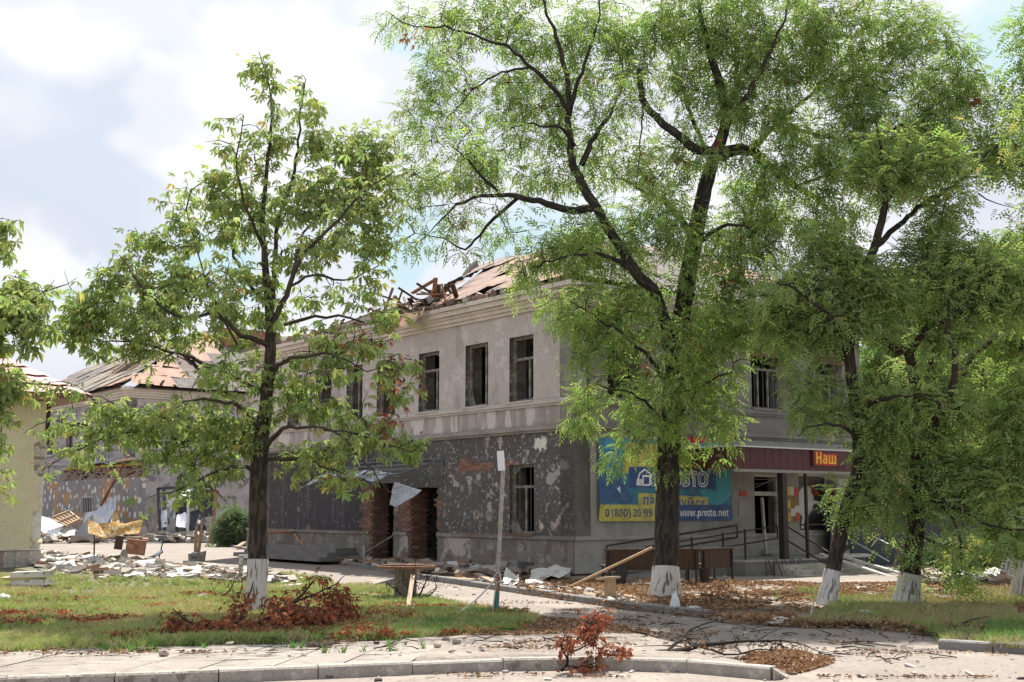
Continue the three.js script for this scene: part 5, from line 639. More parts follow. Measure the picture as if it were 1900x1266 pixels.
// the old ash in front of the corner
tree({
  name: 'ash_tree', label: 'large old ash with broad whitewashed trunk standing before the blue banner', seed: 311, D: 25.0, base: gb(1234, 1107), bark: 'ash', wash: .62, tips: 4600, perTip: 7.5, gf: 1.7, leaf: .82, leafLen: .5, gap: .38, droop: .15, bare: .3, bareTwig: .24, spread: .16, arch: .05,
  dead: (p, r) => r() < .012, clear: (x, y) => x > 1375 && x < 1475 && y > 630 && y < 800,
  limbs: [
    [[1234, 1107, 0, .255], [1236, 1050, 0, .24], [1237, 1000, 0, .225], [1239, 900, 0, .22], [1243, 820, 0, .215], [1250, 730, 0, .2], [1258, 640, 0, .18], [1272, 540, 0, .165], [1290, 440, 0, .15], [1308, 350, 0, .14], [1328, 285, 0, .125], [1346, 230, 0, .1], [1342, 180, 0, .1], [1322, 110, 0, .07], [1300, 30, 0, .04], [1290, -60, 0, .015]],
    [[1252, 690, 0, .14], [1222, 560, -.6, .105], [1178, 505, -.9, .098], [1140, 440, -1, .094], [1100, 378, -1.1, .09], [1075, 330, -1.1, .08], [1061, 290, -1.1, .07], [1055, 230, -1.1, .06], [1057, 178, -1, .06], [1040, 90, -1, .04], [1014, 20, -1, .025], [995, -50, -1, .01]],
    [[1080, 305, -1.1, .06], [1097, 263, -.9, .05], [1129, 218, -.7, .035], [1150, 170, -.5, .02], [1170, 110, -.4, .01]],
    [[1059, 200, -1.1, .05], [1072, 154, -1.2, .04], [1094, 96, -1.3, .03], [1110, 39, -1.4, .02], [1116, -30, -1.4, .01]],
    [[1058, 210, -1.1, .05], [1017, 154, -1.6, .042], [979, 119, -2, .035], [946, 90, -2.2, .03], [898, 71, -2.4, .024], [834, 51, -2.6, .018], [767, 48, -2.8, .012], [715, 20, -2.9, .005]],
    [[985, 125, -2, .025], [930, 135, -1.6, .02], [880, 165, -1.3, .014], [830, 220, -1.2, .008], [800, 260, -1.2, .004]],
    [[1066, 270, -1.1, .04], [1045, 240, -1.6, .032], [1010, 233, -2, .024], [965, 232, -2.2, .012], [930, 250, -2.3, .005]],
    [[1100, 385, -1.1, .08], [1062, 391, -1.3, .07], [1017, 378, -1.6, .06], [969, 366, -2, .05], [917, 362, -2.3, .035], [860, 375, -2.6, .025], [824, 401, -2.8, .015], [790, 440, -2.9, .006]],
    [[960, 368, -2, .035], [905, 417, -1.8, .028], [885, 443, -1.7, .022], [860, 462, -1.7, .018], [824, 443, -1.7, .013], [770, 433, -1.7, .006]],
    [[930, 362, -2.2, .03], [890, 320, -2.6, .022], [860, 290, -2.9, .015], [830, 265, -3, .006]],
    [[1345, 290, 0, .11], [1310, 280, -.6, .09], [1274, 266, -1, .085], [1226, 225, -1.3, .07], [1192, 180, -1.5, .06], [1187, 128, -1.6, .05]],
    [[1192, 180, -1.5, .02], [1190, 240, -1.7, .016], [1185, 300, -1.8, .01], [1181, 353, -1.8, .005]],
    [[1290, 440, 0, .08], [1226, 368, .6, .05], [1194, 356, 1, .035], [1150, 330, 1.3, .02], [1110, 340, 1.5, .008]],
    [[1335, 285, 0, .14], [1390, 278, .4, .11], [1425, 308, .6, .09], [1482, 347, .9, .07], [1530, 380, 1.1, .04], [1570, 420, 1.2, .015]],
    [[1390, 278, .4, .08], [1441, 231, .9, .06], [1470, 205, 1.2, .045], [1530, 150, 1.5, .03], [1580, 90, 1.7, .015], [1610, 30, 1.8, .006]],
    [[1345, 235, 0, .08], [1390, 170, -.5, .05], [1430, 90, -.8, .035], [1460, 20, -1, .015], [1470, -40, -1, .006]],
    [[1440, 235, .9, .05], [1540, 255, .3, .04], [1600, 265, 0, .03], [1680, 230, -.3, .018], [1760, 180, -.5, .007]],
    [[1328, 285, 0, .06], [1363, 180, .8, .05], [1366, 80, 1.1, .03], [1370, -30, 1.2, .01]],
    [[1425, 308, .6, .05], [1400, 370, .8, .045], [1395, 440, .9, .03], [1420, 520, 1, .012]],
    [[1250, 730, 0, .05], [1200, 660, -.6, .035], [1140, 610, -1, .02], [1060, 560, -1.4, .008]],
    [[1245, 800, 0, .035], [1190, 740, -.6, .022], [1120, 720, -.9, .008]], [[1247, 790, 0, .035], [1300, 720, -.5, .022], [1360, 690, -.8, .008]],
    [[1320, 300, 0, .05], [1270, 180, .9, .035], [1240, 80, 1.2, .02], [1225, -20, 1.3, .008]],
    [[1282, 470, 0, .05], [1340, 420, -.8, .035], [1400, 430, -1.2, .02], [1450, 470, -1.4, .008]],
    [[1170, 500, -.9, .05], [1110, 470, -1.6, .035], [1040, 480, -2.1, .022], [980, 500, -2.4, .008]],
    [[1480, 345, .9, .04], [1560, 320, 1.3, .03], [1640, 330, 1.6, .02], [1720, 360, 1.8, .008]],
  ],
  crown: [[745, 35, 48, 30, .6], [830, 50, 60, 40, .6], [900, 25, 80, 40, .7], [980, 50, 60, 50, .8], [830, 130, 60, 50, .45], [785, 200, 50, 40, .7], [755, 240, 40, 30, .8], [870, 215, 60, 50, .45], [950, 170, 60, 50, .6], [1040, 110, 60, 60, .8], [1000, 210, 60, 60, .8], [790, 300, 60, 40, .9], [870, 310, 70, 46, .7], [760, 350, 40, 36, .7], [960, 300, 70, 50, .7], [1050, 300, 50, 60, .5], [850, 400, 70, 30, .3], [940, 440, 50, 30, .4],
    [1110, 60, 70, 60, .9], [1190, 60, 80, 70, .9], [1280, 60, 80, 70, 1], [1370, 60, 90, 70, 1], [1460, 70, 90, 70, 1.1], [1560, 80, 80, 80, 1.1], [1640, 100, 70, 90, 1.1], [1140, 180, 70, 70, .7], [1230, 170, 60, 70, .8], [1320, 170, 80, 70, .9], [1420, 170, 90, 80, 1.1], [1530, 190, 90, 80, 1.2], [1640, 220, 80, 80, 1.2], [1720, 250, 60, 60, 1], [1740, 150, 50, 70, .8], [1150, 290, 70, 60, .7], [1240, 310, 60, 60, .8], [1400, 330, 70, 60, .8], [1500, 310, 80, 70, 1.1], [1600, 330, 80, 60, 1.1], [1190, 400, 80, 60, .9], [1130, 470, 70, 50, 1], [1050, 470, 60, 50, .9], [1000, 530, 50, 46, 1], [1060, 560, 60, 50, 1.1], [1110, 600, 60, 50, 1.1], [1170, 580, 60, 60, 1], [1230, 480, 60, 60, .9], [1330, 450, 60, 60, .8], [1390, 480, 50, 60, .8], [1420, 560, 60, 50, .8], [1340, 560, 60, 60, .8], [1300, 640, 60, 50, .9], [1190, 680, 60, 46, 1], [1120, 730, 60, 40, 1], [1100, 780, 46, 30, .9], [1170, 790, 60, 46, 1.1], [1230, 830, 60, 36, .9], [1310, 720, 60, 50, .9], [1340, 790, 46, 40, .9], [1300, 840, 50, 24, .6], [1130, 850, 26, 18, .5], [1340, 900, 26, 24, .5], [1460, 430, 60, 50, .8], [1540, 420, 60, 50, .8], [1300, -40, 200, 40, .6], [1000, -40, 150, 40, .5], [1550, -40, 150, 40, .7], [1235, 720, 60, 80, .5, -.9], [1255, 570, 60, 80, .55, -.9], [1290, 430, 50, 80, .4, -.9], [1060, 450, 60, 40, .9, -1.2], [1130, 410, 60, 40, .9, -1.2], [1210, 430, 60, 40, .9, -1], [1000, 490, 40, 34, .7, -1], [1360, 640, 60, 60, .8, .3], [1420, 620, 50, 40, .7, .3], [1100, 660, 50, 50, .8, -.6], [1225, 235, 60, 46, .9, -1.3], [1190, 165, 50, 50, .7, -1.6], [1290, 270, 50, 36, .7, -.9], [1390, 380, 60, 60, .8, .6], [1460, 380, 60, 50, .8, .9], [1780, 130, 60, 70, 1, .4], [1790, 220, 60, 60, .9, .4], [1700, 60, 60, 60, .9], [1700, 330, 60, 50, .9, .6]],
});
// two acacias by the shop, one leaning, one with its trunk split
tree({
  name: 'acacia_tree', clear: (x, y) => (x > 1380 && x < 1470 && y > 640 && y < 800) || (x > 1505 && x < 1562 && y > 660 && y < 760) || (x > 1455 && x < 1605 && y > 782 && y < 900) || (x > 1385 && x < 1530 && y > 860), label: 'leaning acacia with whitewashed foot in front of the shop entrance', seed: 401, D: 22.4, base: gb(1534, 1124), bark: 'acacia', wash: .58, tips: 1600, gf: .95, perTip: 6, leaf: .85, align: .1, leafLen: .5, gap: .45, droop: .05, spread: .22, bare: .42, bareTwig: .04, arch: .04,
  limbs: [
    [[1534, 1124, 0, .135], [1544, 1070, 0, .125], [1556, 1010, 0, .118], [1572, 940, 0, .112], [1590, 880, 0, .108], [1594, 810, 0, .105], [1588, 750, 0, .1], [1578, 680, 0, .095], [1574, 620, 0, .1], [1590, 540, 0, .085], [1622, 460, 0, .075], [1642, 378, 0, .06], [1637, 300, 0, .035], [1625, 220, 0, .012]],
    [[1620, 462, 0, .06], [1660, 425, .4, .05], [1698, 391, .7, .045], [1739, 362, .9, .04], [1788, 330, 1.1, .035], [1861, 260, 1.4, .02], [1915, 220, 1.5, .008]],
    [[1788, 330, 1.1, .02], [1850, 320, 1.2, .015], [1930, 300, 1.3, .006]],
    [[1576, 640, 0, .06], [1530, 580, -.6, .04], [1480, 540, -1, .025], [1430, 520, -1.2, .01]],
    [[1594, 760, 0, .05], [1640, 740, -.5, .035], [1700, 735, -.8, .022], [1770, 760, -1, .008]],
    [[1593, 820, 0, .04], [1560, 790, -.6, .026], [1510, 790, -1, .014], [1480, 810, -1.2, .006]],
    [[1580, 690, 0, .05], [1550, 650, .6, .03], [1500, 650, 1, .015], [1450, 680, 1.2, .006]],
    [[1642, 380, 0, .04], [1700, 300, .5, .025], [1750, 240, .8, .01]], [[1594, 850, 0, .04], [1640, 820, .6, .025], [1700, 830, 1, .008]],
  ],
  crown: [[1830, 330, 60, 60, .9], [1800, 180, 60, 50, .7], [1640, 300, 70, 60, .7], [1720, 280, 60, 60, .7], [1800, 260, 60, 60, .8], [1860, 230, 50, 60, .7], [1560, 470, 70, 60, .9], [1480, 540, 70, 50, .8], [1440, 610, 60, 40, .7], [1500, 620, 60, 40, .8], [1640, 500, 70, 60, 1], [1700, 440, 70, 60, .9], [1780, 420, 70, 60, 1], [1850, 400, 60, 80, 1], [1560, 580, 60, 50, 1], [1650, 600, 60, 60, .8], [1530, 700, 50, 40, .8], [1490, 740, 50, 46, .8], [1540, 790, 60, 50, 1.1], [1500, 830, 50, 36, 1], [1580, 830, 50, 40, 1], [1640, 780, 60, 50, .9], [1720, 780, 60, 50, .9], [1575, 905, 30, 30, .4], [1620, 880, 50, 50, 1], [1600, 950, 46, 30, .7], [1480, 880, 40, 14, .5], [1650, 700, 60, 50, .9], [1580, 690, 40, 50, .6]],
});
tree({
  name: 'acacia_tree', clear: (x, y) => x < 1600 && y > 790, label: 'split acacia with orange torn bark and whitewashed base near navy cladding', seed: 503, D: 22.7, base: gb(1682, 1122), bark: 'acacia', wash: .62, tips: 1450, gf: .95, perTip: 6, leaf: .88, align: .1, leafLen: .5, gap: .45, droop: .05, spread: .22, bare: .5, bareTwig: .03, arch: .03,
  limbs: [
    [[1682, 1122, 0, .19], [1690, 1060, 0, .17], [1697, 1000, 0, .155], [1701, 930, 0, .145], [1706, 860, 0, .14], [1708, 790, 0, .12], [1697, 710, 0, .095], [1686, 656, 0, .08], [1663, 648, 0, .065], [1637, 631, 0, .05], [1612, 627, 0, .03]],
    [[1686, 660, 0, .06], [1718, 611, -.2, .055], [1759, 592, -.4, .045], [1800, 560, -.6, .03], [1840, 500, -.8, .01]],
    [[1706, 800, 0, .1], [1721, 722, .3, .085], [1736, 661, .4, .075], [1748, 610, .5, .06], [1745, 540, .6, .045], [1755, 460, .7, .02]],
    [[1712, 830, 0, .08], [1769, 712, -.5, .06], [1769, 648, -.6, .05], [1758, 600, -.6, .035], [1770, 520, -.6, .012]],
    [[1715, 840, 0, .09], [1770, 730, .6, .08], [1799, 668, .9, .07], [1837, 634, 1.1, .055], [1850, 620, 1.2, .05]],
    [[1705, 920, 0, .05], [1770, 940, -.6, .035], [1830, 975, -1, .022], [1910, 985, -1.3, .008]],
    [[1703, 880, 0, .05], [1760, 860, .5, .035], [1830, 850, .9, .02], [1900, 870, 1.2, .008]],
    [[1700, 990, 0, .03], [1740, 1010, -.6, .02], [1770, 1030, -.9, .008]], [[1750, 940, -.5, .025], [1780, 990, -1, .018], [1785, 1060, -1.2, .008]],
  ],
  crown: [[1740, 480, 70, 60, .8], [1820, 520, 70, 60, 1], [1870, 560, 50, 70, 1], [1760, 600, 60, 50, .8], [1830, 680, 60, 50, .9], [1880, 720, 50, 60, 1], [1760, 740, 60, 50, .8], [1820, 790, 70, 60, 1.1], [1740, 830, 70, 50, 1], [1670, 860, 60, 50, .8], [1880, 850, 50, 60, 1], [1800, 880, 70, 50, 1.1], [1740, 910, 50, 40, .9], [1850, 940, 60, 46, 1], [1790, 960, 40, 40, .9], [1790, 1030, 22, 60, 1.3], [1680, 940, 30, 30, .5], [1880, 990, 40, 30, .8], [1830, 1010, 40, 30, .5], [1660, 1000, 24, 30, .3], [1700, 1080, 16, 20, .4]],
});
// trees farther off, at the side of the shop and behind the building
const far = (seed, label, x, y, D, h, tops, wash, kind = 'acacia', w = 1) => { const b = gb(x, y); tree({ name: kind + '_tree', label, seed, D: -b.z, base: b, bark: kind, wash, tips: tops.n || 560, perTip: 6, gf: .95, leaf: 1.0, align: .1, leafLen: .6, gap: .46, droop: .05, spread: .2, bare: .5, limbs: [[[x, y, 0, .14 * w], [x + 2, y - 80, 0, .12 * w], [x - 6, y - 220, 0, .1 * w], [x + 8, y - 360, 0, .07 * w], [x, y - 500, 0, .03], [x + 5, y - 600, 0, .01]], [[x - 5, y - 200, 0, .07 * w], [x - 50, y - 330, .6, .04], [x - 70, y - 430, .9, .012]], [[x - 2, y - 240, 0, .07 * w], [x + 50, y - 340, -.6, .04], [x + 80, y - 440, -.9, .012]], [[x - 3, y - 120, 0, .05], [x - 40, y - 190, -.9, .03], [x - 90, y - 230, -1.4, .01]], [[x - 3, y - 130, 0, .05], [x + 40, y - 200, .9, .03], [x + 80, y - 250, 1.4, .01]]], crown: tops }); };
far(601, 'whitewashed acacia at the roadside beyond the split one', 1893, 1108, 25, 0, [[1880, 180, 40, 60, .6], [1900, 330, 60, 60], [1840, 420, 50, 50], [1850, 300, 50, 60, .8], [1930, 480, 60, 60], [1870, 620, 50, 50], [1920, 760, 60, 60], [1860, 790, 40, 50], [1930, 900, 40, 50], [1860, 100, 60, 50, .8], [1930, 80, 60, 80, .6]], .75);
far(607, 'slim whitewashed tree beyond the shop, the first of a pair', 1866, 1068, 33, 0, [[1850, 600, 60, 70], [1800, 680, 60, 50], [1880, 760, 60, 60], [1820, 850, 50, 40], [1900, 900, 50, 40], [1760, 560, 60, 50], [1700, 640, 60, 50], [1870, 480, 60, 50]], .9, 'acacia', .7);
far(613, 'slim whitewashed tree beyond the shop, the second of a pair', 1886, 1064, 34, 0, [[1890, 560, 60, 70], [1930, 700, 60, 60], [1850, 880, 50, 40], [1910, 960, 40, 40], [1960, 560, 80, 90]], .9, 'acacia', .7);
for (const [seed, x, D, label, tops] of [[701, 1690, 46, 'bright green tree behind the shop extension roof', [[1640, 700, 70, 60, 1.2], [1700, 650, 70, 60], [1760, 720, 60, 60], [1640, 800, 60, 50], [1720, 850, 60, 50], [1690, 560, 70, 60], [1780, 860, 50, 60]]], [709, 1830, 52, 'dense tree closing the view beyond the shop pair', [[1830, 700, 70, 80], [1780, 820, 60, 60], [1880, 850, 70, 60], [1840, 940, 70, 40], [1760, 920, 50, 50], [1900, 950, 60, 40], [1820, 600, 70, 60], [1940, 800, 60, 80]]], [719, 1990, 44, 'shady tree at the far side of the shop yard', [[1920, 700, 80, 90], [1900, 850, 60, 60], [1990, 800, 70, 90], [1900, 960, 50, 40], [1960, 600, 80, 80]]]]) {
  const p = at(x, 945, D), b = V(p.x, groundAt(p.x, p.z), p.z), q = pxOf(b); const s = 2311 / D; tree({ name: 'broadleaf_tree', label, seed, D, base: b, bark: 'ash', tips: 900, perTip: 9, leaf: 2.2, leafLen: 1, spread: .3, gap: .3, bare: .3, limbs: [[[q[0], q[1], 0, .2], [q[0] + 4, q[1] - 100, 0, .17], [q[0] - 8, q[1] - 240, 0, .12], [q[0] + 6, q[1] - 380, 0, .06], [q[0], q[1] - 470, 0, .02]], [[q[0], q[1] - 140, 0, .1], [q[0] - 60, q[1] - 250, .8, .05], [q[0] - 90, q[1] - 330, 1.2, .02]], [[q[0], q[1] - 160, 0, .1], [q[0] + 60, q[1] - 260, -.8, .05], [q[0] + 90, q[1] - 350, -1.2, .02]], [[q[0], q[1] - 60, 0, .05], [q[0] - 50, q[1] - 100, .8, .02]], [[q[0], q[1] - 60, 0, .05], [q[0] + 50, q[1] - 110, .8, .02]]], crown: tops });
}

// ---------------------------------------------------------------- things standing about
const gp = (x, y) => { let p = G(x, y, .08); for (let k = 0; k < 3; k++) p = G(x, y, groundAt(p.x, p.z)); return p; };
const same = (o, p, turn = 0) => { o.position.copy(p); o.rotation.y = turn; return o; };
{ // leaning sign post
  const b = gp(920, 1143), D = -b.z, top = at(934, 866, D).sub(b), o = thing('sign_post', 'leaning rusty sign post with small white plate, rags tied round its foot', 'sign post', b);
  const at2 = t => top.clone().multiplyScalar(t); let g = new GB(); g.tube([at2(-.03), at2(.16)], .041, 10); put('painted_foot', g, mottled([.06, .22, .22], [.2, .08, .05], { scale: .4 }), o); g = new GB(); g.tube([at2(.155), at2(.26)], .039, 10); put('rusty_band', g, MT.rust, o); g = new GB(); g.tube([at2(.255), at2(.6), at2(1)], .035, 10, { cap: true }); put('pole', g, mottled([.42, .40, .37], [.34, .32, .29], { scale: .6, c: [.25, .13, .08], cAt: .64 }), o);
  g = new GB(); const c = at2(1.03); g.beam(c.clone().add(V(-.03, -.13, .05)), c.clone().add(V(-.05, .17, .05)), .11, .015, V(.25, 0, 1)); put('plate', g, M([.7, .7, .7], .5), o); g = new GB(); g.tube([at2(.62), at2(.625)], .04, 10); put('yellow_tape', g, M([.6, .5, .05], .6), o);
  g = new GB(); const k = at2(.26); g.tube([k.clone().add(V(.05, .02, .02)), k.clone().add(V(0, .06, .06)), k.clone().add(V(-.06, 0, .03)), k.clone().add(V(-.02, -.1, .06)), k.clone().add(V(.05, -.06, .05)), k.clone().add(V(.03, .05, .05))], .014, 6); put('rag_knot', g, MT.white, o);
  const e = gp(820, 1150).sub(b); g = new GB(); const P = []; for (let i = 0; i <= 10; i++) { const q = k.clone().lerp(e, i / 10); q.y -= .1 * Math.sin(i / 10 * Math.PI); P.push(q); } g.tube(P, .012, 5); put('rag_strip', g, MT.white, o); g = new GB(); g.tube([k, at2(.15).add(V(-.03, 0, .06)), at2(.03).add(V(-.05, 0, .1)), gp(900, 1152).sub(b)], .012, 5); put('rag_strip', g, MT.white, o);
}
{ // big drum used as a table
  const b = gp(752, 1114), o = thing('cable_drum', 'rusty round disc on a wooden drum beside the lane', 'cable drum', b); for (let k = 0; k < 14; k++) { const a0 = k / 14 * 6.283, a1 = (k + .94) / 14 * 6.283, g = new GB(), R = .2, P = (a, rr, y) => V(Math.cos(a) * rr, y, Math.sin(a) * rr); g.hull8([P(a0, R, -.03), P(a1, R, -.03), P(a1, R - .03, -.03), P(a0, R - .03, -.03), P(a0, R, .56), P(a1, R, .56), P(a1, R - .03, .56), P(a0, R - .03, .56)]); put('stave', g, MT.woodGrey, o); }
  const g = new GB(); g.tube([V(0, .56, 0), V(0, .565, 0), V(0, .62, 0), V(0, .625, 0)], [.02, .5, .51, .02], 30); put('disc', g, MT.rust, o); const rim = new GB(); rim.tube([...Array(33)].map((_, i) => V(Math.cos(i / 16 * Math.PI) * .5, .6, Math.sin(i / 16 * Math.PI) * .5)), .022, 6); put('rim', rim, MT.rust, o);
  const q = new GB(); q.beam(gp(756, 1136), at(772, 1060, -b.z + .3).add(V(0, 0, .62)), .07, .05); tag(put('wooden_stake', q, MT.wood), 'pale wooden stake leaning against the rusty drum disc', 'stake');
  const s = new GB(); const A = gp(660, 1099), B = gp(728, 1097); s.hull8([A, B, B.clone().add(V(.05, 0, -.12)), A.clone().add(V(.05, 0, -.12)), A.clone().add(V(0, .06, -.02)), B.clone().add(V(0, .26, -.1)), B.clone().add(V(.05, .26, -.2)), A.clone().add(V(.05, .06, -.12))]); tag(put('board_panel', s, mottled([.16, .17, .14], [.11, .115, .1], { scale: .8 })), 'dull green grey board lying on edge beside the wooden drum', 'board');
  const p = new GB(); p.tube([gp(652, 1106), gp(700, 1110), gp(722, 1118), gp(752, 1128), gp(768, 1136)].map(v => v.add(V(0, .04, 0))), .03, 8, { cap: true }); tag(put('white_pipe', p, MT.white), 'crooked white pipe lying in grass before the drum', 'pipe');
}
{ // small cable reel
  const b = gp(1132, 1109), o = thing('cable_reel', 'small pale wooden cable reel standing on leaf litter', 'cable reel', b), g = new GB(), m = MT.woodPale; g.tube([V(0, .03, 0), V(0, .34, 0)], .11, 16); put('core', g, m, o); for (const y of [0, .34]) { const q = new GB(), k = y ? .07 : 0; q.tube([V(0, y, 0), V(0, y + .002, 0), V(0, y + .03, 0), V(0, y + .032, 0)], [.01, .23, .23, .01], 22); const d = put('flange', q, m, o); d.rotation.z = y ? .08 : 0; }
  const p = new GB(); p.tube([gp(1058, 1092).add(V(0, .03, 0)), at(1209, 1017, 25.3)], .028, 8, { cap: true }); tag(put('wooden_pole', p, MT.woodPale), 'long pale wooden pole leaning against the ash trunk', 'pole');
}
function bench(x0, x1, y, label, n) { // seen from behind: upright slats on an iron frame
  const a = gp(x0, y), b = gp(x1, y - 1), o = thing('slatted_bench', label, 'bench', a, Math.atan2(-(b.z - a.z), b.x - a.x)), L = a.distanceTo(b); for (let k = 0; k < n; k++) { const g = new GB(), w = L / n; g.box(k * w + .006, (k + 1) * w - .006, .3, .72, -.02, .01); put('back_slat', g, MT.woodDark, o); } const t = new GB(); t.box(-.02, L + .02, .722, .76, -.04, .03); put('top_rail', t, MT.woodDark, o); for (let k = 0; k < 4; k++) { const g = new GB(); g.box(0, L, .38, .41, -.5 + k * .115, -.41 + k * .115); put('seat_slat', g, MT.woodDark, o); } for (const x of [.08, L - .08]) for (const z of [.03, -.46]) { const g = new GB(); g.box(x - .02, x + .02, -.05, z > 0 ? .7 : .38, z - .02, z + .02); put('leg', g, MT.darkIron, o); }
}
bench(1124, 1298, 1086, 'long slatted brown bench behind the ash trunk', 18); bench(1302, 1361, 1082, 'short slatted brown bench beside the ash trunk', 8);
{ const b = gp(1146, 1086), g = new GB(); g.sheet((u, v) => { const a = u * 6.283, y = v * .42, rr = .14 * (1 - .25 * v) + .03 * Math.sin(u * 20); return V(b.x + Math.cos(a) * rr + .1 * v, b.y + y - .02, b.z + Math.sin(a) * rr); }, 16, 6); tag(put('rubbish_sack', g, M([.03, .03, .034], .6)), 'black slumped rubbish sack below the leaning pole', 'sack');
  const c = gp(1308, 1084), q = new GB(); q.tube([V(c.x, c.y, c.z), V(c.x, c.y + .02, c.z), V(c.x + .02, c.y + .33, c.z), V(c.x + .02, c.y + .34, c.z)], [.02, .11, .15, .03], 14); tag(put('litter_bin', q, MT.darkIron), 'small round dark bin next to the short bench', 'bin'); }
{ // painted barrier
  const b = gp(586, 1036), D = -b.z, o = thing('pipe_barrier', 'green and white striped pipe barrier before the sooty wall', 'barrier', b), top = at(584, 985, D).sub(b), end = at(495, 988, D + 1).sub(b), gm = M([.03, .16, .09], .5); const n = 7; for (let k = 0; k < n; k++) { const g = new GB(); g.rod(top.clone().multiplyScalar(k / n), top.clone().multiplyScalar((k + 1) / n), .05, 10); put('post_stripe', g, k % 2 ? M([.6, .6, .56], .6) : gm, o); } let g = new GB(); g.rod(top, top.clone().lerp(end, .45), .045, 8); put('rail', g, gm, o); g = new GB(); g.rod(top.clone().lerp(end, .45), end, .044, 8); put('rail', g, MT.rust, o); g = new GB(); g.rod(at(545, 991, D + .3).sub(b), at(580, 1034, D - .2).sub(b), .035, 8); put('brace', g, M([.45, .2, .12], .7), o); g = new GB(); g.rod(end, end.clone().setY(-.1), .045, 8); put('post', g, MT.rust, o);
  const d = new GB(), p = gp(556, 1037); d.tube([V(p.x - .45, p.y + .2, p.z - .3), V(p.x + .3, p.y + .2, p.z)], .2, 12, { cap: true, rough: .1 }); tag(put('charred_log', d, M([.035, .03, .025], .95)), 'short charred log lying beside the striped barrier', 'log');
}
{ // posts with concrete feet and other oddments on the rubble
  const o = thing('twin_post', 'pair of old wooden posts set in a concrete foot on the rubble', 'post', gp(362, 1041)); let g = new GB(); g.box(-.05, .04, .1, 1.15, -.04, .04); put('post', g, MT.wood, o); g = new GB(); g.beam(V(.08, .1, 0), V(.2, 1.38, 0), .1, .07, V(0, 0, 1)); put('post', g, MT.wood, o); const r = rng(3); g = new GB(); g.chunk(.06, .1, 0, .5, .4, .4, r); put('concrete_foot', g, MT.concrete, o);
  const b = gp(236, 1040), s = thing('wooden_box', 'battered rust brown chest lying on white rubble', 'box', b, .3); g = new GB(); const P = []; g.box(-.1, .5, .1, .52, -.3, .15); put('body', g, MT.rust, s); g = new GB(); g.box(-.12, .52, .52, .56, -.32, .17); put('lid', g, mottled([.3, .14, .09], [.22, .1, .07]), s); s.rotation.z = -.12; s.position.y += .1; g = new GB(); g.box(-.45, -.2, .2, .62, -.2, .1); put('side_drum', g, MT.woodDark, s);
  const dsh = new GB(); dsh.sheet((u, v) => { const a = u * 6.283, rr = v * .2; return V(Math.cos(a) * rr * .8, .2 + Math.sin(a) * rr, .1 - v * v * .08); }, 18, 4); same(tag(put('metal_dish', dsh, M([.2, .19, .17], .6)), 'grey metal dish propped before the rust brown chest', 'dish'), gp(230, 1044), -.5);
  for (const [x0, y0, x1, y1, l] of [[174, 1046, 175, 992, 'thin upright iron stake in the rubble by the lawn edge'], [293, 1040, 303, 1001, 'thin tilted iron stake with blue rag in the rubble']]) { const q = gp(x0, y0), t = new GB(); t.rod(q.clone().add(V(0, -.05, 0)), at(x1, y1, -q.z), .022, 6); tag(put('iron_stake', t, MT.darkIron), l, 'stake'); }
  const q = gp(292, 1042), cl = new GB(); cl.sheet((u, v) => V(q.x - .3 + u * .45, q.y + .05 + .28 * u + .06 * Math.sin(v * 7 + u * 5), q.z - .1 + v * .3), 8, 6); tag(put('blue_rag', cl, mottled([.12, .16, .22], [.2, .24, .3])), 'crumpled blue grey rag at the foot of the tilted stake', 'rag');
}
{ // stacked insulation boards
  const r = rng(77), p = gp(48, 1094), g0 = 'insulation boards stacked on the lawn'; const L = [[0, .0, .62, .1, 'white', 'bottom board of the broken insulation stack on the lawn'], [.12, .1, .7, .09, 'white', 'second board up in the broken insulation stack on the lawn'], [-.05, .19, .75, .06, 'yellow', 'yellowish board near the top of the insulation stack on the lawn'], [.1, .25, .7, .1, 'white', 'topmost curved white board of the insulation stack on the lawn']]; for (const [dx, y, w, t, c, l] of L) { const g = new GB(); g.sheet((u, v) => V(0, 0, 0), 1, 1); const b = new GB(), J = () => (r() - .5) * .08; b.hull8([V(-w / 2 + J(), 0, .25 + J()), V(w / 2 + J(), 0, .25), V(w / 2, 0, -.3 + J()), V(-w / 2, 0, -.3), V(-w / 2 + J(), t, .25), V(w / 2, t + .02, .25 + J()), V(w / 2 + J(), t, -.3), V(-w / 2, t, -.3 + J())]); const o = same(tag(put('insulation_board', b, c === 'white' ? MT.white : mottled([.6, .56, .33], [.5, .46, .28])), l, 'board', g0), p.clone().add(V(dx, y, 0)), (r() - .5) * .5); o.rotation.z = (r() - .5) * .12; }
}
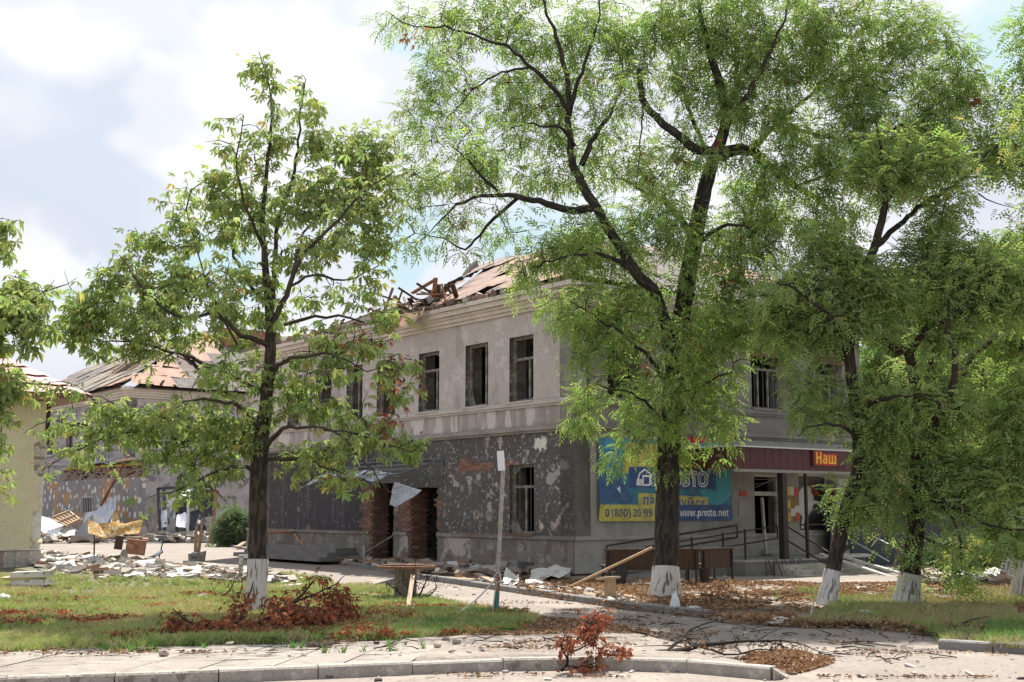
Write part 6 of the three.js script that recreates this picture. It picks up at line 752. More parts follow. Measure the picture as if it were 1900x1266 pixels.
// ---- wreckage before the annex
{
  const g = (x, y, D) => at(x, y, D); const sheet = (name, label, pts, D, m, w = 1, amp = .01, rag = .1, cat = 'metal sheet') => { const P = pts.map(([x, y, d]) => at(x, y, D + (d || 0))); return tag(put(name, corr(P[0], P[1], P[2], P[3], w, amp, rag, D), m), label, cat); };
  sheet('metal_sheet', 'curved pale corrugated sheet leaning against the dotted annex wall', [[168, 962], [212, 962, .5], [216, 922, 2], [172, 950, 1.5]], 65.5, MT.zinc, 4, .05, .6); sheet('metal_sheet', 'flat pale sheet below the curved one by the annex', [[150, 978], [196, 975], [214, 945, 1.5], [160, 948, 1.5]], 65, MT.zinc, 1, .02, .3);
  sheet('white_sheet', 'bent white sheet beside the slatted crate panel', [[73, 985], [105, 996], [118, 975, 1], [76, 960, 1.5]], 62, M([.72, .73, .76], .5), 1, .02, .5); sheet('white_sheet', 'small folded white sheet between grey panel and crate', [[115, 996], [138, 994], [140, 982, 1], [122, 974, 1]], 62, MT.white, 1, .01, .3);
  const dk = thing('folded_panel', 'dark grey folded panel standing beside orange insulated panel', 'panel', gp(165, 1006)); { const b = dk.position; for (const q of [[[138, 996], [176, 997], [172, 954, 1], [150, 975, .5]], [[172, 954, 1], [176, 997], [202, 985, 1], [190, 962, 1.4]]]) { const P = q.map(([x, y, d]) => at(x, y, 61.5 + (d || 0)).sub(b)); put('panel_half', corr(...P, 1, .01, .05), M([.07, .072, .085], .6), dk); } }
  const orm = mottled([.42, .25, .06], [.34, .19, .05], { scale: .8, c: [.55, .5, .4], cAt: .56 }); sheet('insulated_panel', 'long orange insulated panel with white stripes lying on rubble', [[180, 996], [258, 990, 1], [264, 968, 1.5], [178, 971, .5]], 61, orm, 2, .05, .5, 'panel'); sheet('insulated_panel', 'torn orange insulated panel tilted up against the grey one', [[163, 990], [200, 998], [184, 975, .6], [162, 962, .6]], 60.6, orm, 1, .03, .3, 'panel'); sheet('insulated_panel', 'small orange scrap of panel standing on the rubble heap', [[205, 970], [222, 970], [218, 950, 1], [208, 953, 1]], 64, orm, 1, .02, .2, 'panel');
  const cr = thing('crate_panel', 'brown slatted wooden crate panel lying on bent sheets', 'crate'); { const Q = (u, v) => at(mix(mix(95, 128, v), mix(127, 150, v), u), mix(mix(962, 949, v), mix(977, 966, v), u), 62.5 + v); for (let k = 0; k < 6; k++) { const q = new GB(); q.beam(Q(0, k / 5), Q(1, k / 5), .22, .06); put('slat', q, MT.woodPale, cr); } for (const u of [.05, .5, .95]) { const q = new GB(); q.beam(Q(u, 0).add(V(0, .07, 0)), Q(u, 1).add(V(0, .07, 0)), .12, .06); put('batten', q, MT.wood, cr); } }
  // wrecked kiosk
  const kb = at(345, 945, 63.6).setY(.05), k = thing('wrecked_kiosk', 'wrecked dark kiosk with hanging white panels against grey wall', 'kiosk', kb), q = (x, y, d = 0) => at(x, y, -kb.z + d).sub(kb), nav = M([.03, .034, .045], .5), wh = M([.62, .66, .74], .55); const bar = (a, b, w = .14, m = nav) => { const g = new GB(); g.beam(a, b, w, w); put('frame_bar', g, m, k); }; bar(q(297, 985), q(293, 906)); bar(q(305, 985, 1), q(304, 905, 1)); bar(q(293, 907), q(332, 905)); bar(q(304, 906, 1.5), q(395, 903, 1.5)); bar(q(375, 985), q(374, 903)); bar(q(396, 985, 1), q(398, 903, 1)); bar(q(328, 985, 1), q(330, 910, 1)); bar(q(348, 985), q(350, 912), .12, M([.5, .5, .5], .5));
  const pan = (P, m, w = 1) => put('panel', corr(...P.map(a => q(...a)), w, .02, .25, P[0][0]), m, k); pan([[310, 940], [326, 938, .5], [332, 915, .3], [311, 918]], wh); pan([[331, 925], [354, 920], [353, 908, .5], [332, 912, .4]], wh); pan([[291, 980], [310, 978], [309, 945, .4], [301, 950]], wh, 2); pan([[326, 978], [346, 980], [346, 950, .6], [327, 955, .6]], wh, 2); pan([[312, 960], [325, 962], [322, 930, .6], [310, 940, .5]], M([.13, .14, .16], .6)); pan([[302, 972], [316, 972], [314, 958, .4], [304, 960, .4]], nav); pan([[340, 985], [358, 985], [372, 950, .5], [352, 955, .3]], nav); pan([[356, 985], [385, 984], [372, 960, .6], [362, 962, .3]], nav); pan([[376, 960, .6], [397, 958, .8], [397, 905, .8], [376, 908, .6]], nav); pan([[327, 955, 1.5], [374, 955, 1.5], [374, 912, 1.5], [327, 915, 1.5]], M([.045, .05, .062], .6)); pan([[352, 950], [368, 945], [366, 938], [352, 944]], MT.concrete); pan([[326, 940, .3], [346, 936, .3], [345, 926, .3], [328, 930, .3]], nav); pan([[376, 920, .4], [392, 920, .4], [392, 911, .4], [376, 912, .4]], M([.16, .02, .02], .6));
  for (const [x0, x1, l] of [[393, 400, 'tall rusty pole standing beside the wrecked kiosk'], [388, 404, 'leaning rusty pole crossing in front of the wrecked kiosk']]) { const t = new GB(); t.rod(at(x0, 1008, 62), at(x1, 910, 62.6), .07, 7); tag(put('rusty_pole', t, MT.rust), l, 'pole'); } const dp = new GB(), dd = [[286, 922], [293, 968]]; dp.beam(at(286, 920, 65.4), at(292, 985, 64.6), .5, .06, V(0, 0, 1)); tag(put('door_board', dp, MT.woodGrey), 'narrow wooden board leaning on wall beside the kiosk', 'board');
  const bl = new GB(); bl.tube([gp(392, 1008).add(V(0, .2, 0)), gp(416, 1008).add(V(0, .2, 0))], .24, 14); tag(put('bent_duct', bl, MT.zinc), 'short pale metal duct lying near the kerb by bushes', 'duct');
}
// ---- scrap before the burnt front
{
  const cs = (label, pts, w, m = MT.zinc, rag = .15, seed = 1) => { const P = pts.map(([x, y, h = 0]) => gp(x, y).add(V(0, h, 0))); tag(put('metal_sheet', corr(P[0], P[1], P[2], P[3], w, .025, rag, seed), m), label, 'metal sheet'); };
  cs('corrugated grey sheet leaning on rubble below the barred window', [[866, 1064, .06], [922, 1066, .06], [946, 1052, .22], [884, 1050, .25]], 8); cs('second corrugated sheet beside a concrete slab below the window', [[905, 1069, .05], [938, 1068, .05], [962, 1053, .2], [930, 1050, .22]], 5, MT.zinc, .2, 4); cs('narrow pale metal strip lying along the plinth', [[870, 1046, .1], [955, 1042, .1], [956, 1040, .2], [872, 1043, .2]], 1); cs('curled white sheet on leaves behind the sign post', [[934, 1084, .02], [958, 1090, .02], [962, 1080, .18], [936, 1073, .3]], 1, MT.white, .4, 7); cs('bright crumpled metal strip on leaf litter near the kerb', [[983, 1083, .04], [1045, 1079, .06], [1060, 1070, .12], [986, 1073, .22]], 2, MT.white, .5, 9); cs('thin white trim lying across the leaf litter', [[975, 1087, .03], [1040, 1088, .03], [1041, 1085, .06], [975, 1084, .08]], 1, MT.white, .1, 2); cs('flat grey sheet heaped beside the burnt doorway', [[715, 1050, .05], [758, 1052, .05], [756, 1042, .15], [712, 1041, .12]], 1, MT.slate, .2, 6); cs('crumpled light sheet below the doorway', [[788, 1043, .1], [842, 1046, .06], [836, 1032, .3], [800, 1028, .3]], 1, mottled([.42, .44, .5], [.3, .32, .37]), .5, 11); cs('pale sheet propped on rubble by the lane kerb', [[786, 1056, .03], [818, 1058, .03], [806, 1044, .2], [790, 1040, .3]], 1, MT.concrete, .2, 13);
  const s = new GB(), r = rng(8), p = gp(962, 1066); s.chunk(p.x, p.y + .13, p.z, .75, .26, .6, r); tag(put('concrete_slab', s, MT.concreteDark), 'broken concrete slab lying beside corrugated sheets', 'slab'); const s2 = new GB(), p2 = gp(996, 1068); s2.chunk(p2.x, p2.y + .1, p2.z, .6, .2, .5, r); tag(put('concrete_slab', s2, MT.concreteDark), 'smaller concrete slab at the building corner', 'slab');
  const bx = new GB(), pb = gp(663, 1022); bx.chunk(pb.x, pb.y + .22, pb.z, .45, .5, .4, r); tag(put('burnt_box', bx, MT.rust), 'small burnt box against the sooty wall', 'box');
  for (const [x0, y0, x1, y1, h0, h1, l] of [[606, 1034, 762, 1040, .22, .2, 'long grey beam lying across rubble before the doorways'], [640, 1050, 660, 1036, .1, .3, 'short brown plank tilted under the long beam'], [690, 1046, 712, 1030, .05, .3, 'plank tilted up against the long beam'], [440, 1020, 466, 1010, .1, .3, 'short pale board near the porch steps'], [800, 1076, 880, 1080, .06, .03, 'flat pale board lying at the lane kerb'], [880, 1072, 918, 1086, .1, .04, 'splintered board beside the sign post'], [470, 1024, 500, 1030, .1, .1, 'thin board lying by the porch steps']]) { const g = new GB(); g.beam(gp(x0, y0).add(V(0, h0, 0)), gp(x1, y1).add(V(0, h1, 0)), .16, .07); tag(put('plank', g, [MT.woodGrey, MT.wood, MT.woodPale][l.length % 3]), l, 'plank'); }
  const w = new GB(); w.rod(gp(676, 1050), at(675, 1012, -gp(676, 1050).z), .03, 7); tag(put('iron_stake', w, M([.3, .36, .33], .7)), 'short grey upright stake before the long beam', 'stake'); const w2 = new GB(); w2.rod(gp(753, 1046), at(752, 1004, -gp(753, 1046).z), .03, 7); tag(put('iron_stake', w2, M([.04, .1, .08], .7)), 'short dark green stake between the doorways', 'stake');
  const wf = new GB(), a = gp(446, 1078); wf.box(-.05, .05, -.05, .55, -.03, .03); wf.box(-.05, .25, .5, .58, -.03, .03); same(tag(put('plastic_debris', wf, MT.white), 'broken white plastic frame behind the whitewashed chestnut trunk', 'debris'), a, .3); const wp = new GB(); wp.beam(gp(374, 1131).add(V(0, .05, 0)), gp(424, 1128).add(V(0, .05, 0)), .2, .04); tag(put('white_board', wp, MT.white), 'white board lying in shade by fallen red leaves', 'board'); const wl = new GB(); wl.tube([gp(508, 1096), gp(560, 1090)].map(v => v.add(V(0, .05, 0))), .035, 8, { cap: true }); tag(put('white_pipe', wl, MT.white), 'straight white pipe lying behind the fallen red branch', 'pipe'); const bd = new GB(); bd.beam(gp(392, 1078).add(V(0, .05, 0)), gp(440, 1084).add(V(0, .05, 0)), .14, .05); tag(put('dark_board', bd, MT.woodDark), 'dark charred board lying in sunny grass', 'board');
  const bag = (name, label, x, y, w, h, m, seed) => { const b = gp(x, y), g = new GB(); g.sheet((u, v) => { const a = u * 6.283, t = v * Math.PI * .5, k = 1 + .5 * (fbm(u * 6 % 6 + seed, v * 4 + seed, 3) - .5); return V(b.x + Math.cos(a) * w / 2 * Math.cos(t) * k, b.y + Math.sin(t) * h * k - .01, b.z + Math.sin(a) * w / 2.4 * Math.cos(t) * k); }, 16, 7); tag(put(name, g, m), label, 'litter'); };
  bag('plastic_bag', 'upright crumpled white plastic bag at the end of the kerb', 1252, 1134, .17, .3, M([.6, .63, .65], .4), 1); bag('white_sheet', 'flat white plastic scrap beside the upright bag', 1285, 1134, .4, .09, MT.white, 2); bag('plastic_bag', 'white bag lying on litter at the lane edge', 1446, 1154, .38, .08, MT.white, 3); bag('grey_rag', 'grey crumpled rag in the grass by the acacias', 1605, 1143, .3, .1, MT.zinc, 4); bag('plastic_bag', 'white bag by the shaded sidewalk verge in red leaves', 628, 1168, .22, .1, MT.white, 5); bag('plastic_bag', 'white scrap next to a black rag on the dirt nose', 1068, 1168, .2, .11, MT.white, 6); bag('black_rag', 'black rag lying on the dirt by the lane', 1045, 1170, .26, .1, M([.02, .02, .022], .8), 7); bag('plastic_bag', 'small white scrap in the grass below the sign post', 914, 1182, .16, .05, MT.white, 8); bag('plastic_bag', 'white ball of paper among the dirt leaves', 1014, 1155, .1, .08, MT.white, 9); bag('plastic_bag', 'white crumpled paper in grass behind the red branch', 617, 1102, .14, .12, MT.white, 10); bag('plastic_bag', 'white paper in grass near the red branch tips', 600, 1136, .16, .1, MT.white, 11); bag('plastic_bag', 'pale plastic lying on lawn near white rubble', 268, 1076, .34, .06, M([.5, .58, .66], .5), 12); bag('white_lump', 'white lump of plaster at the shaded lawn edge', 4, 1116, .3, .14, MT.white, 13); bag('grey_stone', 'grey lump near bare twigs on the lawn', 375, 1112, .24, .1, MT.concrete, 14); bag('plastic_bag', 'pair of pale scraps on the bright path by the steps', 1600, 1094, .34, .07, MT.white, 15);
  const st = new GB(); st.rod(gp(1503, 1151), at(1510, 1119, -gp(1503, 1151).z), .014, 6); tag(put('white_stick', st, MT.white), 'thin white stick standing in leaf litter beside acacia', 'stick'); const bark = new GB(); { const b = gp(592, 1221); bark.sheet((u, v) => V(b.x - .15 + u * .3, b.y + .13 + .05 * Math.sin(v * 3.1), b.z - .06 + v * .12), 6, 6); } tag(put('bark_piece', bark, barkM.acacia), 'curled piece of bark lying on the pavement slabs', 'bark');
}

// ---------------------------------------------------------------- fallen branches
const fallen = (label, seed, limbs, crown, o = {}) => { const [x, y] = limbs[0][0], b = gp(x, y); b.y += .03; return tree({ name: 'fallen_branch', category: 'branch', label, seed, base: b, bark: 'ash', fallen: true, tips: 120, perTip: 5, leaf: .75, leafLen: .3, leafKind: 'dry', green: GREEN.brown, gap: .15, bare: 0, arch: .1, droop: .15, limbs, crown, ...o }); };
fallen('big fallen branch thick with red brown leaves at the chestnut foot', 801, [[[392, 1188, 0, .05], [440, 1172, .3, .045], [500, 1148, .8, .035], [545, 1118, 1.3, .022], [585, 1075, 1.7, .008]], [[398, 1184, 0, .04], [430, 1165, .5, .03], [455, 1130, 1, .02], [470, 1080, 1.3, .008]], [[440, 1172, .3, .025], [540, 1160, .6, .02], [620, 1152, 1, .008]], [[500, 1148, .8, .02], [590, 1128, 1.3, .015], [650, 1120, 1.8, .006]], [[420, 1180, .1, .02], [360, 1160, .4, .015], [320, 1130, .6, .006]], [[545, 1118, 1.3, .014], [610, 1090, 1.9, .01], [640, 1068, 2.2, .005]]], [[330, 1150, 30, 16, 1, .4, .5], [390, 1165, 60, 16, 1.1, .3, .6], [445, 1120, 20, 24, .7, .8, .4], [470, 1165, 70, 16, 1.2, .3, .6], [560, 1145, 60, 24, 1, .9, .7], [590, 1090, 30, 24, .5, 1.6, .5], [625, 1112, 36, 24, .6, 1.8, .6], [560, 1168, 70, 14, 1, .6, .6], [640, 1146, 28, 20, .7, 1.4, .5], [350, 1176, 50, 10, 1, .2, .5], [500, 1180, 90, 9, 1.2, .1, .5], [520, 1120, 40, 24, .6, 1.2, .6]], { tips: 620, perTip: 5, bareTwig: .25, leaf: .58 });
fallen('long bare branch lying behind the broken kerb', 811, [[[1176, 1224, 0, .045], [1240, 1211, .1, .04], [1300, 1199, .2, .032], [1360, 1192, .3, .022], [1440, 1190, .4, .012], [1500, 1200, .5, .007], [1540, 1228, .4, .004]], [[1236, 1212, .1, .022], [1262, 1186, .4, .018], [1300, 1163, .7, .012], [1350, 1154, 1, .008], [1400, 1170, 1.1, .004]], [[1236, 1214, .1, .02], [1290, 1222, -.1, .016], [1350, 1224, -.2, .01], [1420, 1222, -.2, .004]], [[1300, 1200, .2, .016], [1350, 1212, 0, .012], [1420, 1206, 0, .008], [1470, 1216, 0, .004]], [[1400, 1191, .3, .01], [1430, 1175, .6, .006], [1455, 1162, .8, .003]], [[1420, 1190, .4, .008], [1470, 1205, .3, .005], [1500, 1228, .2, .003]]], [[1330, 1190, 70, 20, 1, .4, .5], [1400, 1200, 60, 18, 1, .2, .4], [1450, 1205, 60, 20, 1, .2, .4], [1330, 1215, 50, 10, .7, 0, .3]], { tips: 120, perTip: 2, bareTwig: .8, green: GREEN.tan, leaf: .5 });
fallen('upright reddish broken branch caught on the kerb', 821, [[[1042, 1250, 0, .02], [1054, 1228, .1, .017], [1056, 1205, .1, .014], [1085, 1172, .2, .01], [1110, 1138, .3, .004]], [[1054, 1228, .1, .012], [1044, 1200, -.1, .008], [1048, 1178, -.1, .004]], [[1056, 1212, .1, .01], [1088, 1200, .2, .007], [1104, 1196, .3, .003]], [[1050, 1236, 0, .012], [1100, 1236, .3, .009], [1145, 1208, .4, .004]]], [[1050, 1190, 14, 14, 1, 0, .2], [1098, 1165, 22, 18, 1.2, .2, .2], [1112, 1142, 20, 12, 1, .3, .2], [1100, 1198, 14, 8, .8, .2, .2], [1140, 1208, 26, 14, 1.1, .4, .2], [1080, 1240, 50, 6, .9, .1, .2], [1095, 1215, 14, 10, .5, .2, .2]], { tips: 130, perTip: 5, leaf: .55, bareTwig: .1 });
fallen('dry branch with brown twigs lying on leaf litter by the ash', 831, [[[1430, 1122, 0, .03], [1400, 1130, .1, .026], [1360, 1118, .5, .018], [1310, 1104, 1, .01], [1280, 1100, 1.2, .004]], [[1404, 1128, .1, .018], [1370, 1132, 0, .012], [1320, 1124, .2, .006]], [[1400, 1128, .2, .014], [1450, 1110, .8, .01], [1480, 1104, 1, .004]], [[1380, 1124, .3, .012], [1420, 1106, 1, .008], [1500, 1100, 1.4, .004]]], [[1340, 1108, 60, 14, 1, .7, .6], [1330, 1090, 30, 14, .8, 1.3, .4], [1430, 1105, 60, 12, 1, .9, .5], [1360, 1124, 60, 10, 1, .1, .4]], { tips: 150, perTip: 4, bareTwig: .4, green: GREEN.tan, leaf: .6 });
fallen('thin bare branch on the verge above the grey kerb stones', 841, [[[1740, 1182, 0, .022], [1770, 1166, .4, .016], [1800, 1152, .9, .01], [1840, 1144, 1.3, .004]], [[1752, 1177, .1, .012], [1800, 1176, .4, .008], [1840, 1184, .4, .004]], [[1775, 1164, .4, .01], [1810, 1168, .7, .006], [1850, 1160, 1, .003]]], [[1790, 1168, 50, 14, 1, .5, .5]], { tips: 50, perTip: 2, bareTwig: .7, green: GREEN.tan, leaf: .5 });
fallen('dark bare twigs piled round the wooden drum', 851, [[[770, 1118, 0, .022], [782, 1100, .1, .016], [790, 1076, .2, .01], [812, 1060, .3, .004]], [[765, 1122, 0, .018], [800, 1112, .2, .012], [822, 1104, .3, .004]], [[772, 1116, 0, .014], [806, 1096, .2, .01], [804, 1064, .4, .004]], [[760, 1118, 0, .014], [735, 1096, .2, .01], [715, 1080, .3, .004]], [[768, 1116, 0, .012], [766, 1080, -.3, .008], [772, 1040, -.3, .004]], [[770, 1112, -.2, .012], [748, 1078, -.4, .008], [742, 1052, -.4, .004]]], [[790, 1090, 30, 26, 1, .2, .3], [745, 1090, 30, 20, 1, .1, .3], [770, 1070, 30, 24, .7, -.2, .3]], { tips: 110, perTip: 1, bareTwig: .97, leaf: .4 });
fallen('bent dry twig arching over the dirt below the sign post', 861, [[[878, 1186, 0, .012], [900, 1170, .1, .01], [935, 1166, .2, .008], [975, 1176, .2, .006], [998, 1186, .1, .003]], [[890, 1178, 0, .008], [888, 1162, .1, .004]]], [[900, 1176, 20, 10, 1, .1, .2]], { tips: 14, perTip: 3, leaf: .4, green: GREEN.tan });
fallen('small broken twig with red leaves on the pavement slabs', 871, [[[388, 1219, 0, .012], [410, 1217, .05, .01], [440, 1216, .1, .007], [470, 1204, .2, .003]], [[400, 1218, 0, .008], [425, 1222, -.05, .004]]], [[420, 1216, 26, 4, 1, .05, .12]], { tips: 24, perTip: 4, leaf: .45 });
fallen('bare dead twigs beside the whitewashed chestnut trunk', 881, [[[386, 1118, 0, .025], [410, 1108, .2, .018], [430, 1092, .3, .01], [436, 1062, .4, .004]], [[392, 1114, .1, .016], [440, 1106, .3, .012], [450, 1080, .4, .008], [444, 1060, .4, .004]], [[400, 1110, .1, .012], [380, 1104, .2, .006]]], [[420, 1090, 30, 24, 1, .3, .3]], { tips: 30, perTip: 1, bareTwig: .9, leaf: .4 });
// ---------------------------------------------------------------- grass, leaf litter, rubble
const pick = (poly, r) => { let x0 = 1e9, x1 = -1e9, z0 = 1e9, z1 = -1e9; for (const [x, z] of poly) { x0 = Math.min(x0, x); x1 = Math.max(x1, x); z0 = Math.min(z0, z); z1 = Math.max(z1, z); } for (let k = 0; k < 200; k++) { const x = mix(x0, x1, r()), z = mix(z0, z1, r()); if (sdPoly(x, z, poly) > 0) return [x, z]; } return [poly[0][0], poly[0][1]]; };
const tuft = (() => { const g = new GB(), r = rng(5); for (let k = 0; k < 9; k++) { const a = r() * 6.28, d = r() * .05, x = Math.cos(a) * d, z = Math.sin(a) * d, h = .04 + r() * .06, lx = (r() - .5) * .09, lz = (r() - .5) * .09, w = .005 + r() * .004, b = r() * 6.28, A = V(x - Math.cos(b) * w, 0, z - Math.sin(b) * w), B = V(x + Math.cos(b) * w, 0, z + Math.sin(b) * w), C = V(x + lx * .5, h * .65, z + lz * .5), T = V(x + lx * 1.2, h, z + lz * 1.2); g.tri(A, B, C.clone().add(V(Math.cos(b) * w * .6, 0, Math.sin(b) * w * .6))); g.tri(A, C, T); g.tri(A, C.clone().add(V(Math.cos(b) * w * .6, 0, Math.sin(b) * w * .6)), C); } return g.geo(); })();
function scatterI(name, geo, m, n, where, look, label, category, seed) { const r = rng(seed), im = new THREE.InstancedMesh(geo, m, n), M4 = new THREE.Matrix4(), c = new THREE.Color(), q = new THREE.Quaternion(), e = new THREE.Euler(); im.name = numbered(name); let k = 0, guard = 0; while (k < n && guard++ < n * 6) { const w = where(r); if (!w) continue; const l = look(r, w); e.set(l.rx || 0, r() * 6.283, l.rz || 0); M4.compose(w, q.setFromEuler(e), V(l.s, l.sy || l.s, l.s)); im.setMatrixAt(k, M4); im.setColorAt(k, c.setRGB(...l.c)); k++; } im.count = k; im.castShadow = im.receiveShadow = true; im.userData.kind = 'stuff'; tag(im, label, category); scene.add(im); return im; }
const grassM = M([1, 1, 1], .95, { transmission: .35, thickness: 0 });
const RUB = pix([[70, 1030], [180, 1036], [330, 1050], [470, 1068], [560, 1080], [540, 1088], [430, 1078], [300, 1074], [180, 1076], [80, 1066], [60, 1050]], .1);
const grassC = (r, w) => { const n = fbm(w.x * .6 + 3, w.z * .6, 3), k = .8 + r() * .45; let c = n < .45 ? [.30, .39, .10] : n < .58 ? [.37, .44, .12] : [.44, .43, .16]; if (r() < .26) c = [.5, .43, .24]; return c.map(x => x * k); };
scatterI('grass', tuft, grassM, 42000, r => { const t = r(); const px = -250 + r() * 1250, py = 1064 + Math.pow(r(), .8) * 160, g = G(px, py, .1); if (sdPoly(g.x, g.z, LAWN) < .03) return null; if (sdPoly(g.x, g.z, RUB) > 0 && r() < .85) return null; const bald = fbm(g.x * .9 + 40, g.z * .9 + 12, 3); if (bald > .49 + r() * .06 && r() < .9) return null; g.y = groundAt(g.x, g.z) - .005; return g; }, (r, w) => ({ s: (.7 + r() * .7) * (.8 + .5 * fbm(w.x, w.z, 2)), c: grassC(r, w), rx: (r() - .5) * .3, rz: (r() - .5) * .3 }), 'green grass covering the lawn under the chestnut', 'grass', 91);
scatterI('grass', tuft, grassM, 9000, r => { const px = 1440 + r() * 560, py = 1094 + r() * 118, g = G(px, py, .06); if (sdPoly(g.x, g.z, STRIP) < .05) return null; const n = fbm(px * .012 + 3, py * .03, 3) + (px > 1500 && py > 1110 && py < 1165 ? .12 : -.08) + (px > 1840 && py > 1150 ? .3 : 0); if (n < .52 + r() * .1) return null; g.y = groundAt(g.x, g.z) - .005; return g; }, (r, w) => ({ s: .6 + r() * .8, c: grassC(r, w).map(x => x * .8), rx: (r() - .5) * .3, rz: (r() - .5) * .3 }), 'shaded grass on the verge round the acacias', 'grass', 92);
scatterI('weeds', tuft, grassM, 900, r => { const t = r(); let g; if (t < .35) { g = gp(790 + r() * 190, 1140 + r() * 40); if (sdPoly(g.x, g.z, LAWN) < -.1) return null; } else if (t < .6) { const k = r(); g = gp(60 + r() * 820, 1216 + r() * 16); if (vn(g.x * 2, g.z * 6) < .72) return null; g.y = .115; } else if (t < .8) g = gp(1830 + r() * 90, 1165 + r() * 32); else { g = gp(380 + r() * 250, 1004 + r() * 12); } return g; }, (r, w) => ({ s: w.y > .112 && w.z > -15 ? .6 + r() * .5 : .8 + r() * 1.0, c: [.15 * (.8 + r() * .5), .3 * (.8 + r() * .4), .06] }), 'taller weeds at kerbs, joints and post', 'weeds', 93);
// litter
const flake = (() => { const g = new GB(); leaflet(g, V(0, 0, -.04), V(0, .1, 1).normalize(), V(0, 1, 0), .09, .04, .35, .5); return g.geo(); })(), litterM = M([1, 1, 1], .95, { transmission: .15, thickness: 0 });
const flat = (r, pal, s) => { const a = pal[Math.floor(r() * pal.length)], k = .7 + r() * .6; return { s: s * (.6 + r() * .9), c: a.map(x => x * k), rx: (r() - .5) * 1.1, rz: (r() - .5) * 1.1 }; };
scatterI('leaf_litter', flake, litterM, 30000, r => { const px = 960 + r() * 1040, py = 1078 + r() * 96, g = G(px, py, .05); if (sdPoly(g.x, g.z, STRIP) < -.1) return null; if (fbm(g.x * 1.1 + 8, g.z * 1.1, 3) < .36 + r() * .14) return null; g.y = groundAt(g.x, g.z) + .012 + r() * .04; return g; }, r => flat(r, GREEN.tan, .8), 'brown dry leaf litter under the ash and acacias', 'leaves', 94);
scatterI('leaf_litter', flake, litterM, 13000, r => { const px = -100 + r() * 1080, py = 1108 + r() * 82, g = G(px, py, .1); if (sdPoly(g.x, g.z, LAWN) < 0) return null; const d = Math.exp(-(((px - 470) / 190) ** 2) - (((py - 1172) / 26) ** 2)); if (fbm(g.x * 1.6 + 8, g.z * 1.6, 3) < .56 - .4 * d + r() * .12) return null; g.y = groundAt(g.x, g.z) + .03 + r() * .06; return g; }, r => flat(r, GREEN.brown, .95), 'fallen red brown leaves on the shaded lawn', 'leaves', 95);
scatterI('leaf_litter', flake, litterM, 5200, r => { const a = r() * 6.283, q = Math.sqrt(r()) * (.55 + .9 * fbm(a * 1.3 + 3, 2, 2)), p = gp(1460 + Math.cos(a) * q * 70, 1230 + Math.sin(a) * q * 17); if (q > .6 && r() < .5) return null; p.y += .02 + (1 - q) * .13 * r(); return p; }, r => flat(r, GREEN.tan, .62), 'heap of curled tan leaves at the branch tips on the road', 'leaves', 96);
scatterI('leaf_litter', flake, litterM, 5200, r => { const px = -60 + r() * 1960, py = 1080 + r() * 180, g = G(px, py, 0); if (sdPoly(g.x, g.z, LAWN) > -.05) return null; const n = fbm(g.x * .9 + 80, g.z * 1.8, 3); if (n < .55 + r() * .08) return null; const onPath = sdPoly(g.x, g.z, PATH) > 0 || (py > 1186 && py < 1240 && px < 760); g.y = onPath ? .14 : .015; if (sdPoly(g.x, g.z, STRIP) > 0) g.y = groundAt(g.x, g.z) + .02; return g; }, r => flat(r, [...GREEN.tan, [.12, .08, .06], [.08, .06, .05]], .55), 'scattered dry leaves and bits on lane and pavement', 'leaves', 97);
scatterI('leaf_litter', flake, litterM, 2600, r => { const px = 690 + r() * 560, py = 1150 + r() * 40, g = G(px, py, .07); if (sdPoly(g.x, g.z, NOSE) < -.1) return null; g.y = .1 + r() * .03; return g; }, r => flat(r, GREEN.tan, .7), 'brown leaves on the bare dirt nose by the lane', 'leaves', 98);
// twigs lying about
{ const g = new GB(), r = rng(66); for (let k = 0; k < 230; k++) { const t = r(), p = t < .5 ? gp(900 + r() * 900, 1150 + r() * 80) : t < .8 ? gp(1250 + r() * 600, 1085 + r() * 75) : gp(300 + r() * 600, 1090 + r() * 140), a = r() * 6.283, l = .12 + r() * .45; if (sdPoly(p.x, p.z, PATH) > 0 || (t > .8 && sdPoly(p.x, p.z, LAWN) < 0)) p.y = Math.max(p.y, .125); p.y += .02; g.tube([p, p.clone().add(V(Math.cos(a) * l * .5, .01 + r() * .03, Math.sin(a) * l * .5)), p.clone().add(V(Math.cos(a + .3) * l, r() * .05, Math.sin(a + .3) * l))], [.007, .005, .002], 4); } stuff('twig_litter', g, barkM.ash, 'thin dry twigs scattered over lane and verge', 'twigs'); }
// rubble
function rubble(name, label, n, where, pal, size, seed, flatK = .5) { const r = rng(seed), g = new GB(true); for (let k = 0; k < n; k++) { const w = where(r); if (!w) continue; { const kk = .75 + r() * .4; g.col = pal[Math.floor(r() * pal.length)].map(c => c * kk); } const s = size[0] + Math.pow(r(), 2.5) * (size[1] - size[0]); if (r() < .14) { const a = r() * 6.283, l = s * (2 + r() * 3); g.beam(w, w.clone().add(V(Math.cos(a) * l, (r() - .3) * l * .25, Math.sin(a) * l)), s * .35, s * .14); } else g.chunk(w.x, w.y + s * .15, w.z, s * (1 + r()), s * flatK * (.4 + r()), s * (.8 + r() * .6), r); } return stuff(name, g, M([1, 1, 1], .92, { vertexColors: true }), label, 'rubble'); }
const WHITE = [[.52, .5, .45], [.44, .41, .35], [.58, .56, .53], [.36, .31, .26]], MIXED = [[.62, .6, .56], [.4, .36, .31], [.26, .2, .15], [.15, .12, .1], [.34, .22, .15], [.5, .46, .4], [.3, .31, .33]], DARKR = [[.14, .12, .1], [.24, .19, .15], [.3, .26, .22], [.1, .09, .09], [.55, .53, .5], [.28, .17, .11]];
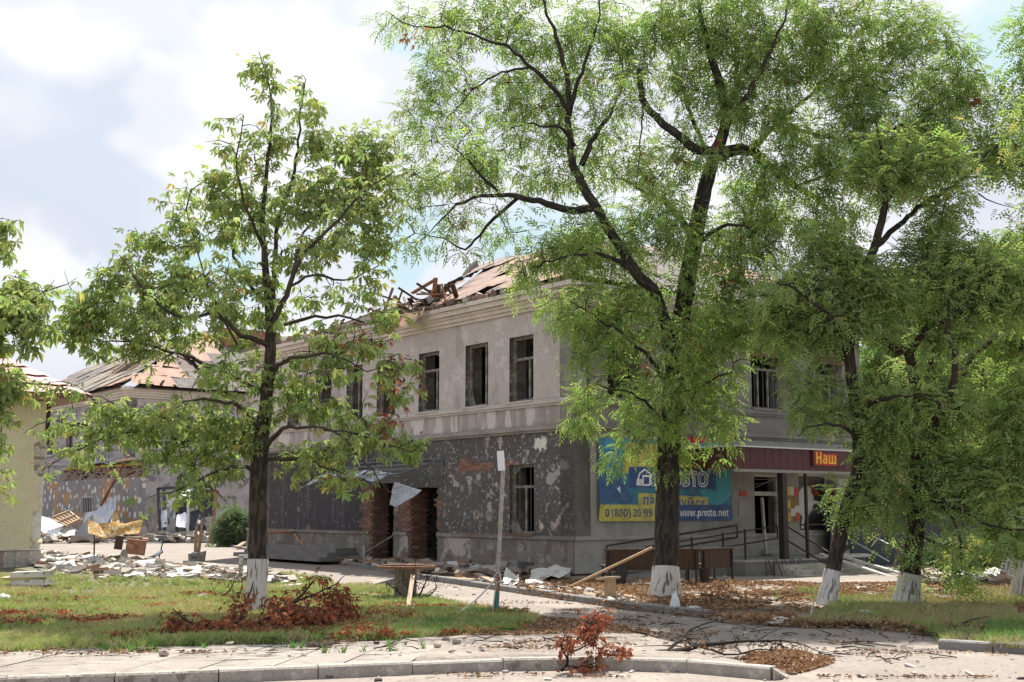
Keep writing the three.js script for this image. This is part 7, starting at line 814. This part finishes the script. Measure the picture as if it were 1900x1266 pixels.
rubble('plaster_rubble', 'bright white plaster rubble spread beside the yellow house', 3000, r => { const [x, z] = pick(RUB, r); const n = fbm(x * .9 + 4, z * .9, 3); if (n < .44) return null; return V(x, groundAt(x, z) + (n - .44) * .45 * r(), z); }, [...WHITE, ...WHITE, [.3, .17, .12], [.24, .19, .15], [.18, .14, .11], [.26, .22, .18]], [.025, .22], 71);
rubble('rubble', 'mixed debris lying along the lawn edge by the chest', 360, r => { const p = gp(80 + r() * 400, 1026 + r() * 26 + r() * 20); if (sdPoly(p.x, p.z, LAWN) < -.3) return null; return p; }, MIXED, [.05, .35], 72);
rubble('rubble', 'heap of mixed wreckage before the dotted annex', 1100, r => { const p = gp(60 + r() * 380, 1003 + Math.pow(r(), 2) * 6); const D = -p.z; p.y += r() * r() * .55; p.z -= r() * 3; return p; }, [...MIXED, ...WHITE], [.06, .6], 73);
rubble('rubble', 'burnt debris strewn between the lane kerb and sooty wall', 2200, r => { const t = r(), u = r() * 17, d = .2 + Math.pow(r(), 1.2) * 4.2; const x = CX + dL[0] * u - dR[0] * d, z = -(CD + dL[1] * u - dR[1] * d); if (sdPoly(x, z, STRIP) < .12) return null; const n = fbm(x * .8, z * .8 + 6, 3); return V(x, groundAt(x, z) + r() * .14 * sst(.4, .6, n), z); }, DARKR, [.03, .3], 74);
rubble('rubble', 'pale scraps along the kerb before the burnt doorways', 900, r => { const k = r(), i = k * 5.5, a = laneFar[1 + Math.floor(i)], b = laneFar[2 + Math.floor(i)], f = i - Math.floor(i), p = gp(mix(a[0], b[0], f) + 6 + r() * 14, mix(a[1], b[1], f) - 9 - r() * 10); p.y = groundAt(p.x, p.z) + .02; return p; }, [...MIXED, ...MIXED, ...WHITE], [.02, .13], 75, .35);
rubble('rubble', 'small stones and scraps scattered over road and lane', 620, r => { const px = -50 + r() * 2000, py = 1080 + r() * 185, p = G(px, py, 0); if (sdPoly(p.x, p.z, LAWN) > -.1) return null; const on = sdPoly(p.x, p.z, PATH) > 0 || (p.z < -13.6 && p.z > -15.6 && p.x < -1.3); p.y = on ? .125 : sdPoly(p.x, p.z, STRIP) > 0 ? groundAt(p.x, p.z) : .0; return p; }, [[.3, .26, .22], [.2, .17, .15], [.45, .4, .35], [.12, .09, .07]], [.012, .06], 76);
rubble('rubble', 'bright debris on the sunlit ground beyond the acacias', 320, r => { const p = gp(1700 + r() * 240, 1062 + r() * 24); return p; }, MIXED, [.06, .4], 77);
// bushes
for (const [x, y, w, h, label, seed] of [[432, 1012, 34, 74, 'green bush growing against the grey wall beside the kiosk', 901], [520, 1012, 30, 30, 'low weeds bush on the porch steps', 902], [1822, 1068, 50, 60, 'yellowish bush in the sunlit gap beyond the acacias', 903], [1770, 1060, 40, 60, 'shaded bush at the end of the shop extension', 904]]) { const b = gp(x, y); tree({ name: 'bush', category: 'bush', label, seed, base: b, bark: 'acacia', tips: 240, perTip: 10, leaf: 1.1, leafLen: .5, spread: .2, gap: .25, bare: .2, limbs: [[[x, y, 0, .03], [x + 3, y - h * .4, 0, .02], [x, y - h * .8, 0, .006]], [[x, y - 3, 0, .02], [x - w * .5, y - h * .5, .3, .006]], [[x, y - 3, 0, .02], [x + w * .5, y - h * .5, -.3, .006]]], crown: [[x, y - h * .55, w * .8, h * .4], [x - w * .4, y - h * .3, w * .5, h * .3], [x + w * .4, y - h * .35, w * .5, h * .3]], green: x > 1800 ? [[.34, .36, .08], [.28, .34, .08]] : [[.10, .19, .05], [.08, .15, .04]] }); }
renderer.render(scene, camera);
